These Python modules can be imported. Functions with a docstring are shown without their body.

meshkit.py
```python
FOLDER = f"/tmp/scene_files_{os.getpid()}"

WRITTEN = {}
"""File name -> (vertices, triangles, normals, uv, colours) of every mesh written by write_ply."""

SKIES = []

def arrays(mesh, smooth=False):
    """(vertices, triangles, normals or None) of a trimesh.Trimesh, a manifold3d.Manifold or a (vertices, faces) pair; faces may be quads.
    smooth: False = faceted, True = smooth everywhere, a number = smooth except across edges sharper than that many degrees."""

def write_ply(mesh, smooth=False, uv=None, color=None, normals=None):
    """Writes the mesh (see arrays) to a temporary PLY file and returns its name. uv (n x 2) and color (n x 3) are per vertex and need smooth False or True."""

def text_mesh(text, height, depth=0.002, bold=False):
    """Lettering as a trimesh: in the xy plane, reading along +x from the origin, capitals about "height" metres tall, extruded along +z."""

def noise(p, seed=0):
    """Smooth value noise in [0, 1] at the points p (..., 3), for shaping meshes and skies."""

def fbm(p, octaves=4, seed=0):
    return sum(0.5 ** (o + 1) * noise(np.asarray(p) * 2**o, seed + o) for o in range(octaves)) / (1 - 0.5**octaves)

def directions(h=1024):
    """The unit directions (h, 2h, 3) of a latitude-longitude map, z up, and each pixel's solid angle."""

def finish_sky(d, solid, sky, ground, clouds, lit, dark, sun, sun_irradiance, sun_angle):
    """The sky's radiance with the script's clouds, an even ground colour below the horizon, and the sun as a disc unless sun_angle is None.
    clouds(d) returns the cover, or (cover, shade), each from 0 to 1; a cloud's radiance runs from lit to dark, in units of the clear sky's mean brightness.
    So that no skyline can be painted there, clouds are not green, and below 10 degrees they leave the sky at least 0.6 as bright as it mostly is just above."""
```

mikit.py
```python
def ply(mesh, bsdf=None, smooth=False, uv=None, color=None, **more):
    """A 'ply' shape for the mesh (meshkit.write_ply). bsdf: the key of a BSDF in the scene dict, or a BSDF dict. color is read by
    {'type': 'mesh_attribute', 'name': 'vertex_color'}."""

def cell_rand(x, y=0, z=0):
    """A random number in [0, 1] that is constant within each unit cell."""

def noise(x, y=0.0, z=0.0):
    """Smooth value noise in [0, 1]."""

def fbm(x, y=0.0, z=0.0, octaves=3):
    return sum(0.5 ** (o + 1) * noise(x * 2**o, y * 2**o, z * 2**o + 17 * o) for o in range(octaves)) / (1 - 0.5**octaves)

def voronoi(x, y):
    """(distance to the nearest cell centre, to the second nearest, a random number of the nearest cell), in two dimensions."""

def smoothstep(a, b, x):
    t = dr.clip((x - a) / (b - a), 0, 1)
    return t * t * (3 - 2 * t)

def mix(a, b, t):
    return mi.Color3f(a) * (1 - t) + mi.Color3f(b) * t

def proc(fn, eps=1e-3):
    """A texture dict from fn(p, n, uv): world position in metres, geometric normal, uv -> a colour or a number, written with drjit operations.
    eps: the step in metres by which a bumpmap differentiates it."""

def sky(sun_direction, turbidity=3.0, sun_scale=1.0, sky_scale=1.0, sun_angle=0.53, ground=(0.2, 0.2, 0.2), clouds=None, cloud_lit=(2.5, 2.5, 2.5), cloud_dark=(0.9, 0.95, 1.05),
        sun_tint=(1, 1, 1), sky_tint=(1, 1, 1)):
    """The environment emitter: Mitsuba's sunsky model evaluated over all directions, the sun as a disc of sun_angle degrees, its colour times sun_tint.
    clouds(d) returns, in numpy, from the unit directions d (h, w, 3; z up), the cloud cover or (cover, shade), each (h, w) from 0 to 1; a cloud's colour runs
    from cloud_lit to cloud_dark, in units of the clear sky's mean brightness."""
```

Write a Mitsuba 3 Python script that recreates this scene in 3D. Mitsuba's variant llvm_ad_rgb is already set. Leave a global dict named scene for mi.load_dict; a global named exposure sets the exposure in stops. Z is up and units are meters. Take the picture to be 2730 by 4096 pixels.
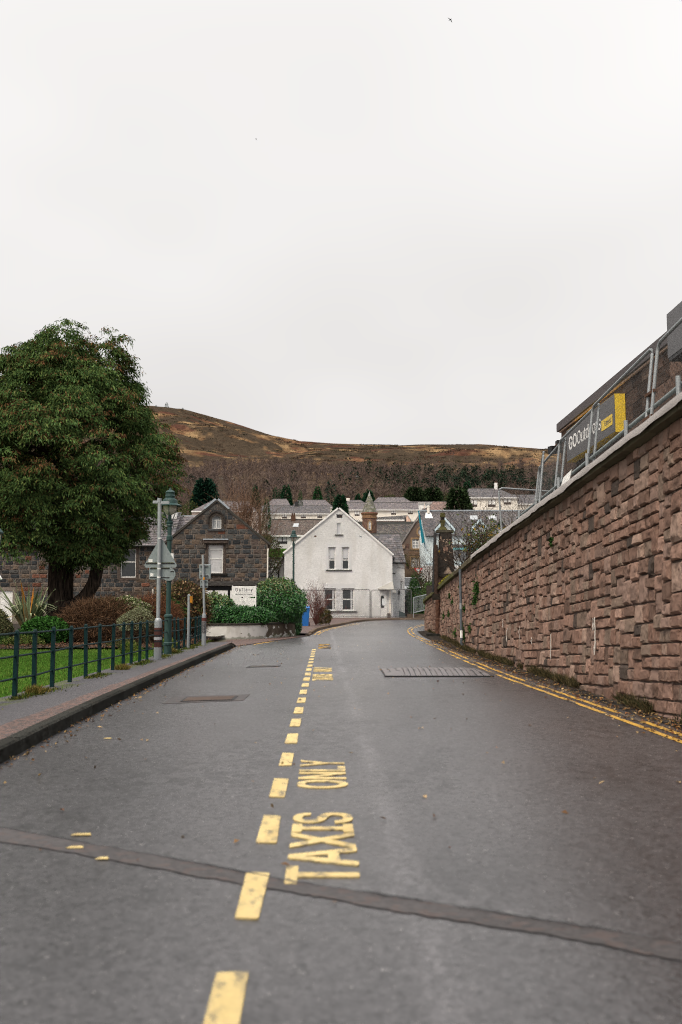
import math, random
import numpy as np, trimesh, drjit as dr, mitsuba as mi
import mikit, meshkit
from shapely.geometry import Polygon, box as sbox, Point
from shapely.ops import unary_union
from mikit import proc, noise, fbm, smoothstep, mix, cell_rand

scene, labels = {}, {}
T = mi.ScalarTransform4f

# ------------------------------------------------------------------ camera, sky, exposure
PITCH = math.radians(5.394)
EYE = (0.0, 0.0, 1.165)
scene['camera'] = {'type': 'thinlens', 'fov': 37.84, 'fov_axis': 'x', 'near_clip': 0.1, 'far_clip': 6000.0,
                   'aperture_radius': 0.0075, 'focus_distance': 24.0,
                   'to_world': T().look_at(origin=list(EYE), target=[0, math.cos(PITCH), EYE[2] + math.sin(PITCH)], up=[0, 0, 1])}
exposure = 2.7


def overcast(d):
    # even cloud cover, a little brighter overhead as overcast skies are, with soft uneven patches
    p = d / np.maximum(d[..., 2:3] + 0.25, 0.05)
    n = meshkit.fbm(np.stack([p[..., 0] * 0.9, p[..., 1] * 0.9, p[..., 2] * 0.0], -1), 4, 5)
    up = np.clip(d[..., 2], 0, 1)
    shade = 0.86 - 0.86 * up ** 6 + 0.19 * (n - 0.5)
    return np.ones(d.shape[:2]), np.clip(shade, 0, 1)


scene['sky'] = mikit.sky((-0.35, -0.55, 0.76), turbidity=3, sun_scale=0.3, sun_angle=28, clouds=overcast,
                         cloud_lit=(4.4, 4.38, 4.34), cloud_dark=(0.955, 0.925, 0.908), sun_tint=(1, 1.06, 1.16))

# ------------------------------------------------------------------ materials
VC = {'type': 'mesh_attribute', 'name': 'vertex_color'}


def pr(color, rough=0.8, spec=0.3, **more):
    c = color if isinstance(color, dict) else {'type': 'rgb', 'value': list(color)}
    return {'type': 'principled', 'base_color': c, 'roughness': rough, 'specular': spec, **more}


def df(color):
    c = color if isinstance(color, dict) else {'type': 'rgb', 'value': [float(x) for x in color]}
    return {'type': 'diffuse', 'reflectance': c}


def two(b):
    return {'type': 'twosided', 'bsdf': b}


def mat(name, b):
    scene[name] = b
    return name


mat('m_vc', two(df(VC)))
mat('m_leaf', two(df(VC)))
mat('m_gloss', two(pr(VC, 0.42, 0.5)))
mat('m_galv', two(pr((0.30, 0.325, 0.345), 0.5, 0.5, metallic=0.35)))
mat('m_wire', two(df((0.13, 0.14, 0.15))))
mat('m_grey', two(pr((0.20, 0.235, 0.245), 0.55, 0.35)))
mat('m_green', two(pr((0.004, 0.021, 0.023), 0.5, 0.12)))
mat('m_lampgreen', two(pr((0.020, 0.050, 0.047), 0.5, 0.35)))
mat('m_white', two(pr((0.72, 0.72, 0.71), 0.45, 0.4)))
mat('m_black', two(pr((0.018, 0.018, 0.02), 0.55, 0.4)))
mat('m_glass', two(pr((0.015, 0.018, 0.02), 0.06, 0.6)))
mat('m_blind', two(pr((0.5, 0.51, 0.53), 0.25, 0.5)))
mat('m_frost', two(pr((0.36, 0.38, 0.40), 0.12, 0.6)))
mat('m_dark', two(pr((0.07, 0.07, 0.075), 0.5, 0.5)))
mat('m_bin', two(pr((0.012, 0.12, 0.40), 0.4, 0.5)))
mat('m_signyellow', two(pr((0.72, 0.50, 0.035), 0.4, 0.4)))
mat('m_signgrey', two(pr((0.085, 0.083, 0.09), 0.45, 0.4)))
mat('m_lead', two(pr((0.205, 0.19, 0.185), 0.75, 0.3)))
mat('m_rust', two(pr((0.085, 0.045, 0.03), 0.8, 0.2)))
mat('m_red', two(pr((0.55, 0.03, 0.03), 0.4, 0.4)))
mat('m_orange', two(pr((0.75, 0.30, 0.02), 0.4, 0.4)))
mat('m_mortar', two(df((0.195, 0.165, 0.145))))
mat('m_sandmortar', two(df((0.14, 0.105, 0.088))))
mat('m_teal', two(df((0.012, 0.105, 0.14))))
mat('m_paleblue', two(pr((0.58, 0.67, 0.70), 0.7, 0.2)))
mat('m_cream', two(df((0.80, 0.76, 0.69))))
mat('m_peach', two(df((0.72, 0.52, 0.42))))
mat('m_ink', two(pr((0.045, 0.045, 0.055), 0.6, 0.2)))
mat('m_lettering', two(pr((0.80, 0.80, 0.80), 0.5, 0.3)))


def f_asphalt(p, n, uv):
    g = noise(p.x * 95, p.y * 95)
    g2 = noise(p.x * 38, p.y * 30, 3)
    patch = fbm(p.x * 0.55, p.y * 0.22, 1.0, 4)
    mott = fbm(p.x * 3.2, p.y * 1.8, 5.0, 3)
    seam = dr.exp(-dr.square((p.x - (0.36 - 0.018 * p.y)) / 0.07)) * smoothstep(0.3, 0.6, fbm(p.x * 2, p.y * 0.6, 9.0, 2))
    oil = smoothstep(0.52, 0.68, fbm(p.x * 1.6 + 4.2, p.y * 0.7 + 1.1, 2.0, 3)) * smoothstep(0.45, 0.62, noise(p.x * 14, p.y * 9, 4))
    v = 0.051 * (0.30 + 0.80 * g + 0.60 * g2) * (0.70 + 0.60 * patch) * (0.92 + 0.16 * mott)
    v = v * (1 + 0.48 * seam) * (1 - 0.28 * oil)
    chip = smoothstep(0.90, 0.97, noise(p.x * 60, p.y * 60, 7))
    c = mi.Color3f(v * 1.02, v * 0.98, v * 1.05)
    return mix(c, mi.Color3f(0.21, 0.20, 0.20), chip * 0.55)


def f_rough(p, n, uv):
    return 0.14 + 0.17 * fbm(p.x * 0.9, p.y * 0.35, 3.0, 3) + 0.10 * noise(p.x * 40, p.y * 40)


def b_asphalt(p, n, uv):
    return noise(p.x * 80, p.y * 80) + 0.6 * noise(p.x * 190, p.y * 190)


mat('m_asphalt', two({'type': 'bumpmap', 'bump': proc(b_asphalt, 2e-3), 'scale': 0.0011,
                      'bsdf': pr(proc(f_asphalt), proc(f_rough), 0.5)}))


def f_pave(p, n, uv):
    # dark tarmac by the railing, a strip of red chippings along the kerb
    edge = p.x + 3.02 + 0.012 * (p.y - 11) + 0.05 * (fbm(p.x * 2, p.y * 1.5, 0.0, 2) - 0.5)
    red = smoothstep(-0.03, 0.03, edge) * smoothstep(33, 31.5, p.y)
    red = dr.maximum(red, smoothstep(28.0, 30.5, p.y + 1.5 * (p.x + 3)))
    g = noise(p.x * 75, p.y * 75)
    ch = noise(p.x * 34, p.y * 34, 5)
    a = mi.Color3f(0.058, 0.055, 0.060) * (0.55 + 0.6 * g + 0.3 * fbm(p.x * 1.2, p.y * 0.8, 2.0, 3))
    b = mix(mi.Color3f(0.118, 0.070, 0.058), mi.Color3f(0.062, 0.046, 0.042), smoothstep(0.35, 0.6, ch)) * (0.6 + 0.5 * g + 0.25 * noise(p.x, p.y))
    moss = smoothstep(0.5, 0.66, fbm(p.x * 5, p.y * 3, 7.0, 3)) * smoothstep(-3.42, -3.62, p.x + 0.015 * dr.maximum(p.y - 19, 0))
    c = mix(a, b, red)
    return mix(c, mi.Color3f(0.055, 0.065, 0.02), moss * 0.85)


mat('m_pave', two({'type': 'bumpmap', 'bump': proc(b_asphalt, 2e-3), 'scale': 0.003, 'bsdf': pr(proc(f_pave), 0.6, 0.35)}))


def f_trench(p, n, uv):
    g = noise(p.x * 55, p.y * 55)
    r = smoothstep(0.55, 0.8, noise(p.x * 28, p.y * 28, 2))
    k = fbm(p.x * 2.5, p.y * 2.5, 1.0, 3)
    c = mi.Color3f(0.047, 0.042, 0.043) * (0.5 + 0.5 * g + 0.5 * k)
    return mix(c, mi.Color3f(0.085, 0.055, 0.047), r * 0.4)


mat('m_trench', two({'type': 'bumpmap', 'bump': proc(b_asphalt, 2e-3), 'scale': 0.004, 'bsdf': pr(proc(f_trench), 0.5, 0.4)}))


def f_yellow(p, n, uv):
    w = fbm(p.x * 22, p.y * 11, 0.0, 4)
    worn = smoothstep(0.42, 0.80, w) * smoothstep(0.30, 0.62, noise(p.x * 120, p.y * 80) + 0.5 * (w - 0.5))
    c = mix(mi.Color3f(0.56, 0.44, 0.205), mi.Color3f(0.47, 0.355, 0.15), noise(p.x * 9, p.y * 4))
    return mix(c * (0.86 + 0.2 * noise(p.x * 95, p.y * 95)), mi.Color3f(0.075, 0.073, 0.074), worn * 0.8)


mat('m_yellow', two(pr(proc(f_yellow), 0.6, 0.3)))


def f_yellowworn(p, n, uv):
    w = fbm(p.x * 9, p.y * 2.2, 0.0, 4)
    worn = smoothstep(0.46, 0.58, w + 0.16 * (noise(p.x * 60, p.y * 60) - 0.5))
    c = mix(mi.Color3f(0.42, 0.245, 0.045), mi.Color3f(0.33, 0.20, 0.055), noise(p.x * 9, p.y * 2))
    return mix(c, mi.Color3f(0.055, 0.052, 0.053), worn * 0.95)


mat('m_yellowworn', two(pr(proc(f_yellowworn), 0.6, 0.3)))


def f_dirt(p, n, uv):
    g = fbm(p.x * 12, p.y * 12, p.z * 12, 4)
    return mix(mi.Color3f(0.018, 0.017, 0.017), mi.Color3f(0.070, 0.059, 0.05), smoothstep(0.3, 0.75, g))


mat('m_dirt', two(df(proc(f_dirt))))


def f_bark(p, n, uv):
    g = fbm(p.x * 20, p.y * 20, p.z * 3, 4)
    return mix(mi.Color3f(0.012, 0.010, 0.009), mi.Color3f(0.07, 0.052, 0.04), smoothstep(0.3, 0.8, g))


mat('m_bark', two(df(proc(f_bark))))


def f_harl(p, n, uv):
    sp = noise(p.x * 16, p.y * 16, p.z * 16)
    big = fbm(p.x * 0.8, p.y * 0.5, p.z * 0.45, 4)
    streak = smoothstep(0.52, 0.75, fbm(p.x * 3.0, p.y, p.z * 0.35, 4))
    c = mix(mi.Color3f(0.76, 0.765, 0.77), mi.Color3f(0.60, 0.605, 0.60), smoothstep(0.2, 0.9, big))
    c = c * (0.82 + 0.22 * sp)
    speck = smoothstep(0.83, 0.93, noise(p.x * 22, p.y * 22, p.z * 22))
    c = mix(c, mi.Color3f(0.30, 0.29, 0.27), speck * 0.35)
    return mix(c, mi.Color3f(0.47, 0.455, 0.42), streak * 0.28)


def b_harl(p, n, uv):
    return noise(p.x * 30, p.y * 30, p.z * 30)


mat('m_harl', two({'type': 'bumpmap', 'bump': proc(b_harl, 5e-3), 'scale': 0.012, 'bsdf': df(proc(f_harl))}))


def f_lowwall(p, n, uv):
    # white paint peeling off brown render; the bare part lies near the corner of the wall
    s = p.x + 2.62 + 0.35 * (fbm(p.x * 2.5, p.z * 3, 1.0, 3) - 0.5)
    bare = smoothstep(-0.03, 0.03, s) * smoothstep(0.40, 0.47, fbm(p.x * 4.0 + 3, p.y * 4.0, p.z * 5, 3) + 0.55 * (p.z - 0.22))
    chips = smoothstep(0.80, 0.83, fbm(p.x * 6, p.y * 6, p.z * 9, 3))
    dirt = smoothstep(0.42, 0.75, fbm(p.x * 7, p.y * 5, p.z * 2.5, 4))
    moss = smoothstep(0.45, 0.6, fbm(p.x * 5, p.y * 5, p.z * 5 + 3, 3) + 0.20 - 1.9 * p.z)
    c = mix(mi.Color3f(0.66, 0.655, 0.63), mi.Color3f(0.40, 0.38, 0.33), dirt * 0.4)
    c = mix(c, mi.Color3f(0.115, 0.095, 0.075) * (0.7 + 0.6 * noise(p.x * 8, p.y * 8, p.z * 8)), dr.maximum(bare, chips))
    return mix(c, mi.Color3f(0.09, 0.10, 0.05), moss * 0.6)


mat('m_lowwall', two(df(proc(f_lowwall))))


def w_grain(p, n, uv):
    a = smoothstep(0.52, 0.80, fbm(p.x * 7, p.y * 7, p.z * 7, 4))
    return 0.55 * a * (0.4 + 0.6 * noise(p.x * 60, p.y * 60, p.z * 60)) + 0.10 * noise(p.x * 30, p.y * 30, p.z * 30)


def b_stone(p, n, uv):
    return fbm(p.x * 14, p.y * 14, p.z * 10, 4)


def stone_mat(color):
    return two({'type': 'bumpmap', 'bump': proc(b_stone, 4e-3), 'scale': 0.07,
                'bsdf': {'type': 'blendbsdf', 'weight': proc(w_grain), 'a': df(color), 'b': df((0.045, 0.037, 0.032))}})


mat('m_stone', stone_mat(VC))
TONES = {}


def tone(bsdf, c):
    """The plain variant of m_stone or m_vc for a piece of one colour, rounded so that alike pieces share it."""
    L = max(c)
    q = (bsdf, round(math.log(L) / 0.22), round(c[1] / L / 0.09), round(c[2] / L / 0.09))
    if q not in TONES:
        col = np.array([c[0] / L, c[1] / L, c[2] / L]) * math.exp(q[1] * 0.22)
        TONES[q] = mat(f'{bsdf}_tone_{len(TONES)}', stone_mat(col) if bsdf == 'm_stone' else two(df(col)))
    return TONES[q]


def w_slate(p, n, uv):
    return 0.65 * smoothstep(0.5, 0.75, fbm(p.x * 3, p.y * 3, p.z * 3, 4)) * noise(p.x * 15, p.y * 15, p.z * 15)


mat('m_slate', two({'type': 'blendbsdf', 'weight': proc(w_slate), 'a': pr(VC, 0.6, 0.35), 'b': pr((0.15, 0.15, 0.125), 0.9, 0.1)}))


def f_hill(p, n, uv):
    # moor: bleached grass, dark heather, a little red bracken, stretched along the slope's contours
    u, v = p.x * 0.012 + p.y * 0.003, p.y * 0.012 + p.z * 0.03
    fine = fbm(p.x * 0.10, p.y * 0.045, 2.0, 4)
    tiny = noise(p.x * 0.55, p.y * 0.3, p.z * 0.5)
    grass = mix(mi.Color3f(0.150, 0.090, 0.048), mi.Color3f(0.25, 0.165, 0.088), smoothstep(0.35, 0.7, fine))
    heath = mix(mi.Color3f(0.038, 0.030, 0.022), mi.Color3f(0.072, 0.053, 0.037), fine)
    m1 = noise(p.x * 0.016 + 7, p.y * 0.016 + p.z * 0.02)
    m2 = noise(p.x * 0.040 + p.y * 0.012, p.y * 0.045 + p.z * 0.05, 2.0)
    m3 = noise(p.x * 0.095 + p.y * 0.03, p.y * 0.080, 4.0)
    m4 = noise(p.x * 0.24, p.y * 0.15, 6.0)
    k = smoothstep(0.38, 0.60, 0.34 * m1 + 0.28 * m2 + 0.24 * m3 + 0.20 * m4 + 0.08 * smoothstep(100, 170, p.z))
    c = mix(grass, heath, k)
    brack = smoothstep(0.60, 0.68, fbm(u * 2.2 + 11, v * 2.0 + 7, 1.0, 3))
    c = mix(c, mi.Color3f(0.10, 0.032, 0.024), brack * 0.45)
    c = c * (0.72 + 0.5 * tiny)
    scrub = smoothstep(610, 470, p.y + 60 * (fine - 0.5)) * smoothstep(70, 90, p.y)
    c = mix(c, mi.Color3f(0.058, 0.044, 0.034) * (0.5 + tiny), scrub * 0.85)
    return c


mat('m_hill', two(df(proc(f_hill))))


def f_lawn(p, n, uv):
    g = fbm(p.x * 1.2, p.y * 1.0, 0.0, 3)
    f = noise(p.x * 40, p.y * 40)
    return mix(mi.Color3f(0.024, 0.075, 0.010), mi.Color3f(0.050, 0.120, 0.016), g) * (0.6 + 0.7 * f)


mat('m_lawn', two(df(proc(f_lawn))))

# ------------------------------------------------------------------ mesh helpers
class MB:
    """Collects triangles, with one colour per vertex when colours are given."""

    def __init__(self):
        self.V, self.F, self.C, self.n = [], [], [], 0

    def add(self, v, f, c=None):
        v = np.asarray(v, float).reshape(-1, 3)
        f = np.asarray(f, int)
        if f.shape[1] == 4:
            f = np.vstack([f[:, [0, 1, 2]], f[:, [0, 2, 3]]])
        self.V.append(v)
        self.F.append(f + self.n)
        self.n += len(v)
        if c is not None:
            self.C.append(np.broadcast_to(np.asarray(c, float), (len(v), 3)))
        return self

    def tm(self, m, c=None):
        return self.add(m.vertices, m.faces, c)

    def box(self, x0, x1, y0, y1, z0, z1, c=None, rz=0, at=(0, 0, 0)):
        v = np.array([[x, y, z] for x in (x0, x1) for y in (y0, y1) for z in (z0, z1)], float)
        if rz:
            cs, sn = math.cos(rz), math.sin(rz)
            v = v @ np.array([[cs, sn, 0], [-sn, cs, 0], [0, 0, 1]])
        return self.add(v + np.array(at), BOXF, c)

    def tube(self, pts, r, sides=8, c=None, cap=True):
        p = np.asarray(pts, float)
        r = np.broadcast_to(np.asarray(r, float), (len(p),))
        t = np.gradient(p, axis=0)
        t /= np.linalg.norm(t, axis=1, keepdims=True) + 1e-12
        ref = np.where(np.abs(t[:, 2:]) < 0.9, [[0, 0, 1.0]], [[0, 1.0, 0]])
        a = np.cross(t, ref)
        a /= np.linalg.norm(a, axis=1, keepdims=True) + 1e-12
        b = np.cross(t, a)
        g = np.arange(sides) * 2 * np.pi / sides
        v = p[:, None] + r[:, None, None] * (np.cos(g)[None, :, None] * a[:, None] + np.sin(g)[None, :, None] * b[:, None])
        n = len(p)
        i, j = np.meshgrid(np.arange(n - 1), np.arange(sides), indexing='ij')
        q = np.stack([i * sides + j, i * sides + (j + 1) % sides, (i + 1) * sides + (j + 1) % sides, (i + 1) * sides + j], -1).reshape(-1, 4)
        f = np.vstack([q[:, [0, 1, 2]], q[:, [0, 2, 3]]])
        v = v.reshape(-1, 3)
        if cap:
            k = len(v)
            v = np.vstack([v, p[0], p[-1]])
            j = np.arange(sides)
            f = np.vstack([f, np.stack([(j + 1) % sides, j, j * 0 + k], 1),
                           np.stack([(n - 1) * sides + j, (n - 1) * sides + (j + 1) % sides, j * 0 + k + 1], 1)])
        return self.add(v, f, c)

    def lathe(self, x, y, prof, sides=16, c=None):
        """prof: list of (r, z)."""
        g = np.arange(sides) * 2 * np.pi / sides
        v = np.array([[x + r * math.cos(a), y + r * math.sin(a), z] for r, z in prof for a in g])
        i, j = np.meshgrid(np.arange(len(prof) - 1), np.arange(sides), indexing='ij')
        q = np.stack([i * sides + j, i * sides + (j + 1) % sides, (i + 1) * sides + (j + 1) % sides, (i + 1) * sides + j], -1).reshape(-1, 4)
        return self.add(v, q, c)

    def poly_xz(self, poly, y0, y1, c=None):
        """A polygon in x, z made a slab from y0 (front) to y1."""
        for g in getattr(poly, 'geoms', [poly]):
            if g.geom_type != 'Polygon' or g.area < 1e-6:
                continue
            m = trimesh.creation.extrude_polygon(g, abs(y1 - y0), engine='earcut')
            v = m.vertices
            self.add(np.stack([v[:, 0], y0 + (y1 - y0) / abs(y1 - y0) * v[:, 2], v[:, 1]], 1), m.faces, c)
        return self

    def poly_xy(self, poly, z0, z1, c=None):
        m = trimesh.creation.extrude_polygon(poly, z1 - z0, engine='earcut')
        v = m.vertices + [0, 0, z0]
        return self.add(v, m.faces, c)

    def quad(self, a, b, c_, d, c=None):
        return self.add([a, b, c_, d], [[0, 1, 2], [0, 2, 3]], c)

    def mesh(self):
        return np.vstack(self.V), np.vstack(self.F)

    def colors(self):
        return np.vstack(self.C) if self.C else None


BOXF = np.array([[0, 1, 3], [0, 3, 2], [4, 6, 7], [4, 7, 5], [0, 4, 5], [0, 5, 1], [2, 3, 7], [2, 7, 6], [0, 2, 6], [0, 6, 4], [1, 5, 7], [1, 7, 3]])
used = {}


def numbered(name):
    k = used.get(name, -1) + 1
    used[name] = k
    return name if k == 0 else f'{name}_{k:03d}'


def thing(name, label, cat=None, group=None, kind=None):
    key = numbered(name)
    labels[key] = {'label': label}
    if cat:
        labels[key]['category'] = cat
    if group:
        labels[key]['group'] = group
    if kind:
        labels[key]['kind'] = kind
    return key


def put(parent, name, mb, bsdf, smooth=False, label=None, kind=None):
    """One entry: a part of parent, or (parent None) the thing called name itself."""
    key = numbered(f'{parent}__{name}') if parent else name
    if isinstance(mb, MB) and mb.C and bsdf in ('m_stone', 'm_vc') and np.ptp(np.array([c[0] for c in mb.C]), axis=0).max() < 1e-6 and np.ptp(mb.C[0], axis=0).max() < 1e-6:
        scene[key] = mikit.ply(mb.mesh(), tone(bsdf, mb.C[0][0]), smooth=smooth)
    elif isinstance(mb, MB):
        scene[key] = mikit.ply(mb.mesh(), bsdf, smooth=smooth, color=mb.colors())
    else:
        scene[key] = mikit.ply(mb, bsdf, smooth=smooth)
    if label or kind:
        labels.setdefault(key, {})
        if label:
            labels[key]['label'] = label
        if kind:
            labels[key]['kind'] = kind
    return key


def solo(name, label, cat, mb, bsdf, smooth=False, group=None, kind=None):
    k = thing(name, label, cat, group, kind)
    put(None, k, mb, bsdf, smooth)
    return k


def unit(v):
    return v / (np.linalg.norm(v, axis=-1, keepdims=True) + 1e-12)


def jit(rng, c, s=0.15, n=None):
    c = np.asarray(c, float)
    k = 1 + s * rng.normal(size=(n, 1) if n else 1)
    return np.clip(c * np.clip(k, 0.4, 1.9), 0.002, 0.95)


def leaf_cards(P, D, N, L, W, fold=0.2, C=None):
    """One folded diamond leaf per row: P base, D along, N face; L, W arrays. Returns v, f, c."""
    n = len(P)
    D = unit(D)
    S = unit(np.cross(D, N))
    N = np.cross(S, D)
    L = np.broadcast_to(L, (n,))[:, None]
    W = np.broadcast_to(W, (n,))[:, None]
    mid = P + D * L * 0.45 + N * W * fold
    v = np.stack([P, mid + S * W * 0.5, P + D * L, mid - S * W * 0.5], 1).reshape(-1, 3)
    i = np.arange(n)[:, None] * 4
    f = np.concatenate([i + [0, 1, 2], i + [0, 2, 3]], 1).reshape(-1, 3)
    return v, f, None if C is None else np.repeat(C, 4, 0)


def rand_dir(rng, n):
    return unit(rng.normal(size=(n, 3)))


def pick(rng, cols, n, s=0.2):
    cols = np.asarray(cols, float)
    c = cols[rng.integers(0, len(cols), n)]
    return np.clip(c * (1 + s * rng.normal(size=(n, 1))), 0.003, 0.9)


def twigs(mb, rng, base, spread, height, n, levels, r0, c, lean=(0, 0, 0), sides=3, up=0.5):
    """A bare many-stemmed shrub or tree."""
    base = np.asarray(base, float)

    def grow(p, d, L, r, lev):
        k = 4
        pts = [p]
        for _ in range(k):
            d = unit(d + rng.normal(0, 0.16, 3) + np.array([0, 0, up * 0.12]))
            p = p + d * L / k
            pts.append(p)
        mb.tube(pts, np.linspace(r, r * 0.55, k + 1), sides, jit(rng, c, 0.2), cap=False)
        if lev > 0:
            for _ in range(rng.integers(3, 5)):
                j = rng.integers(2, k + 1)
                dd = unit(d + rng.normal(0, 0.55, 3) + np.array([0, 0, up * 0.3]))
                grow(pts[j], dd, L * rng.uniform(0.5, 0.78), r * 0.55, lev - 1)

    for _ in range(n):
        a = rng.uniform(0, 2 * np.pi)
        s = spread * math.sqrt(rng.uniform(0, 1))
        d = unit(np.array([math.cos(a) * s, math.sin(a) * s, height]) + np.array(lean))
        grow(base + np.array([math.cos(a), math.sin(a), 0]) * r0 * 2 * rng.uniform(0, 1.5), d, height * rng.uniform(0.34, 0.5), r0 * rng.uniform(0.6, 1), levels)
    return mb


# ------------------------------------------------------------------ ground, hill, road
rng = np.random.default_rng(7)
RX = [-900, -520, -383, -214, -178, -138, -109, -80, -46, -21, 3, 56, 105, 154, 202, 246, 299, 500, 900]
RZ = [250, 236, 228, 224.3, 222.3, 210.9, 203.5, 193.7, 185.3, 184.8, 183.8, 181.4, 181.4, 182.3, 178.9, 174, 169, 150, 130]


def low_ground(y):
    return np.interp(y, [58, 74, 80, 92, 110, 130, 150, 200, 240, 350], [0, 0.12, 0.4, 2.9, 6.7, 9.6, 12.0, 15.6, 21.5, 38])


def terrain(x, y):
    x, y = np.asarray(x, float), np.asarray(y, float)
    ridge = np.interp(x, RX, RZ)
    t = np.clip((y - 350) / 750, 0, 1)
    bump = (meshkit.fbm(np.stack([x * 0.011, y * 0.011, x * 0], -1), 5, 3) - 0.5)
    z = np.where(y < 350, low_ground(y), 38 + (ridge - 38) * (0.94 * t + 0.06 * t * t))
    z = z + bump * 26 * np.clip((y - 330) / 200, 0, 1) * (1 - 0.72 * np.clip((y - 900) / 150, 0, 1))
    return z - np.clip((y - 1100) / 600, 0, 1) ** 2 * 120


def grid_mesh(xs, ys, zf):
    X, Y = np.meshgrid(xs, ys)
    v = np.stack([X, Y, zf(X, Y)], -1).reshape(-1, 3)
    nx = len(xs)
    i, j = np.meshgrid(np.arange(len(ys) - 1), np.arange(nx - 1), indexing='ij')
    a = i * nx + j
    q = np.stack([a, a + 1, a + nx + 1, a + nx], -1).reshape(-1, 4)
    return v, np.vstack([q[:, [0, 1, 2]], q[:, [0, 2, 3]]])


xs = np.unique(np.concatenate([np.linspace(-900, -420, 60), np.linspace(-420, 420, 260), np.linspace(420, 900, 60)]))
ys = np.unique(np.concatenate([np.linspace(-200, 60, 20), np.linspace(60, 350, 80), np.linspace(350, 1120, 240), np.linspace(1120, 1700, 24)]))
solo('hillside', 'brown moorland hill of bleached grass and dark heather rising behind the town', None,
     grid_mesh(xs, ys, lambda x, y: terrain(x, y) - 0.06), 'm_hill', smooth=True, kind='structure')


def road_z(x, y):
    return 0.012 * np.clip(np.asarray(y, float) - 58, 0, 40)


solo('road', 'grey tarmac road running between the railing and the stone wall towards the white house', None,
     grid_mesh(np.linspace(-14, 14, 30), np.linspace(-8, 90, 99), lambda x, y: road_z(x, y)), 'm_asphalt', smooth=True, kind='structure')


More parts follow.
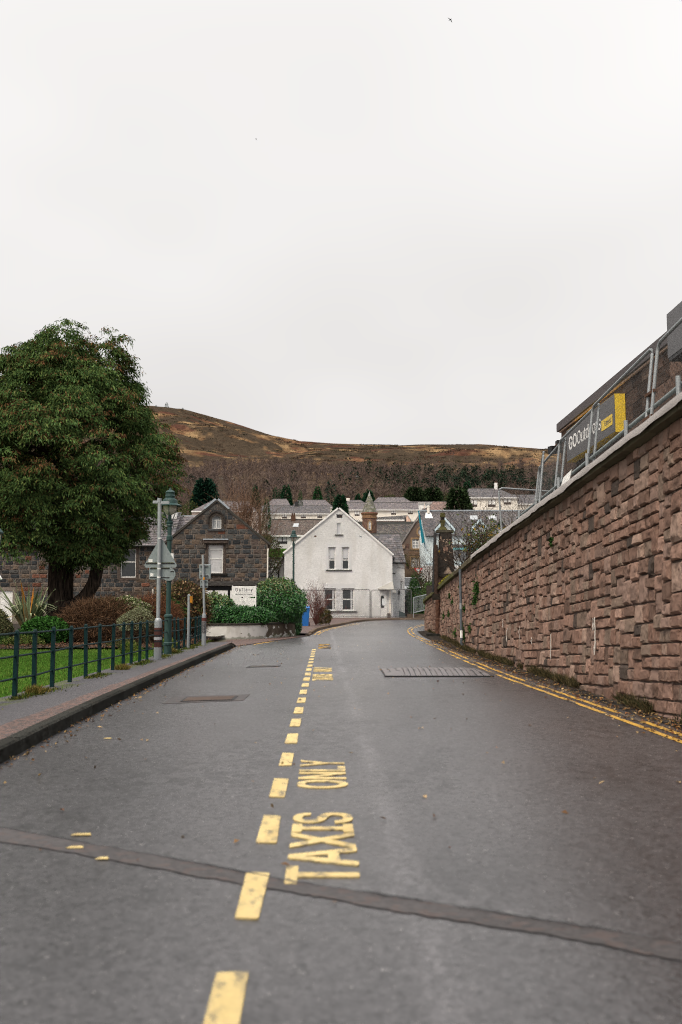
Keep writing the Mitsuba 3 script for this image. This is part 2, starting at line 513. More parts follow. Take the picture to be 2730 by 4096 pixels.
def ribbon(pts, w, z=0.004, n=None, zf=None):
    """A flat strip of width w along a polyline on the road."""
    p = np.asarray(pts, float)
    if n:
        s = np.concatenate([[0], np.cumsum(np.linalg.norm(np.diff(p, axis=0), axis=1))])
        from scipy.interpolate import PchipInterpolator
        u = np.linspace(0, s[-1], n)
        p = np.stack([PchipInterpolator(s, p[:, k])(u) for k in (0, 1)], 1)
    t = unit(np.gradient(p, axis=0))
    nn = np.stack([-t[:, 1], t[:, 0]], 1)
    w = np.broadcast_to(w, (len(p),))[:, None]
    a, b = p - nn * w / 2, p + nn * w / 2
    za, zb = road_z(a[:, 0], a[:, 1]) + z, road_z(b[:, 0], b[:, 1]) + z
    v = np.vstack([np.column_stack([a, za]), np.column_stack([b, zb])])
    m = len(p)
    i = np.arange(m - 1)
    return v, np.stack([i, i + m, i + m + 1, i + 1], 1)


# the reinstated trench crossing the road near the camera, with a dark sealed edge
TU = [(-6, 7.9), (-3.0, 6.15), (-1.79, 5.37), (-0.77, 4.72), (-0.24, 4.36), (0.23, 4.11), (0.6, 3.9), (0.93, 3.72), (1.4, 3.42), (2.6, 2.7), (3.5, 2.2)]
TL = [(-6, 7.45), (-3.0, 5.72), (-1.67, 5.02), (-0.72, 4.45), (-0.38, 4.25), (-0.06, 4.07), (0.22, 3.90), (0.74, 3.62), (1.13, 3.36), (2.6, 2.42), (3.5, 1.9)]
r_ = np.random.default_rng(3)
m = 140
tt_ = np.linspace(0, len(TU) - 1, m)
edge_u = np.stack([np.interp(tt_, range(len(TU)), [p[i] for p in TU]) for i in (0, 1)], 1)
edge_l = np.stack([np.interp(tt_, range(len(TL)), [p[i] for p in TL]) for i in (0, 1)], 1)
edge_l = edge_l * .86 + edge_u * .14
edge_u[:, 1] += r_.normal(0, .005, m)
edge_l[:, 1] += .05 * (meshkit.fbm(np.stack([tt_ * 3, tt_ * 0, tt_ * 0], 1), 4) - .5) + r_.normal(0, .006, m)
v = np.vstack([np.column_stack([edge_u, np.full(m, .004)]), np.column_stack([edge_l, np.full(m, .004)])])
put('road', 'trench_patch', MB().add(v, [[i, i + m, i + m + 1, i + 1] for i in range(m - 1)]), 'm_trench', label='reddish brown repair strip crossing the road')
put('road', 'seam', MB().add(*ribbon(edge_u, 0.004 + 0.026 * meshkit.fbm(np.stack([tt_ * 2.2, tt_ * 0, tt_ * 0], 1), 3) ** 2, 0.008)), 'm_black', label='dark sealed edge of the repair strip')

# dashes
for k in range(21):
    y0, y1 = 2.66 + 1.188 * k, 3.28 + 1.188 * k
    c = lambda y: -0.288 - 0.0162 * y
    e = [r_.normal(0, 0.006) for _ in range(4)]
    pts = []
    for (sx, yy) in ((-.041, y0), (.041, y0), (.041, y1), (-.041, y1)):
        pts.append((c(yy) + sx + r_.normal(0, .003), yy + r_.normal(0, .01)))
    P4 = Polygon(pts).buffer(0.008).simplify(0.002)
    mb = MB().poly_xy(P4, 0.001, 0.0075)
    put('road', 'dash', mb, 'm_yellow')


def road_text(word, x_base, y0, length, height, mat_='m_yellow', bold=True):
    m_ = meshkit.text_mesh(word, 1.0, 0.0065, bold=bold)
    v = m_.vertices.copy()
    lo, hi = v[:, :2].min(0), v[:, :2].max(0)
    a = (v[:, 0] - lo[0]) / (hi[0] - lo[0]) * length
    b = (v[:, 1] - lo[1]) / (hi[1] - lo[1]) * height
    y = y0 + a
    v = np.stack([x_base(y) - b, y, v[:, 2] + 0.001], 1)
    put('road', 'lettering', (v, m_.faces), mat_, label=f'yellow painted word {word}')


xb = lambda y: 0.165 - 0.018 * y
road_text('TAXIS', xb, 4.30, 1.44, 0.33)
road_text('ONLY', xb, 6.50, 1.16, 0.335)
road_text('TAXIS', lambda y: xb(y) + 0.0, 15.75, 1.45, 0.34, 'm_yellow')
road_text('ONLY', lambda y: xb(y) + 0.0, 17.85, 1.17, 0.34, 'm_yellow')
road_text('TAXIS', lambda y: xb(y) + 0.06, 27.4, 1.45, 0.36, 'm_yellowworn')
road_text('ONLY', lambda y: xb(y) + 0.06, 29.5, 1.17, 0.36, 'm_yellowworn')

DY = [(3.22, 3), (3.12, 7.5), (3.08, 9.3), (3.0, 12), (2.93, 13.9), (2.83, 16.9), (2.80, 22), (2.86, 30.7), (2.95, 38.6), (3.28, 46.6), (4.3, 56), (5.6, 62), (8.5, 67)]
put('road', 'line', MB().add(*ribbon(DY, 0.075, 0.004, 120)), 'm_yellowworn', label='yellow no-waiting line nearest the wall')
put('road', 'line', MB().add(*ribbon([(x - .17, y + .02) for x, y in DY[:-3]] + [(4.1, 56.3), (5.4, 62.4), (8.3, 67.5)], 0.07, 0.004, 120)), 'm_yellowworn', label='yellow no-waiting line nearest the road')
put('road', 'line', MB().add(*ribbon([(-1.08, 40.2), (-0.98, 46), (-0.45, 53), (0.1, 58), (1.0, 63.5)], 0.09, 0.004, 30)), 'm_yellowworn', label='worn yellow line along the far kerb')
put('road', 'line', MB().add(*ribbon([(-0.92, 40.6), (-0.8, 46), (-0.25, 53), (0.35, 58), (1.3, 63.0)], 0.08, 0.004, 30)), 'm_yellowworn', label='worn yellow line along the far kerb')
put('road', 'line', MB().add(*ribbon([(-2.62, 29.8), (-2.5, 31.4), (-2.1, 33.3)], 0.10, 0.004, 8)), 'm_yellowworn', label='short worn yellow line at the side turning')
put('road', 'line', MB().add(*ribbon([(-2.35, 34.4), (-1.9, 34.6)], 0.1, 0.004, 4)), 'm_yellowworn', label='short worn yellow line before the low wall')
# stray flecks of yellow paint near the repair strip
for (x, y, l, a) in ((-1.32, 5.20, .10, .2), (-1.28, 4.93, .08, .1), (-1.10, 4.72, .06, .3), (-2.05, 8.9, .07, .2)):
    m_ = MB().poly_xy(Polygon([(x - l / 2, y - .02), (x + l / 2, y - .015), (x + l / 2 - .01, y + .02), (x - l / 2 + .015, y + .015)]), .005, .009)
    put('road', 'paint_fleck', m_, 'm_yellow')

# pavement on the left, its kerb stones, and the flush strip before the low wall
KB = [(-2.30, -4), (-2.40, 2), (-2.51, 7.4), (-2.59, 9), (-2.68, 11.4), (-2.79, 15.6), (-2.92, 22.2), (-2.97, 26), (-3.02, 29.0)]
ky = np.array([p[1] for p in KB]); kx = np.array([p[0] for p in KB])
kerb_x = lambda y: np.interp(y, ky, kx)
FENCE = [(-3.70, -3), (-3.75, 8), (-3.75, 19.9), (-3.82, 22.2), (-3.87, 24.5), (-3.95, 27), (-4.1, 29.5)]
fence_x = lambda y: np.interp(y, [p[1] for p in FENCE], [p[0] for p in FENCE])
yy = np.linspace(-4, 29, 60)
edge = [(float(kerb_x(y)) - 0.13, float(y)) for y in yy]
back = [(float(fence_x(y)) - 0.15, float(y)) for y in yy[::-1]]
solo('pavement', 'narrow pavement of dark tarmac with a red chipping strip along the kerb', None,
     MB().poly_xy(Polygon(edge + back), -0.05, 0.118), 'm_pave', kind='structure')
kerbs = thing('kerb', 'dark concrete kerb along the left pavement', None, None, 'structure')
y = -2.0
while y < 29.0:
    y1 = min(y + 0.915, 29.0)
    h0, h1 = (0.121, 0.121) if y1 < 28 else (0.121, 0.035)
    a0, a1 = kerb_x(y + .004), kerb_x(y1 - .004)
    w = 0.13
    v = []
    for (xx, yyy, hh) in ((a0, y + .004, h0), (a1, y1 - .004, h1)):
        v += [(xx, yyy, -0.05), (xx - .008, yyy, hh - .018), (xx - .03, yyy, hh + r_.normal(0, .001)), (xx - w, yyy, hh), (xx - w, yyy, -0.05)]
    q = [[i, i + 1, i + 6, i + 5] for i in range(4)]
    f = np.vstack([np.array(q)[:, [0, 1, 2]], np.array(q)[:, [0, 2, 3]], [[0, 2, 1], [0, 3, 2], [0, 4, 3], [5, 6, 7], [5, 7, 8], [5, 8, 9]]])
    put(kerbs, 'kerb_stone', MB().add(v, f, jit(r_, (0.042, 0.043, 0.040), 0.14)), 'm_stone')
    y = y1
flush = Polygon([(-6.5, 29.02), (-3.0, 29.02), (-2.72, 30.5), (-2.3, 33), (-1.75, 36), (-1.30, 38.6), (-1.5, 40.5), (-1.7, 40.2), (-2.4, 37.3), (-3.2, 35.3), (-4.3, 34.6), (-6.5, 34.6)])
solo('crossing_pavement', 'flush red tarmac strip at the foot of the low white wall', None, MB().poly_xy(flush, -0.04, 0.02), 'm_pave', kind='structure')

# far pavement by the bin and the white house, with its stone kerb
FK = [(-1.25, 38.9), (-1.16, 42), (-1.10, 46.5), (-0.80, 51.5), (-0.33, 56.4), (0.35, 61.5), (1.25, 66.5), (2.3, 69.8), (3.6, 71.6), (5.2, 72.4), (7.0, 72.7), (12.0, 73.0)]
from scipy.interpolate import PchipInterpolator
fs = np.concatenate([[0], np.cumsum(np.linalg.norm(np.diff(np.array(FK), axis=0), axis=1))])
FKX, FKY = PchipInterpolator(fs, [p[0] for p in FK]), PchipInterpolator(fs, [p[1] for p in FK])
us = np.linspace(0, fs[-1], 50)
fe = np.stack([FKX(us), FKY(us)], 1)
top = [(x - .09, y + .05) for x, y in fe]
mb = MB()
m = len(top)
v = np.array([(x, y, road_z(x, y) + 0.10) for x, y in top] + [(min(x, 0) - 4.5 if y < 74 else x, max(y, 41) + (0 if y < 62 else 6), road_z(x, y) + 0.10) for x, y in top])
mb.add(v, [[i, i + 1, i + m + 1, i + m] for i in range(m - 1)])
solo('far_pavement', 'reddish pavement before the white house and the blue bin', None, mb, 'm_pave', kind='structure')
fkerb = thing('far_kerb', 'brown stone kerb curving past the white house', None, None, 'structure')
u = 0.0
while u < fs[-1] - .3:
    u1 = min(u + 0.95, fs[-1])
    a, b = np.array([FKX(u + .006), FKY(u + .006)]), np.array([FKX(u1 - .006), FKY(u1 - .006)])
    d = unit(b - a)
    nn = np.array([-d[1], d[0]])
    v = []
    for p in (a, b):
        z0 = float(road_z(p[0], p[1]))
        h = 0.13 if u > 1 else 0.08
        for (off, z) in ((0, -.05), (.006, h - .02), (.03, h), (.14, h), (.14, -.05)):
            q_ = p + nn * off
            v.append((q_[0], q_[1], z0 + z))
    q = np.array([[i, i + 1, i + 6, i + 5] for i in range(4)])
    f = np.vstack([q[:, [0, 1, 2]], q[:, [0, 2, 3]], [[0, 2, 1], [0, 3, 2], [0, 4, 3], [5, 6, 7], [5, 7, 8], [5, 8, 9]]])
    put(fkerb, 'kerb_stone', MB().add(v, f, jit(r_, (0.15, 0.115, 0.09), 0.15)), 'm_stone')
    u = u1

# lawn, planting bed, gutter dirt
solo('lawn', 'bright green mown lawn behind the railing', None,
     grid_mesh(np.linspace(-16, -3.88, 30), np.linspace(-4, 25.2, 50), lambda x, y: 0.085 + 0.02 * (meshkit.noise(np.stack([x, y, x * 0], -1) * 0.8) - .5)), 'm_lawn', smooth=True, kind='structure')
solo('planting_bed', 'bark covered planting bed of the garden beyond the lawn', None,
     grid_mesh(np.linspace(-18, -3.98, 60), np.linspace(24.6, 34.5, 50), lambda x, y: 0.10 + 0.10 * meshkit.fbm(np.stack([x, y, x * 0], -1) * 2.1, 3)), 'm_dirt', smooth=True, kind='structure')
solo('garden_ground', 'earth around the stone gallery building', None, MB().box(-40, -4.2, 34.5, 66, -0.3, 0.1), 'm_dirt', kind='structure')
GD = [(3.30, 3), (3.22, 9), (3.14, 13), (3.02, 18), (2.98, 24), (3.02, 31), (3.14, 38.6), (3.5, 46.2)]
v, f = [], []
for i, (x, y) in enumerate(GD):
    v += [(x, y, .004), (x + .25, y, .012), (4.15, y, .05)]
solo('gutter', 'strip of dirt and debris at the foot of the stone wall', None,
     MB().add(v, [[3 * i + k, 3 * i + k + 1, 3 * i + k + 4, 3 * i + k + 3] for i in range(len(GD) - 1) for k in (0, 1)]), 'm_dirt', kind='structure')

# grass blades
n = 90000
gx, gy = rng.uniform(-12.5, -3.95, n), 8.5 + 16.6 * rng.uniform(0, 1, n) ** 0.9
P = np.stack([gx, gy, np.full(n, 0.075)], 1)
D = unit(np.stack([rng.normal(0, .35, n), rng.normal(0, .35, n), np.ones(n)], 1))
pat = meshkit.fbm(np.stack([gx * .7, gy * .5, gx * 0], 1), 3)[:, None]
C = np.array([.056, .115, .020]) * (1 - pat) + np.array([.125, .195, .040]) * pat
C = np.clip(C * (1 + .2 * rng.normal(size=(n, 1))), .004, .5)
mb = MB()
mb.add(*leaf_cards(P, D, rand_dir(rng, n), rng.uniform(.03, .065, n), rng.uniform(.006, .012, n), .1, C))
solo('grass', 'short green grass of the lawn behind the railing', 'grass', mb, 'm_leaf', kind='stuff')
mb = MB()
for (cx, cy, k, h) in ((-3.66, 12.05, 420, .14), (-3.62, 16.6, 380, .13), (-3.8, 22.4, 260, .16)):
    P = np.stack([cx + rng.normal(0, .05, k), cy + rng.normal(0, .06, k), np.full(k, .11)], 1)
    D = np.stack([rng.normal(.25, .35, k), rng.normal(0, .4, k), np.full(k, .8)], 1)
    mb.add(*leaf_cards(P, D, rand_dir(rng, k), rng.uniform(.5, 1, k) * h, .012, .1, pick(rng, [(.26, .19, .07), (.2, .15, .05), (.12, .13, .03)], k)))
k = 9000
gy = rng.uniform(9, 30, k)
P = np.stack([fence_x(gy) + .13 + np.abs(rng.normal(0, .10, k)) - .1, gy, np.full(k, .112)], 1)
P = P[meshkit.noise(P * [3, 1.2, 0]) > .42]
k = len(P)
mb.add(*leaf_cards(P, np.stack([rng.normal(0, .6, k), rng.normal(0, .6, k), np.full(k, .8)], 1), rand_dir(rng, k), rng.uniform(.02, .07, k), .012, .1,
                   pick(rng, [(.06, .10, .02), (.12, .12, .03), (.05, .055, .02)], k)))
solo('weeds', 'rough grass tufts and moss along the foot of the green railing', 'weeds', mb, 'm_leaf', kind='stuff')

# ------------------------------------------------------------------ the retaining wall on the right
WP = [(3.46, -4), (3.46, 10), (3.45, 12.2), (3.39, 18), (3.34, 25), (3.45, 29), (3.62, 33.5), (3.84, 38.6), (3.93, 43), (4.05, 48), (4.9, 54), (7.4, 60)]
ws = np.concatenate([[0], np.cumsum(np.linalg.norm(np.diff(np.array(WP), axis=0), axis=1))])
WX, WY = PchipInterpolator(ws, [p[0] for p in WP]), PchipInterpolator(ws, [p[1] for p in WP])
ZT = PchipInterpolator([-6, 10, 20, 27, 37.5, 46, 60], [3.99, 3.11, 2.556, 2.19, 1.86, 1.45, .95])
ztop = lambda y: ZT(np.asarray(y, float))


def wall_pt(s, d, v):
    """s along the wall, d out of its face, v below its top."""
    s = np.asarray(s, float)
    x, y = WX(s), WY(s)
    tx, ty = WX(s, 1), WY(s, 1)
    l = np.hypot(tx, ty)
    zz = ztop(y) - v
    bat = 0.035 * np.asarray(v, float)
    return np.stack([x - ty / l * (d + bat - 0.06), y + tx / l * (d + bat - 0.06), zz], -1)


wall = thing('retaining_wall', 'tall rough red sandstone retaining wall sloping down along the right of the road', 'wall')
S0, S1 = 9.0, ws[-1]
ss = np.linspace(0, S1, 120)
Vd = [0, 4.2]
mb = MB()
fr = wall_pt(ss, np.zeros(120), np.zeros(120)); fb = wall_pt(ss, np.zeros(120), np.full(120, 4.2))
bk = wall_pt(ss, np.full(120, -.5), np.zeros(120))
m = 120
mb.add(np.vstack([fb, fr, bk]), np.array([[r * m + i, r * m + i + 1, (r + 1) * m + i + 1, (r + 1) * m + i] for r in (0, 1) for i in range(m - 1)]))
put(wall, 'mortar', mb, 'm_sandmortar')


def pack(nx, ny, wmin, wmax, hmin, hmax, rg, bias=None):
    """Irregular squared rubble: rectangles of whole cells that fill an nx by ny grid."""
    taken = np.zeros((nx, ny), bool)
    ends = np.zeros(ny, int)
    out = []
    for i in range(nx):
        for j in range(ny):
            if taken[i, j]:
                continue
            w, h = rg.integers(wmin, wmax + 1), rg.integers(hmin, hmax + 1)
            run = 1
            while j + run < ny and run < 12 and not taken[i, j + run]:
                run += 1
            ok = [q for q in range(hmin, hmax + 1) if run - q == 0 or run - q >= hmin]
            if run > hmax and rg.random() < .12:
                ok = [q for q in range(hmax + 1, hmax + 3) if run - q == 0 or run - q >= hmin] or ok
            hh = max(1, min(ok[rg.integers(0, len(ok))] if ok else run, run))
            w = min(w, nx - i)
            e = ends[j - 1] - i if j else 0
            if wmin <= e <= wmax + 1 and rg.random() < .6:
                w = min(e, nx - i)
            ww = 1
            while ww < w and not taken[i + ww, j:j + hh].any():
                ww += 1
            taken[i:i + ww, j:j + hh] = True
            ends[j:j + hh] = i + ww
            out.append((i, j, ww, hh))
    return out


def rock(u0, u1, v0, v1, rg, d0, d1, gap=0.006):
    """A rough-faced block in (u, v, depth): 16 front vertices and a skirt."""
    e = np.array([0, .13, .87, 1])
    uu = u0 + gap + (u1 - u0 - 2 * gap) * e
    vv = v0 + gap + (v1 - v0 - 2 * gap) * e
    U, V_ = np.meshgrid(uu, vv, indexing='ij')
    U, V_ = U.copy(), V_.copy()
    w, h = u1 - u0, v1 - v0
    U[1:3] += rg.normal(0, .035 * w, (2, 4))
    V_[:, 1:3] += rg.normal(0, .035 * h, (4, 2))
    U[0] += abs(rg.normal(0, .03 * w)); U[3] -= abs(rg.normal(0, .03 * w))
    V_[:, 0] += np.abs(rg.normal(0, .025 * h, 4)); V_[:, 3] -= np.abs(rg.normal(0, .025 * h, 4))
    tu, tv = rg.normal(0, .22), rg.normal(.18, .25)
    gu, gv = np.meshgrid([-1, -.33, .33, 1], [-1, -.33, .33, 1], indexing='ij')
    bulge = np.array([[0, .15, .15, 0], [.15, 1, 1, .15], [.15, 1, 1, .15], [0, .15, .15, 0]])
    Dp = d0 + (d1 - d0) * (bulge * (1 + tu * gu + tv * gv) + .45 * tv * gv + rg.normal(0, .12, (4, 4)))
    front = np.stack([U, V_, Dp], -1).reshape(-1, 3)
    ring = [0, 1, 2, 3, 7, 11, 15, 14, 13, 12, 8, 4]
    back_ = front[ring].copy()
    back_[:, 2] = -0.03
    f = []
    for i in range(3):
        for j in range(3):
            a = i * 4 + j
            f += [[a, a + 4, a + 5], [a, a + 5, a + 1]] if (i + j) % 2 else [[a, a + 4, a + 1], [a + 1, a + 4, a + 5]]
    for k in range(12):
        a, b = ring[k], ring[(k + 1) % 12]
        f += [[a, b, 16 + (k + 1) % 12], [a, 16 + (k + 1) % 12, 16 + k]]
    return np.vstack([front, back_]), np.array(f)


wr = np.random.default_rng(21)
CU, CV = 0.058, 0.046
stones = []
for (i, j, w, h) in pack(int((S1 - S0) / CU), 71, 3, 6, 3, 5, wr):
    u0, v0 = S0 + i * CU, j * CV
    yc = float(WY(u0 + w * CU / 2))
    if ztop(yc) - v0 < -0.02 or yc > 57:
        continue
    stones.append((u0, u0 + w * CU, v0, v0 + h * CV, yc))
stones.sort(key=lambda s: -(s[1] - s[0]) * (s[3] - s[2]) / s[4] ** 2 * (0 if s[4] < 9.6 else 1))
WC = [(.255, .163, .130), (.225, .140, .110), (.285, .188, .150), (.20, .128, .102), (.255, .175, .145), (.17, .112, .090), (.30, .21, .17), (.21, .155, .125)]
rest = MB()
vis = 0
for (u0, u1, v0, v1, yc) in stones:
    v, f = rock(u0, u1, v0, v1, wr, wr.uniform(.010, .026), wr.uniform(.026, .056), .006)
    W3 = wall_pt(v[:, 0], v[:, 2], v[:, 1])
    c = np.clip(np.array(WC[wr.integers(0, len(WC))]) * (1 + .10 * wr.normal()), .02, .5)
    if wr.random() < .05:
        c = np.array([.085, .068, .06])
    if vis < 300:
        put(wall, 'stone', MB().add(W3, f, c), 'm_stone', smooth=25)
        vis += 1
    else:
        rest.add(W3, f, c)
put(wall, 'stones', rest, 'm_stone', kind='stuff', label='the smaller and farther stones of the wall')
# coping stones
u = 6.0
while u < S1 - 1:
    u1 = u + 0.98
    a = [u + .005, u1 - .005]
    v = []
    for q in a:
        for (d, h) in ((.14, .0), (.15, -.10), (.10, -.155), (-.42, -.17), (-.42, .05)):
            v.append(wall_pt(q, d, h) + [0, 0, 0])
    q = np.array([[i, i + 1, i + 6, i + 5] for i in range(4)] + [[4, 0, 5, 9]])
    f = np.vstack([q[:, [0, 1, 2]], q[:, [0, 2, 3]], [[0, 2, 1], [0, 3, 2], [0, 4, 3], [5, 6, 7], [5, 7, 8], [5, 8, 9]]])
    yc = float(WY(u))
    c = jit(wr, (.12, .105, .075), .12) if yc < 30 else jit(wr, (.115, .115, .06), .15)
    put(wall, 'coping', MB().add(np.array(v), f, c), 'm_stone')
    u = u1
# weathered lead flashing over the nearer coping
fl = MB()
m = 130
ys_ = np.linspace(6, 24.8, m)
su = ys_ + 4.0
hang = 0.012 + 0.05 * meshkit.fbm(np.stack([ys_ * 1.1, ys_ * 0, ys_ * 0], 1), 3) + .02 * meshkit.noise(np.stack([ys_ * 4, ys_ * 0, ys_ * 0], 1))
rows = [wall_pt(su, np.full(m, -.30), np.full(m, -.185)), wall_pt(su, np.full(m, .06), np.full(m, -.185) - .01 * meshkit.noise(np.stack([ys_ * 3, ys_ * 0, ys_ * 0], 1), 4)),
        wall_pt(su, .155 + .02 * meshkit.noise(np.stack([ys_ * 2, ys_ * 0, ys_ * 0], 1), 8), np.full(m, -.14)), wall_pt(su, .172 + .03 * meshkit.noise(np.stack([ys_ * 2.3, ys_ * 0, ys_ * 0], 1), 2), -hang + .02)]
fl.add(np.vstack(rows), np.array([[r * m + i, r * m + i + 1, (r + 1) * m + i + 1, (r + 1) * m + i] for r in range(3) for i in range(m - 1)]))
put(wall, 'flashing', fl, 'm_lead', smooth=True, label='pale grey weatherproof strip draped over the top of the wall')
# lime streaks run out of the joints low on the wall
for (y, z0, z1, w) in ((13.25, .52, 1.02, .05), (13.35, .84, 1.0, .05), (15.9, .32, .72, .035), (19.9, .45, .72, .04), (20.4, .72, .9, .035), (17.4, .5, .62, .04), (18.6, .55, .8, .02)):
    zz = np.linspace(z1, z0, 7)
    pts = [wall_pt(y + 4 + wr.normal(0, .01), .072 + wr.normal(0, .006), float(ztop(y)) - z)[...] for z in zz]
    put(wall, 'lime_streak', MB().tube(np.array(pts).reshape(-1, 3), w * np.array([.35, .5, .45, .6, .55, .75, .4]) * .38, 7), 'm_lime', smooth=True)
mat('m_lime', two(df((.50, .47, .44))))
# small plants in the joints and dry grass at the foot
mb = MB()
for (y, z, k, r) in ((24.3, 1.55, 500, .11), (24.6, 1.3, 260, .08), (28.6, 1.75, 120, .05), (27.2, 1.1, 90, .05), (27.5, .55, 200, .07), (27.0, .35, 260, .08), (31.5, 1.3, 90, .05), (33, 1.5, 80, .05), (33, .9, 80, .06), (16, 2.2, 60, .04), (25.5, .6, 130, .06), (36, .8, 120, .06), (30, .35, 160, .08)):
    b = wall_pt(y + 4, .05, float(ztop(y)) - z)
    P = b + rng.normal(0, r, (k, 3)) * [.4, .8, 1]
    mb.add(*leaf_cards(P, rng.normal(0, 1, (k, 3)) + [-.6, 0, -.3], rand_dir(rng, k), rng.uniform(.03, .07, k), .03, .2, pick(rng, [(.03, .075, .02), (.05, .10, .025), (.02, .05, .015)], k)))
k = 26000
y = 8.5 + 36 * rng.uniform(0, 1, k) ** 1.3
P = wall_pt(y + 4, .04 + np.abs(rng.normal(0, .05, k)), ztop(y) - .01)
P[:, 2] = .01 + rng.uniform(0, .05, k)
keep = meshkit.fbm(P * [2, .9, 0], 3) > .47
P = P[keep]; k = len(P)
mb.add(*leaf_cards(P, np.stack([rng.normal(-.25, .35, k), rng.normal(0, .35, k), np.full(k, .8)], 1), rand_dir(rng, k), rng.uniform(.04, .20, k) * rng.uniform(.4, 1, k), .009, .1,
                   pick(rng, [(.075, .06, .03), (.045, .04, .022), (.11, .085, .045), (.03, .033, .016)], k)))
solo('wall_weeds', 'dry grass and small ferns growing along the foot and joints of the stone wall', 'weeds', mb, 'm_leaf', kind='stuff')
# moss on the coping near the pier
k = 7000
y = rng.uniform(32.5, 38.2, k)
P = wall_pt(y + 4, rng.uniform(-.25, .15, k), np.full(k, -.16))
keep = rng.uniform(size=k) < np.clip((y - 32.5) / 5, .1, 1)
P = P[keep]; k = len(P)
mb = MB()
mb.add(*leaf_cards(P, rng.normal(0, .5, (k, 3)) + [0, 0, .7], rand_dir(rng, k), .04, .03, .2, pick(rng, [(.20, .19, .03), (.13, .14, .03), (.26, .22, .04)], k)))
solo('moss', 'yellow green moss cushion on the wall coping beside the stone pier', 'moss', mb, 'm_vc', kind='stuff')
# fallen leaves
mb = MB()
k = 2600
y = 8 + 26 * rng.uniform(0, 1, k) ** 1.4
P = np.stack([np.interp(y, [p[1] for p in GD], [p[0] for p in GD]) + rng.normal(.05, .22, k), y, np.full(k, .014)], 1)
P[:, 0] = np.minimum(P[:, 0], WX(y + 4) - .03)
k2 = 260
y2 = 4 + 32 * rng.uniform(0, 1, k2)
P2 = np.stack([rng.uniform(-2.5, 2.9, k2), y2, np.full(k2, .01)], 1)
k3 = 500
y3 = rng.uniform(6, 30, k3)
P3 = np.stack([kerb_x(y3) + np.abs(rng.normal(0, .10, k3)) + .01, y3, np.full(k3, .01)], 1)
P = np.vstack([P, P2, P3]); k = len(P)
D = rng.normal(0, 1, (k, 3)) * [1, 1, .25]
mb.add(*leaf_cards(P, D, rng.normal(0, .4, (k, 3)) + [0, 0, 1], rng.uniform(.015, .06, k), rng.uniform(.012, .035, k), .3,
                   pick(rng, [(.24, .13, .05), (.16, .085, .04), (.30, .20, .08), (.09, .06, .04), (.35, .25, .14), (.20, .09, .04)], k)))
solo('fallen_leaves', 'scattered brown fallen leaves along the gutter and the road', 'leaves', mb, 'm_vc', kind='stuff')

# ------------------------------------------------------------------ green railing on the left
rail = thing('railing', 'dark green iron post and rail railing along the left pavement', 'railing')
posts = [8.75, 9.55, 10.15, 10.86, 11.57, 12.30, 13.06, 13.91, 14.78, 15.59, 16.5, 17.3, 17.95, 18.7, 19.4, 20.3, 21.2, 22.07, 23.2, 23.9, 24.75, 25.95, 27.2, 28.3, 29.2]
fz = lambda y: 0.10
for y in posts:
    x = float(fence_x(y))
    t = r_.normal(0, .012)
    mb = MB()
    h = 0.885 + r_.normal(0, .006)
    sec = [(-.024, -.010), (.024, -.010), (.024, .010), (-.024, .010)]
    lv = [(0.0, 1.05), (h - .03, 1.0), (h - .008, .85), (h + .006, .45)]
    v = [(x + a * k + t * z, y + b * k * 2.2 + t * .5 * z, z) for z, k in lv for a, b in sec]
    q = np.array([[4 * i + j, 4 * i + (j + 1) % 4, 4 * i + 4 + (j + 1) % 4, 4 * i + 4 + j] for i in range(3) for j in range(4)] + [[12, 13, 14, 15]])
    put(rail, 'post', mb.add(v, q), 'm_green')
ry = np.concatenate([[6.5], posts])
for z in (0.845, 0.59, 0.33):
    p = [(float(fence_x(y)), y, z + r_.normal(0, .006)) for y in ry]
    put(rail, 'rail', MB().tube(p, .0125, 8), 'm_green', smooth=40)

# ------------------------------------------------------------------ sign posts and lamps
def disc_xz(mb, x, y, z, r, th=.004, sides=28, c=None):
    g = np.arange(sides) * 2 * np.pi / sides
    return mb.poly_xz(Polygon([(x + r * math.cos(a), z + r * math.sin(a)) for a in g]), y, y + th, c)


def rounded(x0, x1, z0, z1, r=.03):
    return sbox(x0 + r, z0 + r, x1 - r, z1 - r).buffer(r, 6)


sp = thing('sign_post', 'tall grey sign post carrying the backs of a triangular and a rectangular sign', 'sign post')
X, Y = -3.60, 19.7
top, bot = np.array([X - .01, Y, 3.24]), np.array([X - .0, Y, 0.85])
put(sp, 'pole', MB().tube([bot, top], .038, 16), 'm_galv', smooth=40)
put(sp, 'base', MB().lathe(X, Y, [(.074, .05), (.074, .86), (.06, .91), (.04, .93), (.001, .93)], 16), 'm_galv', smooth=40)
put(sp, 'wrap', MB().lathe(X, Y, [(.0765, .36), (.0765, .74)], 16, (.085, .04, .035)), 'm_vc', smooth=True, label='dark red and black peeling sticker round the base')
for z in (.47, .58, .68):
    put(sp, 'band', MB().lathe(X, Y, [(.078, z - .016), (.078, z + .02)], 16, (.03, .032, .036)), 'm_vc', smooth=True)
put(sp, 'patch', MB().lathe(X, Y, [(.0772, .50), (.0772, .56)], 16, (.42, .43, .46)), 'm_vc', smooth=True)
bar = MB().box(X - .14, X - .02, Y - .035, Y + .03, 3.195, 3.25).box(X + .02, X + .18, Y - .035, Y + .03, 3.185, 3.24)
bar.tube([(X - .02, Y, 3.22), (X - .01, Y, 3.30)], .046, 16)
put(sp, 'lamp_bracket', bar, 'm_galv')
tri = Polygon([(X - .255, 1.965), (X + .295, 1.965), (X + .02, 2.445)]).buffer(.045, 6)
ts = put(sp, 'triangular_sign', MB().poly_xz(tri, Y + .052, Y + .056), 'm_grey')
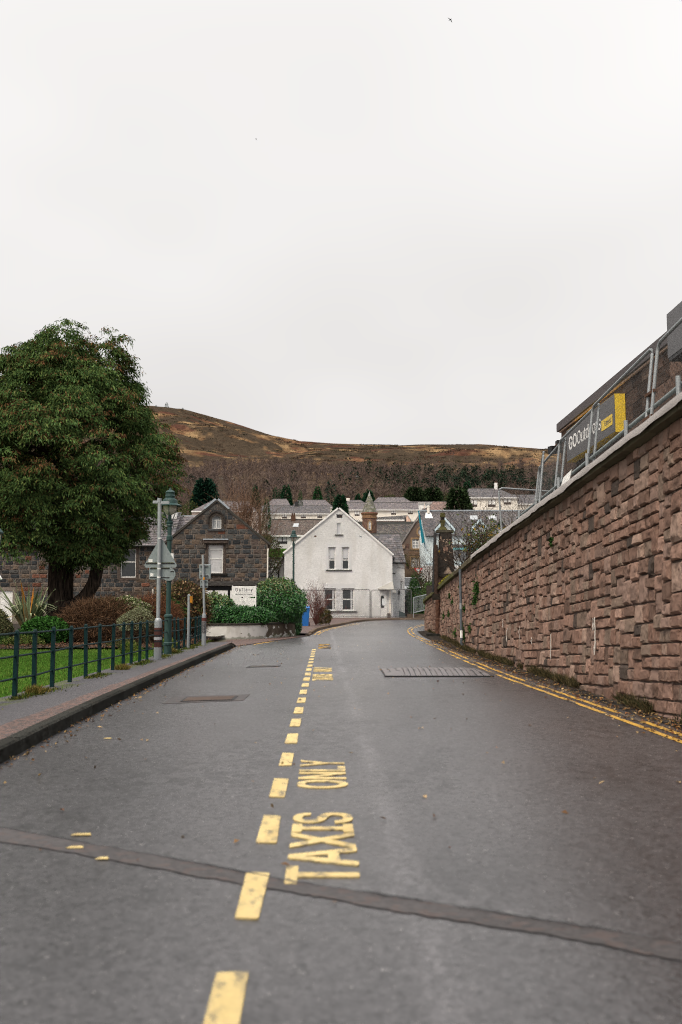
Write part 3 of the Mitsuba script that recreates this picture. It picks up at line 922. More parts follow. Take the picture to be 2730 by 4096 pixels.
put(ts, 'stiffener', MB().box(X - .27, X + .30, Y + .040, Y + .0515, 1.995, 2.012), 'm_black')
put(ts, 'stiffener', MB().box(X - .09, X + .10, Y + .040, Y + .0515, 2.50, 2.512), 'm_black')
put(ts, 'label', MB().box(X - .22, X - .14, Y + .049, Y + .0515, 2.03, 2.09), 'm_white')
pl = put(sp, 'plate', MB().poly_xz(rounded(X - .205, X + .215, 1.69, 1.945, .02), Y + .052, Y + .056), 'm_grey')
for z in (1.72, 1.895):
    put(pl, 'stiffener', MB().box(X - .19, X + .20, Y + .040, Y + .0515, z, z + .014), 'm_black')
put(pl, 'label', MB().box(X - .18, X - .12, Y + .049, Y + .0515, 1.75, 1.81), 'm_white')
for z in (2.0, 2.50, 1.73, 1.90):
    put(sp, 'clip', MB().lathe(X, Y, [(.0385, z - .014), (.0405, z - .014), (.0405, z + .014), (.0385, z + .014)], 16), 'm_white')
mm = MB()
k = 500
zz = np.where(rng.uniform(size=k) < .6, 2.013, 1.911)
P = np.stack([X + rng.uniform(-.25, .28, k) * np.where(zz > 2, 1, .7), Y + .045 + rng.uniform(-.005, .006, k), zz], 1)
mm.add(*leaf_cards(P, rng.normal(0, .6, (k, 3)) + [0, 0, .8], rand_dir(rng, k), .016, .01, .2, pick(rng, [(.10, .12, .03), (.16, .15, .05)], k)))
put(sp, 'moss', mm, 'm_vc', kind='stuff')


def street_lamp(x, y, top, label, s=1.0, bracket=False):
    k = thing('street_lamp', label, 'street lamp', 'old green lamp posts')
    h = top - 0.78 * s
    put(k, 'column', MB().lathe(x, y, [(.085 * s, .05), (.085 * s, .30), (.10 * s, .32), (.10 * s, .36), (.08 * s, .38), (.08 * s, .90), (.095 * s, .92), (.095 * s, .96), (.055 * s, .99), (.05 * s, h - 1.0),
                                       (.06 * s, h - .98), (.06 * s, h - .94), (.05 * s, h - .92), (.048 * s, h - .08), (.075 * s, h - .06), (.06 * s, h - .035), (.075 * s, h - .01), (.075 * s, h + .02), (.045 * s, h + .04),
                                       (.035 * s, h + .20), (.02 * s, h + .22)], 20), 'm_lampgreen', smooth=35)
    for (dx, dy) in ((-1, 0), (1, 0), (0, 1), (0, -1)):
        put(k, 'stay', MB().tube([(x + dx * .045 * s, y + dy * .045 * s, h + .03), (x + dx * .10 * s, y + dy * .10 * s, h + .16 * s), (x + dx * .165 * s, y + dy * .165 * s, h + .38 * s)], .009 * s, 6), 'm_lampgreen', smooth=True)
    put(k, 'glass', MB().lathe(x, y, [(.03 * s, h + .17 * s), (.09 * s, h + .20 * s), (.14 * s, h + .27 * s), (.155 * s, h + .38 * s)], 20), 'm_lampglass', smooth=True)
    put(k, 'hood', MB().lathe(x, y, [(.15 * s, h + .375 * s), (.265 * s, h + .37 * s), (.265 * s, h + .385 * s), (.17 * s, h + .43 * s), (.16 * s, h + .50 * s), (.14 * s, h + .53 * s), (.105 * s, h + .545 * s), (.105 * s, h + .58 * s),
                                     (.115 * s, h + .60 * s), (.10 * s, h + .62 * s), (.10 * s, h + .66 * s), (.11 * s, h + .68 * s), (.08 * s, h + .71 * s), (.03 * s, h + .74 * s), (.02 * s, h + .78 * s), (.001, h + .78 * s)], 20), 'm_lampgreen', smooth=35)
    if bracket:
        b = MB().lathe(x, y, [(.052, 2.60), (.07, 2.62), (.07, 2.70), (.052, 2.72)], 16)
        put(k, 'collar', b, 'm_lampgreen', smooth=35)
        put(k, 'bracket', MB().box(x - .10, x + .10, y - .07, y + .05, 2.20, 2.32), 'm_white')
    return k


mat('m_lampglass', two(pr((0.42, 0.40, 0.34), 0.15, 0.6)))
street_lamp(-3.80, 22.0, 3.78, 'green lamp post behind the grey sign post, below the big conifer', 1.0, True)
rd = thing('round_sign', 'small round grey sign back clamped to the green lamp post', 'sign')
put(rd, 'plate', disc_xz(MB(), -3.79, 21.93, 1.86, .145), 'm_grey')
put(rd, 'strap', MB().lathe(-3.80, 22.0, [(.052, 1.73), (.06, 1.73), (.06, 1.76), (.052, 1.76)], 16), 'm_white')
put(rd, 'stiffener', MB().box(-3.90, -3.68, 21.915, 21.93, 1.915, 1.93), 'm_black')
street_lamp(-2.67, 56.0, 5.46, 'green lamp post standing before the left corner of the white house', 1.1)
k_ = thing('lantern', 'hanging lantern at the left edge below the conifer crown', 'lantern')
lx, ly = -7.68, 22.0
for (dx, dy) in ((-1, -1), (1, -1), (1, 1), (-1, 1)):
    put(k_, 'bar', MB().tube([(lx + dx * .08, ly + dy * .08, 2.40), (lx + dx * .13, ly + dy * .13, 2.78)], .010, 6), 'm_lampgreen')
put(k_, 'glass', MB().lathe(lx, ly, [(.10, 2.41), (.155, 2.77)], 4), 'm_lampglass')
put(k_, 'hood', MB().lathe(lx, ly, [(.2, 2.76), (.2, 2.79), (.12, 2.88), (.06, 2.92), (.06, 2.97), (.001, 3.02)], 8), 'm_lampgreen')
put(k_, 'pole', MB().tube([(lx, ly, 0.05), (lx, ly, 2.41)], .04, 10), 'm_lampgreen', smooth=True)
k_ = thing('bracket_arm', 'pale curved metal arm end at the left edge under the conifer', 'bracket')
put(k_, 'arm', MB().tube([(-8.4, 22.5, 0.1), (-8.4, 22.5, 1.6), (-8.3, 22.5, 1.80), (-8.05, 22.5, 1.86), (-7.80, 22.5, 1.86), (-7.70, 22.5, 1.83), (-7.66, 22.5, 1.76)], .02, 8), 'm_white', smooth=True)

s2 = thing('sign_post', 'slim grey sign post with a box sign and plate, nearest the low white wall', 'sign post')
X, Y = -3.655, 26.7
put(s2, 'pole', MB().tube([(X + .005, Y, .92), (X - .055, Y, 2.53)], .031, 12), 'm_galv', smooth=40)
put(s2, 'base', MB().lathe(X, Y, [(.062, .05), (.058, .90), (.048, .955), (.03, .96)], 16), 'm_galv', smooth=40)
put(s2, 'wrap', MB().lathe(X, Y, [(.0615, .42), (.0605, .84)], 16, (.20, .20, .21)), 'm_vc', smooth=True, label='sticker wrap with black zigzag lines and a red top')
put(s2, 'wrap_top', MB().lathe(X, Y, [(.0622, .76), (.062, .85)], 16, (.11, .045, .04)), 'm_vc', smooth=True)
for i in range(2):
    z = np.linspace(.45, .74, 9)
    a = np.array([(-1) ** j * 1.0 for j in range(9)]) * (1 if i else -1) - math.pi / 2
    put(s2, 'zigzag', MB().tube([(X + .0625 * math.cos(b), Y + .0625 * math.sin(b), c) for b, c in zip(np.interp(np.linspace(0, 8, 41), range(9), a), np.interp(np.linspace(0, 8, 41), range(9), z))], .005, 5), 'm_black')
bx = MB()
v = [(X - .155, Y + .03, 1.90), (X + .14, Y + .06, 1.895), (X + .14, Y + .06, 2.26), (X - .155, Y + .03, 2.27),
     (X - .14, Y + .18, 1.92), (X + .14, Y + .22, 1.90), (X + .14, Y + .22, 2.285), (X - .14, Y + .18, 2.28)]
bx.add(v, [[0, 1, 2, 3], [5, 4, 7, 6], [4, 0, 3, 7], [1, 5, 6, 2], [3, 2, 6, 7], [4, 5, 1, 0]])
put(s2, 'sign_box', bx, 'm_grey')
for z in (1.96, 2.21):
    put(s2, 'channel', MB().box(X - .12, X + .09, Y + .015, Y + .032, z, z + .03), 'm_dark')
p2 = put(s2, 'plate', MB().box(X - .12, X + .09, Y + .035, Y + .045, 1.655, 1.865), 'm_grey')
put(p2, 'channel', MB().box(X - .10, X + .08, Y + .022, Y + .035, 1.68, 1.70), 'm_black')
put(p2, 'channel', MB().box(X - .10, X + .08, Y + .022, Y + .035, 1.80, 1.82), 'm_black')
tg = put(s2, 'tag', MB().box(X - .035, X + .015, Y - .046, Y - .038, 1.86, 1.93), 'm_orange')
mt = meshkit.text_mesh('5', .05, .002, bold=True)
put(tg, 'numeral', (np.stack([X - .025 + mt.vertices[:, 0], Y - .0465 - mt.vertices[:, 2], 1.87 + mt.vertices[:, 1]], 1), mt.faces), 'm_black')
mc = meshkit.text_mesh('C', .05, .002)
put(s2, 'sticker', (np.stack([X - .125 + mc.vertices[:, 0], Y + .026 - mc.vertices[:, 2], 2.05 + mc.vertices[:, 1]], 1), mc.faces), 'm_white')

s3 = thing('marker_post', 'short pale grey post with an orange plate at its top beside the railing', 'post')
X, Y = -3.765, 24.7
put(s3, 'pole', MB().tube([(X, Y, .05), (X + .004, Y, 1.42)], .034, 14), 'm_galv', smooth=40)
put(s3, 'cap', MB().lathe(X + .004, Y, [(.036, 1.40), (.04, 1.41), (.04, 1.43), (.02, 1.445), (.001, 1.445)], 14), 'm_galv', smooth=40)
for z in (1.29, 1.40):
    put(s3, 'clip', MB().lathe(X + .004, Y, [(.035, z), (.042, z), (.042, z + .015), (.035, z + .015)], 14), 'm_grey')
v = [(X + .04, Y - .06, 1.245), (X + .075, Y + .09, 1.225), (X + .075, Y + .09, 1.40), (X + .04, Y - .06, 1.415)]
pb = MB().add(v + [(a + .006, b, c) for a, b, c in v], [[0, 1, 2, 3], [7, 6, 5, 4], [0, 4, 5, 1], [3, 2, 6, 7], [0, 3, 7, 4], [1, 5, 6, 2]])
put(s3, 'plate', pb, 'm_orange')

# ------------------------------------------------------------------ speed cushion, covers
cu = thing('speed_cushion', 'low black rubber speed cushion of bolted sections lying across the right lane', 'speed cushion')
CX0, CX1, CY0, CY1 = .74, 2.50, 16.6, 18.7
nm = 6
wid = [.33, .27, .27, .27, .27, .35]
x = CX0
for i in range(nm):
    x0, x1 = x + .006, x + wid[i] - .006
    x += wid[i]
    h0 = 0.012 if i == 0 else 0.068
    h1 = 0.012 if i == nm - 1 else 0.068
    prof = [(CY0 + .01, .012), (CY0 + .10, .02), (CY0 + .75, .95), (CY0 + .95, 1.0), (CY1 - .95, 1.0), (CY1 - .75, .95), (CY1 - .05, .1)]
    v = []
    for (yy_, k) in prof:
        v += [(x0, yy_, .003), (x0, yy_, .008 + h0 * k), (x1, yy_, .008 + h1 * k), (x1, yy_, .003)]
    q = [[4 * j + a, 4 * j + a + 1, 4 * j + 5 + a, 4 * j + 4 + a] for j in range(len(prof) - 1) for a in range(3)] + [[0, 1, 2, 3], [4 * len(prof) - 1, 4 * len(prof) - 2, 4 * len(prof) - 3, 4 * len(prof) - 4]]
    sec_ = put(cu, 'section', MB().add(v, q), 'm_cushion')
    for a in (.25, .75):
        for yy_ in (CY0 + .70, CY1 - .8):
            xx = x0 + a * (x1 - x0)
            zz_ = .008 + (h0 + (h1 - h0) * a) * .95
            put(sec_, 'bolt', MB().lathe(xx, yy_, [(.028, zz_ + .006), (.001, zz_ + .007)], 8), 'm_black')
    for a in (.33, .67):
        xx = x0 + a * (x1 - x0)
        hh = h0 + (h1 - h0) * a
        pts = [(xx - .008, yy_, .0095 + hh * k) for yy_, k in prof] + [(xx + .008, yy_, .0095 + hh * k) for yy_, k in prof]
        n_ = len(prof)
        put(sec_, 'groove', MB().add(pts, [[j, j + 1, j + n_ + 1, j + n_] for j in range(n_ - 1)]), 'm_black')
put(cu, 'base', MB().box(CX0 - .02, CX1 + .02, CY0 - .06, CY1 + .01, .001, .0065).box(CX0 - .02, CX1 + .02, CY0 - .05, CY0 + .0, .0066, .022), 'm_black')
mat('m_cushion', two(pr((0.115, 0.105, 0.108), 0.5, 0.5)))

cov = thing('manhole_cover', 'sunken rectangular cover framed by brown patched tarmac in the left lane', 'manhole cover')
MBp = [(-2.12, 12.06), (-1.23, 12.45), (-1.22, 13.28), (-2.13, 12.93)]
put(cov, 'surround', MB().poly_xy(Polygon(MBp).buffer(.02), .001, .005), 'm_trench')
put(cov, 'frame', MB().poly_xy(Polygon([(-1.96, 12.26), (-1.33, 12.46), (-1.33, 13.0), (-1.97, 12.80)]), .0055, .012), 'm_black')
put(cov, 'cover', MB().poly_xy(Polygon([(-1.93, 12.29), (-1.36, 12.48), (-1.36, 12.95), (-1.94, 12.76)]), .0125, .015, (.12, .095, .085)), 'm_stone')
cov2 = thing('drain_cover', 'small dark sunken cover farther up the left lane', 'drain cover')
put(cov2, 'frame', MB().poly_xy(Polygon([(-1.80, 19.06), (-1.18, 19.30), (-1.18, 19.72), (-1.78, 19.58)]), .001, .006), 'm_black')
put(cov2, 'cover', MB().poly_xy(Polygon([(-1.74, 19.12), (-1.22, 19.33), (-1.22, 19.56), (-1.72, 19.46)]), .0065, .010, (.10, .095, .095)), 'm_stone')

# ------------------------------------------------------------------ low white wall, gallery sign, bin
LW = [(-6.2, 34.35), (-5, 34.2), (-3.97, 34.25), (-2.93, 35.05), (-2.3, 36.7), (-1.72, 39.4), (-1.75, 40.4)]
ls = np.concatenate([[0], np.cumsum(np.linalg.norm(np.diff(np.array(LW), axis=0), axis=1))])
LX, LY = PchipInterpolator(ls, [p[0] for p in LW]), PchipInterpolator(ls, [p[1] for p in LW])


def sweep_wall(prof, n=60):
    uu = np.linspace(0, ls[-1], n)
    x, y, tx, ty = LX(uu), LY(uu), LX(uu, 1), LY(uu, 1)
    l = np.hypot(tx, ty)
    k = len(prof)
    v = np.stack([np.stack([x + ty / l * d, y - tx / l * d, np.full(n, z)], 1) for d, z in prof], 1).reshape(-1, 3)
    i, j = np.meshgrid(np.arange(n - 1), np.arange(k), indexing='ij')
    q = np.stack([i * k + j, i * k + (j + 1) % k, (i + 1) * k + (j + 1) % k, (i + 1) * k + j], -1).reshape(-1, 4)
    q = np.vstack([q, [[(n - 1) * k + a for a in (0, 1, 2, 3)]]])
    return v, q


low = thing('garden_wall', 'low curved white painted wall with peeling render below the laurel hedge', 'wall')
put(low, 'body', MB().add(*sweep_wall([(0, -.05), (0, .50), (-.2, .50), (-.2, -.05)])), 'm_lowwall')
cpm = MB().add(*sweep_wall([(.03, .502), (.035, .565), (-.23, .57), (-.23, .502)]), (.060, .056, .048))
put(low, 'coping', cpm, 'm_stone')

gs = thing('gallery_sign', 'white board sign lettered Gallery standing in the laurel hedge', 'sign')
X0, X1, Y = -3.92, -3.045, 35.85
put(gs, 'upper_board', MB().box(X0 + .03, X1 - .03, Y, Y + .03, 1.49, 1.875), 'm_white')
put(gs, 'lower_board', MB().box(X0 + .03, X1 - .03, Y, Y + .03, 1.08, 1.445), 'm_white')
for xx in (X0, X1 - .04):
    put(gs, 'post', MB().box(xx, xx + .04, Y - .01, Y + .05, .50, 1.89), 'm_white')


def text_xz(parent, name, word, x0, x1, z0, h, y, m_, bold=False, spread=1.0):
    t = meshkit.text_mesh(word, 1.0, .002, bold=bold)
    v = t.vertices
    lo, hi = v[:, :2].min(0), v[:, :2].max(0)
    a = (v[:, 0] - lo[0]) / (hi[0] - lo[0])
    put(parent, name, (np.stack([x0 + a * (x1 - x0), y - v[:, 2], z0 + v[:, 1] * h], 1), t.faces), m_)


text_xz(gs, 'lettering', 'G a l l e r y', X0 + .13, X1 - .13, 1.69, .115, Y - .002, 'm_ink', True)
text_xz(gs, 'lettering', 'McCallum Art House', X0 + .13, X1 - .13, 1.555, .055, Y - .002, 'm_ink', True)
put(gs, 'rule', MB().box(X0 + .19, X1 - .19, Y - .004, Y - .001, 1.638, 1.642), 'm_ink')
ex, ez = (X0 + X1) / 2 - .01, 1.285
em = put(gs, 'emblem', MB().poly_xz(Point(ex, ez).buffer(.062, 16).difference(Point(ex, ez).buffer(.054, 16)).difference(sbox(ex - .025, ez - .08, ex + .025, ez - .045)), Y - .004, Y - .001), 'm_ink')
for i in range(8):
    a = i * math.pi / 4
    put(em, 'ray', MB().tube([(ex + .010 * math.cos(a), Y - .003, ez + .010 * math.sin(a)), (ex + .034 * math.cos(a), Y - .003, ez + .034 * math.sin(a))], .0028, 4), 'm_ink')

wb = thing('wheelie_bin', 'blue wheelie bin standing at the end of the laurel hedge', 'bin')
bx0, by = -1.975, 53.7
v = []
for (z, w, d) in ((.10, .22, .27), (1.00, .285, .345), (1.04, .30, .36), (1.04, .26, .32)):
    v += [(bx0 - w, by - d, z), (bx0 + w, by - d, z), (bx0 + w, by + d, z), (bx0 - w, by + d, z)]
q = [[4 * i + j, 4 * i + (j + 1) % 4, 4 * i + 4 + (j + 1) % 4, 4 * i + 4 + j] for i in range(3) for j in range(4)]
put(wb, 'body', MB().add(v, q + [[3, 2, 1, 0]]), 'm_bin')
put(wb, 'lid', MB().add([(bx0 - .31, by - .40, 1.05), (bx0 + .31, by - .40, 1.05), (bx0 + .31, by + .36, 1.08), (bx0 - .31, by + .36, 1.08),
                         (bx0 - .27, by - .33, 1.13), (bx0 + .27, by - .33, 1.13), (bx0 + .27, by + .34, 1.15), (bx0 - .27, by + .34, 1.15)],
                        [[0, 1, 5, 4], [1, 2, 6, 5], [2, 3, 7, 6], [3, 0, 4, 7], [4, 5, 6, 7], [3, 2, 1, 0]]), 'm_bin')
put(wb, 'handle', MB().tube([(bx0 - .25, by + .42, 1.06), (bx0 + .25, by + .42, 1.06)], .018, 8), 'm_bin')
for s in (-1, 1):
    put(wb, 'wheel', MB().tube([(bx0 + s * .24, by + .25, .20), (bx0 + s * .29, by + .25, .20)], .10, 14), 'm_black')

# ------------------------------------------------------------------ vegetation helpers
def shell_points(rg, n, c, r, lo=-1.0, inner=.55):
    """Points in the outer part of a lumpy ellipsoid."""
    d = rand_dir(rg, int(n * 2.2))
    d = d[d[:, 2] > lo][:n]
    lump = 0.72 + 0.56 * meshkit.fbm(d * 2.3 + np.array(c) * .37, 3)
    k = inner + (1 - inner) * rg.uniform(0, 1, len(d)) ** .45
    return np.array(c) + d * np.array(r) * (lump * k)[:, None], d


def bush(name, label, c, r, n, L, W, cols, cat='bush', twig=None, droop=0.0, lo=-.8, m_='m_leaf', group=None, flat=.6, inner=.5, parts=True, tipcols=None):
    rg = np.random.default_rng(abs(hash_(label)) % 2 ** 31)
    k = thing(name, label, cat, group)
    P, d = shell_points(rg, n, c, r, lo, inner)
    n = len(P)
    D = unit(d * .5 + rg.normal(0, .6, (n, 3)) + [0, 0, -droop])
    N = unit(d * flat + rg.normal(0, .5, (n, 3)) + [0, 0, .4])
    C = pick(rg, cols, n, .22)
    if tipcols is not None:
        t = rg.uniform(size=n) < np.clip((d[:, 2] - .25) * 1.1, 0, .7)
        C[t] = pick(rg, tipcols, int(t.sum()), .2)
    put(k, 'foliage', MB().add(*leaf_cards(P, D, N, rg.uniform(.65, 1.2, n) * L, rg.uniform(.7, 1.2, n) * W, .18, C)), m_)
    if twig is not None:
        put(k, 'stems', twigs(MB(), rg, (c[0], c[1], c[2] - r[2] * .85), .9, r[2] * 1.5, 9, 2, .012 + .012 * r[0], twig), 'm_vc')
    return k


def hash_(s):
    h = 7
    for ch in s:
        h = (h * 131 + ord(ch)) % 1000003
    return h


# ------------------------------------------------------------------ the large conifer
tr = thing('conifer_tree', 'huge dark green conifer with rusty cone clusters filling the left of the view', 'tree')
TX, TY = -11.3, 40.0
prof = [(2.3, .5), (2.8, 1.7), (3.3, 2.5), (4.1, 3.2), (5.2, 4.4), (6.3, 4.95), (7.1, 4.85), (8.0, 4.5), (8.9, 3.85), (9.8, 3.25), (10.6, 2.95), (11.3, 2.75), (11.9, 2.5), (12.4, 1.6)]
pz, prr = [p[0] for p in prof], [p[1] for p in prof]
tg = np.random.default_rng(11)
nl = 205
zl = tg.uniform(2.9, 11.75, nl * 4)
zl = zl[tg.uniform(size=len(zl)) < .18 + np.interp(zl, pz, prr) / 4.9][:nl]
nl = len(zl)
pl_ = (np.arange(nl) * 2.39996 + tg.normal(0, .5, nl)) % (2 * np.pi)
rl_ = np.interp(zl, pz, prr)
rl_ = np.where((np.cos(pl_) < .1) & (zl < 5), np.maximum(rl_, 3.6), rl_) 
sl_ = tg.uniform(.65, 1.25, nl) * np.clip(.45 + rl_ * .15, .5, 1.1)
rl_ = np.maximum(rl_ - .98 * sl_ - .22, 0) * tg.uniform(.78, 1.08, nl)
LC = np.stack([TX + rl_ * np.cos(pl_), TY + rl_ * np.sin(pl_), zl], 1)
# inner lobes close the view through the middle of the crown
ni = 46
zi = tg.uniform(3.4, 11.2, ni)
pi2 = tg.uniform(0, 2 * np.pi, ni)
ri = np.interp(zi, pz, prr) * tg.uniform(0, .45, ni)
LC = np.vstack([LC, np.stack([TX + ri * np.cos(pi2), TY + ri * np.sin(pi2), zi], 1)])
sl_ = np.concatenate([sl_, tg.uniform(.9, 1.3, ni)])
pl_ = np.concatenate([pl_, pi2])
nl += ni
per = 15
li = np.repeat(np.arange(nl), per)
ncl = len(li)
dl = rand_dir(tg, ncl)
dl[:, 2] = np.abs(dl[:, 2]) * 1.1 - .35
dl[:, :2] += .35 * np.stack([np.cos(pl_), np.sin(pl_)], 1)[li]
dl = unit(dl)
CC = LC[li] + dl * (sl_[li] * tg.uniform(.55, 1.0, ncl))[:, None] * [1, 1, 1.0]
outd = unit(dl + np.array([0, 0, .15]))
cards = MB()
ns = 84
idx = np.repeat(np.arange(ncl), ns)
n = len(idx)
cs = tg.uniform(.26, .58, ncl)
# a clump is a drooping fan of branchlets that leaves its limb outwards and hangs at the tips
u = tg.uniform(0, 1, n)
fan = tg.normal(0, .62, n)
ph = np.arctan2(outd[:, 1], outd[:, 0])
cx_, sx_ = np.cos(ph)[idx], np.sin(ph)[idx]
reach = u * cs[idx] * 1.3
P = CC[idx] + np.stack([(cx_ * np.cos(fan) - sx_ * np.sin(fan)) * reach, (sx_ * np.cos(fan) + cx_ * np.sin(fan)) * reach, (.35 * u - .80 * u * u) * cs[idx] + dl[idx, 2] * .25 * u], 1)
hang = tg.uniform(0, 1, n)
P[:, 2] -= hang ** 1.5 * (.08 + .50 * u) * cs[idx]
P += tg.normal(0, .035, (n, 3))
D = unit(np.stack([cx_ * .55, sx_ * .55, -.15 - .8 * u], 1) + tg.normal(0, .40, (n, 3)))
N = unit(outd[idx] + tg.normal(0, .55, (n, 3)))
C = pick(tg, [(.060, .104, .032), (.078, .130, .038), (.045, .085, .030), (.112, .150, .048), (.065, .112, .042)], n, .2)
C *= (0.70 + 0.60 * tg.uniform(size=nl))[li][idx][:, None]
rusty = (tg.uniform(size=nl) ** 3.0 * np.clip((LC[:, 2] - 1) / 6, .35, 1.2))[li]
tip = (hang < .5) & (u > .2) & (dl[idx, 2] > -.15) & (tg.uniform(size=n) < 1.7 * rusty[idx])
C[tip] = pick(tg, [(.130, .062, .032), (.155, .092, .042), (.105, .054, .030), (.12, .105, .042)], int(tip.sum()), .22)
cards.add(*leaf_cards(P, D, N, tg.uniform(.09, .22, n), tg.uniform(.028, .06, n), .25, C))
put(tr, 'crown', cards, 'm_leaf')
tk = MB()
g = np.linspace(0, 2 * np.pi, 25)[:-1]
v = []
lv = [(0.0, .78), (.35, .60), (1.0, .50), (1.8, .48), (2.6, .46), (4.5, .40), (7, .28), (10, .12), (12, .03)]
for z_, r0 in lv:
    for a in g:
        r1 = r0 * (1 + .10 * math.sin(5 * a + z_ * .6) + .06 * math.sin(11 * a + 1) + .05 * math.sin(3 * a - z_))
        v.append((TX + .05 + r1 * math.cos(a), TY + r1 * math.sin(a), z_))
q = [[i * 24 + j, i * 24 + (j + 1) % 24, (i + 1) * 24 + (j + 1) % 24, (i + 1) * 24 + j] for i in range(len(lv) - 1) for j in range(24)]
put(tr, 'trunk', tk.add(v, q), 'm_bark', smooth=True)
put(tr, 'limb', MB().tube([(-11.0, 39.8, 1.0), (-10.5, 39.6, 1.15), (-10.1, 39.5, 1.5), (-9.75, 39.4, 2.1), (-9.62, 39.4, 2.8), (-9.5, 39.4, 3.6), (-9.3, 39.4, 5.5), (-9.1, 39.5, 7.2)], [.42, .34, .30, .27, .25, .22, .14, .05], 12), 'm_bark', smooth=True)
for i in range(26):
    a, z_ = tg.uniform(0, 2 * np.pi), tg.uniform(3.7, 10.5)
    R_ = np.interp(z_, pz, prr) * .85
    pts = [(TX + R_ * t * math.cos(a), TY + R_ * t * math.sin(a), z_ - .4 + .8 * t - .7 * t * t) for t in np.linspace(.05, 1, 6)]
    put(tr, 'limb', MB().tube(pts, np.linspace(.11, .02, 6), 6), 'm_bark', smooth=True)

# ------------------------------------------------------------------ garden plants
bush('rounded_shrub', 'clipped grey green rounded shrub at the left edge beyond the lawn', (-9.85, 27.4, .55), (.85, .8, .66), 24000, .055, .028, [(.085, .095, .045), (.11, .105, .055), (.06, .08, .035), (.13, .11, .06)], 'shrub', (.06, .045, .03))
bush('ground_shrub', 'small bright green leafy shrub below the flax plant', (-7.95, 26.9, .48), (.62, .55, .42), 5200, .075, .05, [(.035, .10, .02), (.05, .13, .03), (.025, .07, .018)], 'shrub')
bush('low_plant', 'low yellowish green plant at the edge of the lawn', (-8.15, 25.7, .20), (.55, .3, .22), 2400, .05, .03, [(.09, .12, .03), (.13, .14, .05), (.05, .08, .02)], 'plant')
bush('low_plant', 'low dark green plant under the rounded shrub', (-9.0, 25.9, .2), (.6, .35, .25), 2200, .05, .03, [(.03, .06, .02), (.045, .08, .025)], 'plant')
bush('low_plant', 'low dull green plant before the grey green shrub', (-5.55, 25.4, .18), (.4, .3, .16), 1600, .06, .02, [(.06, .075, .025), (.09, .09, .04)], 'plant')


def twig_bush(name, label, c, r, n, L, cols, cat='bush', leafn=0, leafc=None, lo=-.9):
    rg = np.random.default_rng(hash_(label))
    k = thing(name, label, cat)
    P, d = shell_points(rg, n, c, r, lo, .35)
    n = len(P)
    D = unit(d * .7 + rg.normal(0, .75, (n, 3)))
    put(k, 'twigs', MB().add(*leaf_cards(P, D, rand_dir(rg, n), rg.uniform(.5, 1.3, n) * L, .013, .3, pick(rg, cols, n, .25))), 'm_vc')
    if leafn:
        P, d = shell_points(rg, leafn, c, np.array(r) * 1.02, .0, .8)
        n = len(P)
        put(k, 'leaves', MB().add(*leaf_cards(P, rg.normal(0, 1, (n, 3)), unit(d + rg.normal(0, .5, (n, 3))), rg.uniform(.04, .10, n), rg.uniform(.03, .05, n), .2, pick(rg, leafc, n))), 'm_leaf')
    return k


BR = [(.085, .048, .028), (.12, .068, .04), (.06, .036, .024), (.15, .09, .055), (.045, .03, .02)]
twig_bush('brown_hedge', 'wide mass of bare brown twigs behind the railing below the conifer', (-6.75, 28.0, .55), (1.15, 1.1, .82), 21000, .24, BR, 'hedge')
twig_bush('brown_hedge', 'reddish brown clipped hedge top right of the pale variegated climber', (-5.55, 29.2, .72), (1.0, .9, .75), 14000, .16, [(.13, .06, .035), (.16, .08, .045), (.09, .045, .03)], 'hedge')
k = 9000
P = np.stack([rng.uniform(-11, -4.0, k), rng.uniform(24.55, 31, k), np.zeros(k)], 1)
P[:, 2] = .12 + .10 * meshkit.fbm(np.stack([P[:, 0], P[:, 1], P[:, 0] * 0], 1) * 2.1, 3)
solo('bark_chips', 'brown bark chips and fallen leaves covering the planting bed', 'bark chips',
     MB().add(*leaf_cards(P, rng.normal(0, 1, (k, 3)) * [1, 1, .4], rng.normal(0, .5, (k, 3)) + [0, -.3, 1], rng.uniform(.03, .09, k), rng.uniform(.02, .05, k), .2, pick(rng, [(.12, .065, .04), (.085, .048, .032), (.16, .095, .06), (.05, .033, .025)], k))), 'm_vc', kind='stuff')
bush('climber', 'pale variegated climber spread over the brown twigs', (-6.35, 28.6, .95), (.95, .7, .46), 3000, .09, .06, [(.10, .14, .05), (.22, .22, .14), (.14, .16, .07), (.40, .36, .26), (.06, .09, .03)], 'plant', lo=.05, inner=.8)
bush('small_conifer', 'small dark green bush at the foot of the conifer trunk', (-7.6, 31.0, 1.05), (.35, .3, .32), 2600, .05, .02, [(.03, .07, .02), (.04, .08, .025)], 'bush')
bush('grey_shrub', 'grey green woolly shrub behind the railing beside the sign post', (-5.50, 26.9, .62), (.52, .55, .5), 6500, .035, .018, [(.20, .22, .13), (.14, .16, .085), (.10, .10, .05), (.25, .26, .17)], 'shrub', (.09, .06, .04), lo=-.2, inner=.7)
twig_bush('bare_shrub', 'tangle of bare brown stems under the grey green shrub', (-5.45, 26.95, .42), (.5, .5, .45), 3500, .25, [(.10, .07, .045), (.07, .05, .035)], 'shrub')
fx = thing('flax_plant', 'tall flax plant with long arching striped leaves left of the conifer trunk', 'plant')
fg = np.random.default_rng(31)
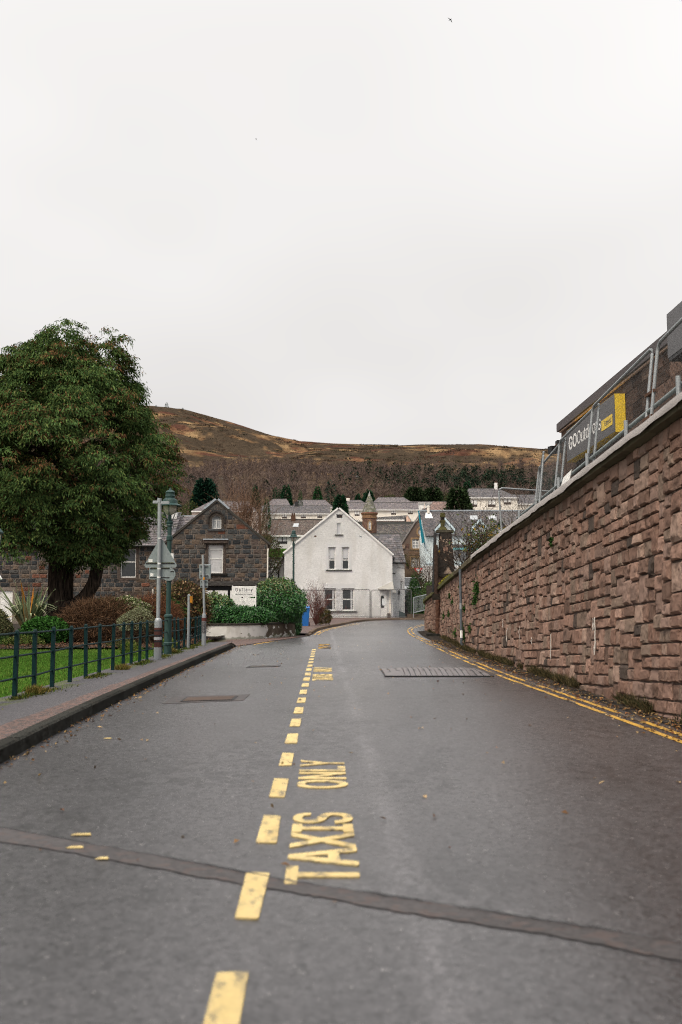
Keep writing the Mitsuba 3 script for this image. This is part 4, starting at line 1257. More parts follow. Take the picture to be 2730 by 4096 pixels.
for i in range(105):
    a = fg.uniform(0, 2 * np.pi)
    base = np.array([-8.72 + .13 * math.cos(a), 28.0 + .13 * math.sin(a), .30])
    L = fg.uniform(.95, 1.75)
    out = fg.uniform(.08, .70)
    bend = fg.uniform(.0, .9) * out
    t = np.linspace(0, 1, 8)
    d = np.array([math.cos(a), math.sin(a)])
    w = .046 * np.interp(t, [0, .25, .7, 1], [.8, 1, .75, .05])
    ctr = np.stack([base[0] + d[0] * out * L * t ** 1.4, base[1] + d[1] * out * L * t ** 1.4, base[2] + L * (t - bend * t ** 3 * .9)], 1)
    if fg.random() < .35:
        ctr[5:, 2] = ctr[4, 2] - np.array([.01, .06, .14]) * fg.uniform(.6, 1.6)
    side = np.array([-d[1], d[0], 0]) * .9 + np.array([d[0], d[1], 0]) * fg.normal(0, .3)
    c1 = np.clip(np.array([(.17, .21, .12), (.13, .175, .095), (.23, .25, .15)][fg.integers(0, 3)]) * (1 + .15 * fg.normal()), .01, .6)
    if fg.random() < .10:
        c1 = np.array([.30, .24, .12])
    if i in (5, 40):
        c1 = np.array([.42, .17, .03])
    c2 = np.clip(c1 * 1.9, 0, .5) if fg.random() < .4 else c1 * .8
    m = 8
    lift = np.array([d[0], d[1], 0]) * -.008
    v = np.vstack([ctr + side * w[:, None], ctr + lift, ctr - side * w[:, None]])
    q = np.array([[r * m + j, r * m + j + 1, (r + 1) * m + j + 1, (r + 1) * m + j] for r in (0, 1) for j in range(m - 1)])
    put(fx, 'leaf', MB().add(v, q, np.clip(.55 * c1 + .45 * c2, .01, .6)), 'm_vc')
bush('climbing_bush', 'ragged brown and green climber bush between lamp post and slim sign post', (-4.98, 31.3, 1.02), (.92, .8, .95), 5200, .075, .045, [(.10, .075, .035), (.07, .085, .03), (.16, .11, .06), (.05, .07, .022), (.20, .10, .05), (.28, .2, .12)], 'bush', (.05, .035, .025), inner=.6)
twig_bush('tangled_climber', 'tangle of bare brown stems inside the ragged climber bush', (-4.98, 31.4, .95), (.85, .75, .9), 8500, .3, [(.075, .05, .032), (.05, .036, .025), (.11, .07, .045)], 'bush')
bush('green_bush', 'dark green leafy bush behind the grey sign post', (-5.15, 30.0, .80), (.55, .5, .55), 4200, .09, .045, [(.025, .07, .02), (.035, .09, .025), (.018, .05, .015)], 'bush', (.04, .03, .02))
for i, (x, y, lab) in enumerate(((-4.15, 23.4, 'small yellow green plant at the foot of the lamp post'), (-4.3, 24.9, 'small tufted plant between the railing and the marker post'), (-4.6, 21.9, 'low yellowish plant behind the grey sign post base'))):
    bush('bed_plant', lab, (x, y, .18), (.22, .2, .17), 700, .10, .02, [(.10, .15, .03), (.07, .12, .02), (.16, .17, .05)], 'plant', lo=-.1)

LAU = [(.022, .095, .018), (.030, .12, .022), (.015, .062, .015), (.048, .15, .030), (.026, .10, .028)]
TIP = [(.10, .15, .035), (.13, .14, .05), (.07, .13, .03), (.18, .15, .07)]
h1 = bush('laurel_bush', 'big glossy laurel bush right of the gallery sign above the white wall', (-2.40, 37.55, 1.26), (1.04, 1.0, .98), 15000, .105, .046, LAU, 'bush', (.045, .035, .025), .75, -.75, 'm_gloss', inner=.62, tipcols=TIP)
h2 = bush('laurel_hedge', 'glossy laurel hedge left of and below the gallery sign', (-4.50, 35.75, .95), (.80, .62, .66), 9000, .105, .046, LAU, 'hedge', (.045, .035, .025), .75, -.9, 'm_gloss', inner=.62, tipcols=TIP[:2])
h3 = bush('laurel_hedge', 'low glossy laurel growth trimmed close under the gallery sign', (-3.35, 35.38, .80), (.95, .36, .36), 7000, .10, .044, LAU, 'hedge', None, .75, -.9, 'm_gloss', inner=.6)
bush('hedge_tail', 'laurel growth hanging over the end of the white wall by the bin', (-1.78, 39.2, .50), (.22, .5, .5), 2200, .095, .042, LAU, 'hedge', None, .8, -.95, 'm_gloss', inner=.6)
rs = thing('red_shrub', 'bare red twigged shrub before the white house beside the bin', 'shrub')
put(rs, 'stems', twigs(MB(), np.random.default_rng(5), (-1.35, 54.5, .15), 1.05, 2.7, 46, 2, .016, (.12, .05, .042), up=.6), 'm_vc')
bush('yellow_bush', 'small dark bush with yellow leaves at the foot of the red shrub', (-.95, 56.2, .55), (.42, .4, .5), 2200, .09, .045, [(.045, .05, .02), (.06, .05, .025), (.16, .13, .03), (.09, .07, .04)], 'bush')

# ------------------------------------------------------------------ building helpers
def slate_roof(mb, A, B, C_, D, rows, cols, cols_rgb, rg, th=.02, over=1.25):
    """Overlapping slates on the quad A (eave left), B (eave right), C (ridge right), D (ridge left)."""
    A, B, C_, D = (np.asarray(p, float) for p in (A, B, C_, D))
    nrm = unit(np.cross(B - A, D - A))
    if nrm[1] > 0 and nrm[2] < 0:
        nrm = -nrm
    if nrm[2] < 0:
        nrm = -nrm
    pt = lambda s, t: (A + (B - A) * s[:, None]) * (1 - t[:, None]) + (D + (C_ - D) * s[:, None]) * t[:, None]
    for r in range(rows):
        e = np.arange(cols + 1) / cols + (r % 2) * .5 / cols
        e = np.clip(np.concatenate([[0], e]) + np.concatenate([[0], rg.normal(0, .05 / cols, cols + 1)]), 0, 1)
        e = np.unique(e)
        s0, s1 = e[:-1] + .04 / cols, e[1:] - .04 / cols
        keep = s1 > s0
        s0, s1 = s0[keep], s1[keep]
        k = len(s0)
        t0 = np.clip(r / rows + rg.normal(0, .04 / rows, k), 0, 1)
        t1 = np.minimum(np.full(k, (r + over) / rows), 1)
        l = (th * rg.uniform(.7, 1.4, k))[:, None] * nrm
        a, b, c, d = pt(s0, t0) + l, pt(s1, t0) + l, pt(s1, t1), pt(s0, t1)
        a0, b0 = pt(s0, t0) - nrm * .01, pt(s1, t0) - nrm * .01
        v = np.stack([a, b, c, d, a0, b0], 1).reshape(-1, 3)
        i = np.arange(k)[:, None] * 6
        f = np.concatenate([i + [0, 1, 2], i + [0, 2, 3], i + [4, 5, 1], i + [4, 1, 0]], 1).reshape(-1, 3)
        col = np.repeat(pick(rg, cols_rgb, k, .16), 6, 0)
        mb.add(v, f)
        mb.C.append(col)
    return mb


SLATE = [(.085, .082, .09), (.11, .10, .105), (.075, .072, .08), (.12, .105, .11), (.095, .085, .085)]
SLATE_D = [(.05, .048, .052), (.065, .06, .062), (.04, .04, .043), (.075, .068, .068)]
SLATE_P = [(.13, .115, .125), (.15, .125, .13), (.11, .10, .11), (.16, .14, .14)]
TILE_B = [(.095, .07, .06), (.11, .082, .068), (.08, .06, .052), (.10, .08, .07)]
br = np.random.default_rng(77)


def opening(x0, x1, z0, z1):
    return sbox(x0, z0, x1, z1)


def window(parent, x0, x1, z0, z1, y, pane='m_glass', frame='m_white', w=.05, bars=(), rec=.09, shape=None, vbars=(), name='window'):
    """A framed window set rec behind the wall face y: the window part is its frame, its pane a sub-part."""
    outer = shape if shape is not None else sbox(x0, z0, x1, z1)
    x0, z0, x1, z1 = outer.bounds
    ring = outer.difference(outer.buffer(-w, join_style=2))
    for zb in bars:
        ring = ring.union(sbox(x0 + w * .5, zb - w * .45, x1 - w * .5, zb + w * .45).intersection(outer))
    for xb_ in vbars:
        ring = ring.union(sbox(xb_ - w * .4, z0 + w * .5, xb_ + w * .4, z1 - w * .5).intersection(outer))
    k = put(parent, name, MB().poly_xz(ring, y + rec - .03, y + rec + .03), frame)
    put(k, 'pane', MB().poly_xz(outer.buffer(-.004), y + rec + .002, y + rec + .012), pane)
    return k


# ------------------------------------------------------------------ the white house
wh = thing('white_house', 'white harled gable house with a white verge facing down the road', 'house')
Y = 76.0
gx0, gx1, ax, az = -4.33, 3.92, -.18, 8.58
gable = Polygon([(gx0, -.1), (gx1, -.1), (gx1, 5.05), (ax, az), (gx0, 5.18)])
OPEN = [(-.97, -.42, 3.92, 5.61), (.06, .62, 3.92, 5.61), (-1.30, -.40, .82, 2.47), (.06, 1.0, .82, 2.47), (-.32, -.03, 6.64, 7.50), (-.33, .10, 7.88, 8.10)]
holes = unary_union([opening(a, b, c, d) for a, b, c, d in OPEN] + [sbox(2.98, .12, 3.52, 2.30)])
wall_k = put(wh, 'wall', MB().poly_xz(gable.difference(holes), Y, Y + .35).box(gx0, gx0 + .3, Y + .352, Y + 9, -.1, 5.0).box(gx1 - .3, gx1, Y + .352, Y + 9, -.1, 4.9), 'm_harl')
for (a, b, c, d) in OPEN[:2]:
    window(wh, a, b, c, d, Y, 'm_glass', bars=((c + d) / 2 - .1,), w=.075, rec=.12)
    put(wh, 'blind', MB().box(a + .09, b - .09, Y + .118, Y + .120, (c + d) / 2 + .02, d - .09), 'm_blind')
for (a, b, c, d) in OPEN[2:4]:
    w_ = window(wh, a, b, c, d, Y, 'm_glass', bars=((c + d) / 2 + .02,), w=.085, rec=.12)
    put(w_, 'net_curtain', MB().box(b - .27, b - .13, Y + .112, Y + .119, c + .1, d - .1), 'm_blind')
put(wh, 'slit_window', MB().box(-.32, -.03, Y + .10, Y + .13, 6.64, 7.50), 'm_blind')
put(wh, 'vent', MB().box(-.33, .10, Y + .10, Y + .13, 7.88, 8.10), 'm_dark')
put(wh, 'vent_brick', MB().box(-.10, .02, Y + .02, Y + .098, 7.94, 8.03), 'm_rust')
put(wh, 'vent_trim', MB().box(-.38, .15, Y - .02, Y - .002, 8.10, 8.16), 'm_dark')
for (a, b, z) in ((-1.14, .84, 3.84), (-1.55, 1.22, .70), (-.48, .16, 6.54)):
    put(wh, 'sill', MB().box(a, b, Y - .10, Y + .10, z, z + .075), 'm_sill')
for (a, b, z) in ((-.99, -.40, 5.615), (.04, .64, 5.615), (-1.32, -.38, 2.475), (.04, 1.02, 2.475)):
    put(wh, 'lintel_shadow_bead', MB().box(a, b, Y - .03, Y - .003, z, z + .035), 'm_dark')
mat('m_sill', two(pr((.075, .078, .075), .8, .2)))
mat('m_smooth', two(pr((.58, .585, .60), .8, .2)))
ringp = sbox(-1.16, 3.92, .84, 5.92).difference(unary_union([opening(*OPEN[0][:2], *OPEN[0][2:]).buffer(.002), opening(*OPEN[1][:2], *OPEN[1][2:]).buffer(.002)]))
put(wh, 'smooth_band', MB().poly_xz(ringp, Y - .012, Y - .002), 'm_smooth', label='smooth pale render round the upper windows')
ringp = sbox(-1.40, .78, 1.10, 2.85).difference(unary_union([opening(*o_[:2], *o_[2:]).buffer(.04) for o_ in OPEN[2:4]]))
put(wh, 'smooth_band', MB().poly_xz(ringp, Y - .012, Y - .002), 'm_smooth', label='smooth pale render round the lower windows')
for (a, b, z) in ((-2.05, -1.88, 6.42), (1.42, 1.58, 6.40)):
    put(wh, 'vent_hole', MB().box(a, b, Y - .006, Y - .001, z, z + .11), 'm_rust' if a < 0 else 'm_grey')


def verge(parent, p, q, y0, y1, th, m_, name='verge', up=0.0):
    p, q = np.array(p, float), np.array(q, float)
    d = unit(q - p)
    nn = np.array([-d[1], d[0]])
    if nn[1] < 0:
        nn = -nn
    poly = Polygon([p + nn * up, q + nn * up, q + nn * (up + th), p + nn * (up + th)])
    return put(parent, name, MB().poly_xz(poly, y0, y1), m_)


verge(wh, (gx0 - .05, 5.13), (ax, az + .01), Y - .12, Y + .25, .13, 'm_white')
verge(wh, (ax, az + .01), (gx1 + .05, 5.0), Y - .12, Y + .25, .13, 'm_white')
verge(wh, (ax, az + .01), (gx1 + .06, 4.99), Y - .10, Y + .3, .04, 'm_black', 'roof_edge', .135)
mb = MB()
slate_roof(mb, (gx0 - .25, Y + .25, 4.95), (gx0 - .25, Y + 9, 4.95), (ax, Y + 9, az + .13), (ax, Y + .25, az + .13), 20, 30, SLATE_D, br)
slate_roof(mb, (gx1 + .25, Y + .25, 4.8), (gx1 + .25, Y + 9, 4.8), (ax, Y + 9, az + .13), (ax, Y + .25, az + .13), 20, 30, SLATE_D, br)
put(wh, 'slates', mb, 'm_slate', kind='stuff')
# rear wing at the right, its own slate roof facing down the road
wy = 78.0
put(wh, 'wing_wall', MB().box(3.0, 4.98, wy, wy + .3, -.1, 4.6).box(4.68, 4.98, wy + .302, wy + 6, -.1, 4.6), 'm_harl')
mb = slate_roof(MB(), (3.2, wy - .25, 4.55), (5.08, wy - .25, 4.55), (4.85, wy + 4.2, 7.08), (1.8, wy + 4.2, 7.08), 13, 9, SLATE, br, .035)
put(wh, 'wing_slates', mb, 'm_slate', kind='stuff', label='dark slate roof of the rear wing')
put(wh, 'ridge', MB().box(1.6, 4.95, wy + 4.15, wy + 4.4, 7.06, 7.16), 'm_sill')
put(wh, 'gutter', MB().tube([(3.9, wy - .31, 4.5), (5.12, wy - .31, 4.5)], .06, 8), 'm_black')
put(wh, 'downpipe', MB().tube([(3.99, wy - .08, 4.45), (3.99, wy - .08, 3.75)], .045, 8), 'm_black')
for x in (3.93, 4.70):
    put(wh, 'slot', MB().box(x - .035, x + .035, wy - .014, wy - .002, 2.52, 3.10), 'm_black')
put(wh, 'wing_sill', MB().box(4.0, 4.25, wy - .10, wy - .001, 3.66, 3.74), 'm_sill')
# porch: monopitch canopy over the white door
put(wh, 'porch_canopy', MB().add([(2.80, Y - .02, 2.43), (3.55, Y - .9, 2.36), (3.98, Y - .9, 2.40), (3.95, Y - .02, 2.98), (2.80, Y - .02, 2.49), (3.55, Y - .9, 2.42), (3.98, Y - .9, 2.46), (3.95, Y - .02, 3.04)],
                                [[0, 1, 2, 3], [4, 7, 6, 5], [0, 4, 5, 1], [1, 5, 6, 2], [2, 6, 7, 3]]), 'm_canopy')
mat('m_canopy', two(df((.36, .35, .33))))
dr_ = put(wh, 'door', MB().box(2.99, 3.51, Y + .06, Y + .12, .15, 2.29), 'm_white', label='white door with an arched glass panel and a paper notice')
put(dr_, 'glass', MB().poly_xz(sbox(3.04, 1.02, 3.27, 1.85).union(Point(3.155, 1.85).buffer(.115)), Y + .045, Y + .058), 'm_glass')
for z in (.30, .48, .66):
    put(dr_, 'panel', MB().box(3.04, 3.46, Y + .045, Y + .058, z, z + .10), 'm_white')
put(dr_, 'notice', MB().box(3.12, 3.48, Y + .030, Y + .036, 1.20, 1.72), 'm_paper')
mat('m_paper', two(pr((.70, .74, .76), .6, .2)))
put(wh, 'door_jamb', MB().box(3.66, 3.80, Y - .10, Y - .003, .15, 2.36), 'm_cream')
sd = put(wh, 'side_door', MB().box(3.82, 4.18, wy - .06, wy - .002, .18, 2.05), 'm_white')
put(sd, 'glass', MB().box(3.87, 3.97, wy - .074, wy - .062, .22, 1.9), 'm_glass')
put(wh, 'door_hood', MB().add([(3.72, wy - .5, 2.18), (4.28, wy - .5, 2.18), (4.28, wy, 2.40), (3.72, wy, 2.40), (3.72, wy - .5, 2.25), (4.28, wy - .5, 2.25), (4.28, wy, 2.47), (3.72, wy, 2.47)],
                              [[0, 1, 2, 3], [4, 7, 6, 5], [0, 4, 5, 1], [1, 5, 6, 2], [0, 3, 7, 4]]), 'm_cream')
put(wh, 'step_block', MB().box(3.50, 3.74, Y - .55, Y - .1, .12, .62, (.12, .10, .085)), 'm_stone')
wl = put(wh, 'wall_lantern', MB().lathe(4.52, wy - .18, [(.02, 2.38), (.07, 2.33), (.11, 2.28), (.10, 2.26), (.075, 2.06), (.03, 2.02), (.02, 1.95)], 8), 'm_black')
put(wl, 'arm', MB().tube([(4.52, wy - .18, 2.0), (4.52, wy - .12, 1.75), (4.52, wy - .02, 1.62)], .022, 6), 'm_black')
put(wh, 'steps_rail', MB().add([(4.50, wy - .5, .20), (4.96, wy - .5, .20), (4.96, wy - .5, .58), (4.50, wy - .5, .82)], [[0, 1, 2, 3]]), 'm_railmesh')
mat('m_railmesh', two(pr((.07, .10, .10), .6, .3)))
# catslide at the left with its dark eave
put(wh, 'lean_to_wall', MB().box(-5.5, -4.34, 79.0, 79.3, -.1, 4.3).poly_xz(Polygon([(-5.5, 4.3), (-4.34, 4.3), (-4.34, 5.0)]), 79.0, 79.3), 'm_harl')
mb = slate_roof(MB(), (-6.15, 77.8, 2.85), (-6.15, 83, 2.85), (-4.36, 83, 5.15), (-4.36, 77.8, 5.15), 8, 16, SLATE_D, br)
put(wh, 'lean_to_slates', mb, 'm_slate', kind='stuff')
put(wh, 'lean_to_eave', MB().tube([(-6.2, 77.75, 2.75), (-4.38, 77.75, 5.08)], .075, 8), 'm_black')
for x in (-4.95, -5.42):
    put(wh, 'downpipe', MB().tube([(x, 78.9, 4.0 if x > -5 else 3.6), (x, 78.9, 0)], .05, 8), 'm_black')

# ------------------------------------------------------------------ temporary fencing
def fence_panel(parent, p, q, h, lean=(0, 0), wire=.0011, nv=60, nh=9, z0=None, r=.023, m_='m_galv'):
    """One panel of welded mesh in a tube frame between the ground points p and q."""
    p, q = np.array(p, float), np.array(q, float)
    L = np.array([lean[0], lean[1], 0]) * h
    up0, up1 = p + [0, 0, h] + L, q + [0, 0, h] + L
    c = .10 * unit(q - p)
    fr_ = [p, up0 - (up0 - p) * .05, up0 - (up0 - p) * .015 + c * .3, up0 + c, up1 - c, up1 - (up1 - q) * .015 - c * .3, up1 - (up1 - q) * .05, q]
    k = put(parent, 'frame', MB().tube(fr_, r, 8), m_, smooth=40)
    put(k, 'bottom_bar', MB().tube([p + (up0 - p) * .06, q + (up1 - q) * .06], r * .8, 6), m_, smooth=True)
    mb = MB()
    for i in range(1, nv):
        t = i / nv
        a, b = p + (q - p) * t, up0 + (up1 - up0) * t
        mb.tube([a + (b - a) * .06, b], wire, 3, cap=False)
    for j in range(1, nh):
        t = .06 + .94 * j / nh
        mb.tube([p + (up0 - p) * t, q + (up1 - q) * t], wire, 3, cap=False)
    put(k, 'wire_mesh', mb, 'm_wire')
    return k


G1 = 'temporary fence panels before the white house'
ends = [(-3.55, 74.6), (-1.12, 74.6), (2.20, 74.45), (5.27, 74.2)]
labs = ['mesh fence panel before the white house, partly behind the red shrub', 'mesh fence panel standing before the lower windows of the white house', 'mesh fence panel standing before the doors of the white house']
for i in range(3):
    k = thing('temporary_fence', labs[i], 'fence panel', G1)
    a, b = ends[i], ends[i + 1]
    o_ = .04
    fence_panel(k, (a[0] + o_, a[1], .22), (b[0] - o_, b[1], .22 + .04 * (i > 0)), 2.12, (0, 0), .0034, 64, 16, r=.028, m_='m_dark')
for i, x in enumerate((-1.12, 2.20)):
    kk = solo('rubber_block', ('black rubber foot of the fence left of the lower windows', 'black rubber foot of the fence right of the lower windows')[i], 'fence foot', MB().box(x - .32, x + .28, 74.2, 74.75, .20, .30), 'm_black')
rl = thing('guard_rail', 'galvanised barred guard rail beside the end of the stone wall', 'railing')
a, b = np.array([5.26, 72.6, .66]), np.array([6.5, 73.4, .95])
for z in (0, 1.1):
    put(rl, 'rail', MB().tube([a + [0, 0, z], b + [0, 0, z]], .03, 8), 'm_galv', smooth=True)
for t in (0, 1):
    put(rl, 'post', MB().tube([a + (b - a) * t - [0, 0, .7], a + (b - a) * t + [0, 0, 1.1]], .03, 8), 'm_galv', smooth=True)
for t in np.linspace(.06, .94, 13):
    put(rl, 'bar', MB().tube([a + (b - a) * t, a + (b - a) * t + [0, 0, 1.1]], .014, 6), 'm_galv')
solo('stone_kerb_wall', 'low brown stone edging under the galvanised guard rail', 'wall', MB().box(4.9, 9, 72.9, 74.2, -.1, .58, (.10, .085, .06)), 'm_stone')

# ------------------------------------------------------------------ the stone gallery
ga = thing('gallery_building', 'dark rubble stone gable building with an arched attic window', 'building')
Y = 58.0
GX0, GX1, GAX, GAZ, GEZ = -10.2, -4.30, -7.27, 7.25, 4.78
gpoly = Polygon([(GX0, 0), (GX1, 0), (GX1, GEZ), (GAX, GAZ), (GX0, GEZ)])
arch = sbox(-7.57, 5.66, -7.0, 6.17).union(Point(-7.285, 6.17).buffer(.285, 16))
win = sbox(-7.74, 3.06, -6.87, 4.72)
shop = sbox(-8.4, .3, -4.75, 2.32)
put(ga, 'wall', MB().poly_xz(gpoly.difference(unary_union([arch, win, shop])), Y, Y + .4).box(GX0, GX0 + .3, Y + .402, Y + 9, 0, GEZ - .05).add([(GX1, Y + .402, 0), (GX1 - .75, Y + 9, 0), (GX1 - .75, Y + 9, GEZ - .05), (GX1, Y + .402, GEZ - .05)], [[0, 1, 2, 3]]), 'm_mortar')
window(ga, 0, 0, 0, 0, Y, 'm_frost', shape=arch, bars=(6.17,), vbars=(), w=.05, rec=.16)
put('gallery_building__window', 'mullion', MB().box(-7.305, -7.265, Y + .12, Y + .15, 5.70, 6.15), 'm_white')
k = window(ga, -7.74, -6.87, 3.06, 4.72, Y, 'm_blind', bars=(3.90,), w=.06, rec=.14)
put(k, 'blind', MB().box(-7.68, -6.93, Y + .115, Y + .125, 4.40, 4.66), 'm_white')
GSC = [(.064, .069, .072), (.052, .057, .062), (.085, .085, .083), (.100, .084, .072), (.125, .098, .080), (.110, .092, .080), (.042, .047, .052), (.092, .084, .078), (.14, .11, .09)]
RED = (.165, .075, .052)


def snecked(parent, poly, y0, x0, x1, z0, z1, rg, course=.285, most=300, name='stone'):
    """Squared rubble in courses: blocks with stacks of thin chips set between them."""
    blocks, chips = [], MB()
    z = z0
    r = 0
    from shapely.prepared import prep
    pp = prep(poly)
    while z < z1:
        h = course * rg.uniform(.86, 1.14)
        x = x0 - rg.uniform(0, .5)
        while x < x1:
            w = rg.uniform(.28, .62)
            rect = sbox(x + .012, z + .014, x + w - .012, z + h - .014)
            if pp.contains(rect):
                blocks.append(rect)
            elif pp.intersects(rect):
                g_ = rect.intersection(poly)
                g_ = max(getattr(g_, 'geoms', [g_]), key=lambda q_: q_.area)
                if g_.geom_type == 'Polygon' and g_.area > .012:
                    blocks.append(g_.buffer(-.006))
            x += w
            if rg.random() < .72:
                cw = rg.uniform(.075, .12)
                nch = rg.integers(3, 5)
                for i in range(nch):
                    a = sbox(x + .012, z + .012 + i * (h - .02) / nch, x + cw - .010, z + (i + 1) * (h - .02) / nch - .006)
                    if pp.contains(a):
                        b_ = a.bounds
                        d_ = rg.uniform(.012, .03)
                        chips.box(b_[0], b_[2], y0 - d_, y0 + .01, b_[1], b_[3], np.array(GSC[rg.integers(0, len(GSC))]) * 1.25)
                x += cw
        z += h
        r += 1
    blocks.sort(key=lambda b_: -b_.area)
    rest_ = MB()
    for n_, b_ in enumerate(blocks):
        c = np.clip(np.array(GSC[rg.integers(0, len(GSC))]) * (1 + .12 * rg.normal()), .01, .5)
        if rg.random() < .07:
            c = np.array(RED) * (1 + .15 * rg.normal())
        bx_ = b_.bounds
        if abs(b_.area - (bx_[2] - bx_[0]) * (bx_[3] - bx_[1])) < 1e-6:
            v, f = rock(bx_[0], bx_[2], bx_[1], bx_[3], rg, .022, rg.uniform(.035, .06), .004)
            v = np.stack([v[:, 0], y0 - v[:, 2], v[:, 1]], 1)
            m_ = MB().add(v, f, c)
        else:
            m_ = MB().poly_xz(b_, y0 - .03, y0 + .01, c)
            if not m_.V:
                continue
        if n_ < most:
            put(parent, name, m_, 'm_stone')
        else:
            rest_.add(*m_.mesh(), m_.colors())
    if rest_.V:
        put(parent, name + 's', rest_, 'm_stone', kind='stuff')
    if chips.V:
        put(parent, 'chips', chips, 'm_stone', kind='stuff')


dress = unary_union([win.buffer(.16, join_style=2), sbox(-8.05, 4.72, -6.55, 5.06), arch.buffer(.17), sbox(-7.75, 5.5, -6.8, 5.68), shop.buffer(.02, join_style=2), sbox(-8.6, 2.30, -4.5, 2.62)])
inner_g = gpoly.buffer(-.03).difference(dress)
snecked(ga, inner_g, Y - .002, GX0, GX1, .3, 7.3, np.random.default_rng(4))
DR = (.085, .072, .062)
put(ga, 'window_surround', MB().poly_xz(win.buffer(.15, join_style=2).difference(win).difference(sbox(-9, 4.73, -6, 5.2)), Y - .05, Y + .1, DR), 'm_stone')
put(ga, 'arch_surround', MB().poly_xz(arch.buffer(.15).difference(arch).difference(sbox(-8, 5, -6, 5.66)), Y - .05, Y + .1, (.075, .064, .056)), 'm_stone')
put(ga, 'hood_mould', MB().poly_xz(arch.buffer(.24).difference(arch.buffer(.155)).difference(sbox(-8, 5, -6, 6.0)), Y - .12, Y + .02, (.05, .045, .042)), 'm_stone')
put(ga, 'sill', MB().box(-7.78, -6.80, Y - .12, Y + .14, 5.54, 5.655, (.075, .08, .085)), 'm_stone')
put(ga, 'sill', MB().box(-7.85, -6.62, Y - .12, Y + .12, 2.92, 3.055, (.02, .02, .02)), 'm_stone')
put(ga, 'cornice', MB().box(-8.0, -6.60, Y - .20, Y - .003, 4.80, 4.985, (.085, .07, .058)), 'm_stone')
put(ga, 'lead_cap', MB().box(-8.03, -6.57, Y - .25, Y - .002, 4.99, 5.06), 'm_lead_blue')
mat('m_lead_blue', two(pr((.30, .34, .38), .45, .4)))
for x in (-7.98, -6.72):
    put(ga, 'bracket', MB().box(x, x + .12, Y - .14, Y - .002, 4.52, 4.79, (.07, .058, .05)), 'm_stone')
put(ga, 'lintel', MB().box(-8.6, -4.5, Y - .06, Y - .003, 2.34, 2.60, (.065, .062, .06)), 'm_stone')
put(ga, 'shop_recess', MB().box(-8.4, -4.75, Y + .30, Y + .36, .3, 2.32), 'm_black')
for (a, b) in ((-8.0, -7.46), (-7.32, -6.6), (-6.45, -5.8), (-5.7, -4.95)):
    put(ga, 'shop_panel', MB().box(a, b, Y + .10, Y + .14, .4, 2.06), 'm_white')
verge(ga, (GX0 - .15, GEZ - .08), (GAX, GAZ + .0), Y - .10, Y + .35, .12, 'm_stonecap', 'skew')
verge(ga, (GAX, GAZ + .0), (GX1 + .15, GEZ - .08), Y - .10, Y + .35, .12, 'm_stonecap', 'skew')
mat('m_stonecap', two(pr((.055, .052, .047), .9, .15)))
for (p, q) in (((GAX - .66, GAZ - .50), (GAX, GAZ + .06)), ((GAX, GAZ + .06), (GAX + .66, GAZ - .50))):
    verge(ga, p, q, Y - .13, Y + .4, .12, 'm_lead_blue', 'lead_flashing', .05)
mb = MB()
slate_roof(mb, (GX0 - .2, Y + .35, GEZ - .1), (GX0 - .2, Y + 9, GEZ - .1), (GAX, Y + 9, GAZ + .03), (GAX, Y + .35, GAZ + .03), 18, 30, SLATE, br)
slate_roof(mb, (GX1 + .15, Y + .35, GEZ - .1), (GX1 - .65, Y + 9, GEZ - .1), (GAX, Y + 9, GAZ + .03), (GAX, Y + .35, GAZ + .03), 18, 30, SLATE, br)
put(ga, 'slates', mb, 'm_slate', kind='stuff')
put(ga, 'downpipe', MB().tube([(GX1 + .06, Y - .08, 4.5), (GX1 + .03, Y - .08, 4.3), (GX1 + .03, Y - .08, .2)], .04, 8), 'm_cream', label='cream rainwater pipe at the right corner')
# the lower wing reaching left behind the conifer
wy = 60.5
wins = [(-13.40, -12.46, 2.88, 4.62), (-13.38, -12.48, .75, 1.78), (-17.2, -16.3, 2.88, 4.6), (-17.2, -16.3, .75, 1.7)]
wp = sbox(-23, 0, -10.2, 4.85)
hol = unary_union([opening(*w_[:2], *w_[2:]) for w_ in wins] + [sbox(-20.75, .2, -19.9, 2.1)])
put(ga, 'wing_wall', MB().poly_xz(wp.difference(hol), wy, wy + .4), 'm_mortar')
snecked(ga, wp.buffer(-.02).difference(hol.buffer(.17, join_style=2)), wy - .002, -22.5, -10.2, .5, 4.85, np.random.default_rng(9), .29, 300, 'wing_stone')
for (a, b, c, d) in wins:
    window(ga, a, b, c, d, wy, 'm_glass', bars=((c + d) / 2 + .08,), w=.06, rec=.12)
    o_ = opening(a, b, c, d)
    put(ga, 'wing_surround', MB().poly_xz(o_.buffer(.15, join_style=2).difference(o_), wy - .045, wy + .1, DR), 'm_stone')
put(ga, 'wing_door', MB().box(-20.73, -19.92, wy + .1, wy + .15, .2, 2.08), 'm_white')
mb = slate_roof(MB(), (-23, wy - .25, 4.82), (-10.3, wy - .25, 4.82), (-10.3, wy + 3.6, 7.2), (-23, wy + 3.6, 7.2), 20, 64, SLATE, br, .03)
put(ga, 'wing_slates', mb, 'm_slate', kind='stuff')
put(ga, 'wing_gutter', MB().tube([(-23, wy - .3, 4.78), (-10.3, wy - .3, 4.78)], .06, 8), 'm_black')
put(ga, 'wing_downpipe', MB().tube([(-11.38, wy - .08, 2.2), (-11.42, wy - .08, .2)], .035, 8), 'm_cream')
mb = slate_roof(MB(), (-10.52, 63.2, 6.05), (-8.6, 63.2, 6.05), (-8.6, 64.4, 6.98), (-10.45, 64.4, 6.98), 8, 9, SLATE_P, br, .03)
put(ga, 'rear_slates', mb, 'm_slate', kind='stuff')
put(ga, 'rear_ridge', MB().box(-10.5, -8.6, 64.38, 64.5, 6.96, 7.03), 'm_lead_blue')
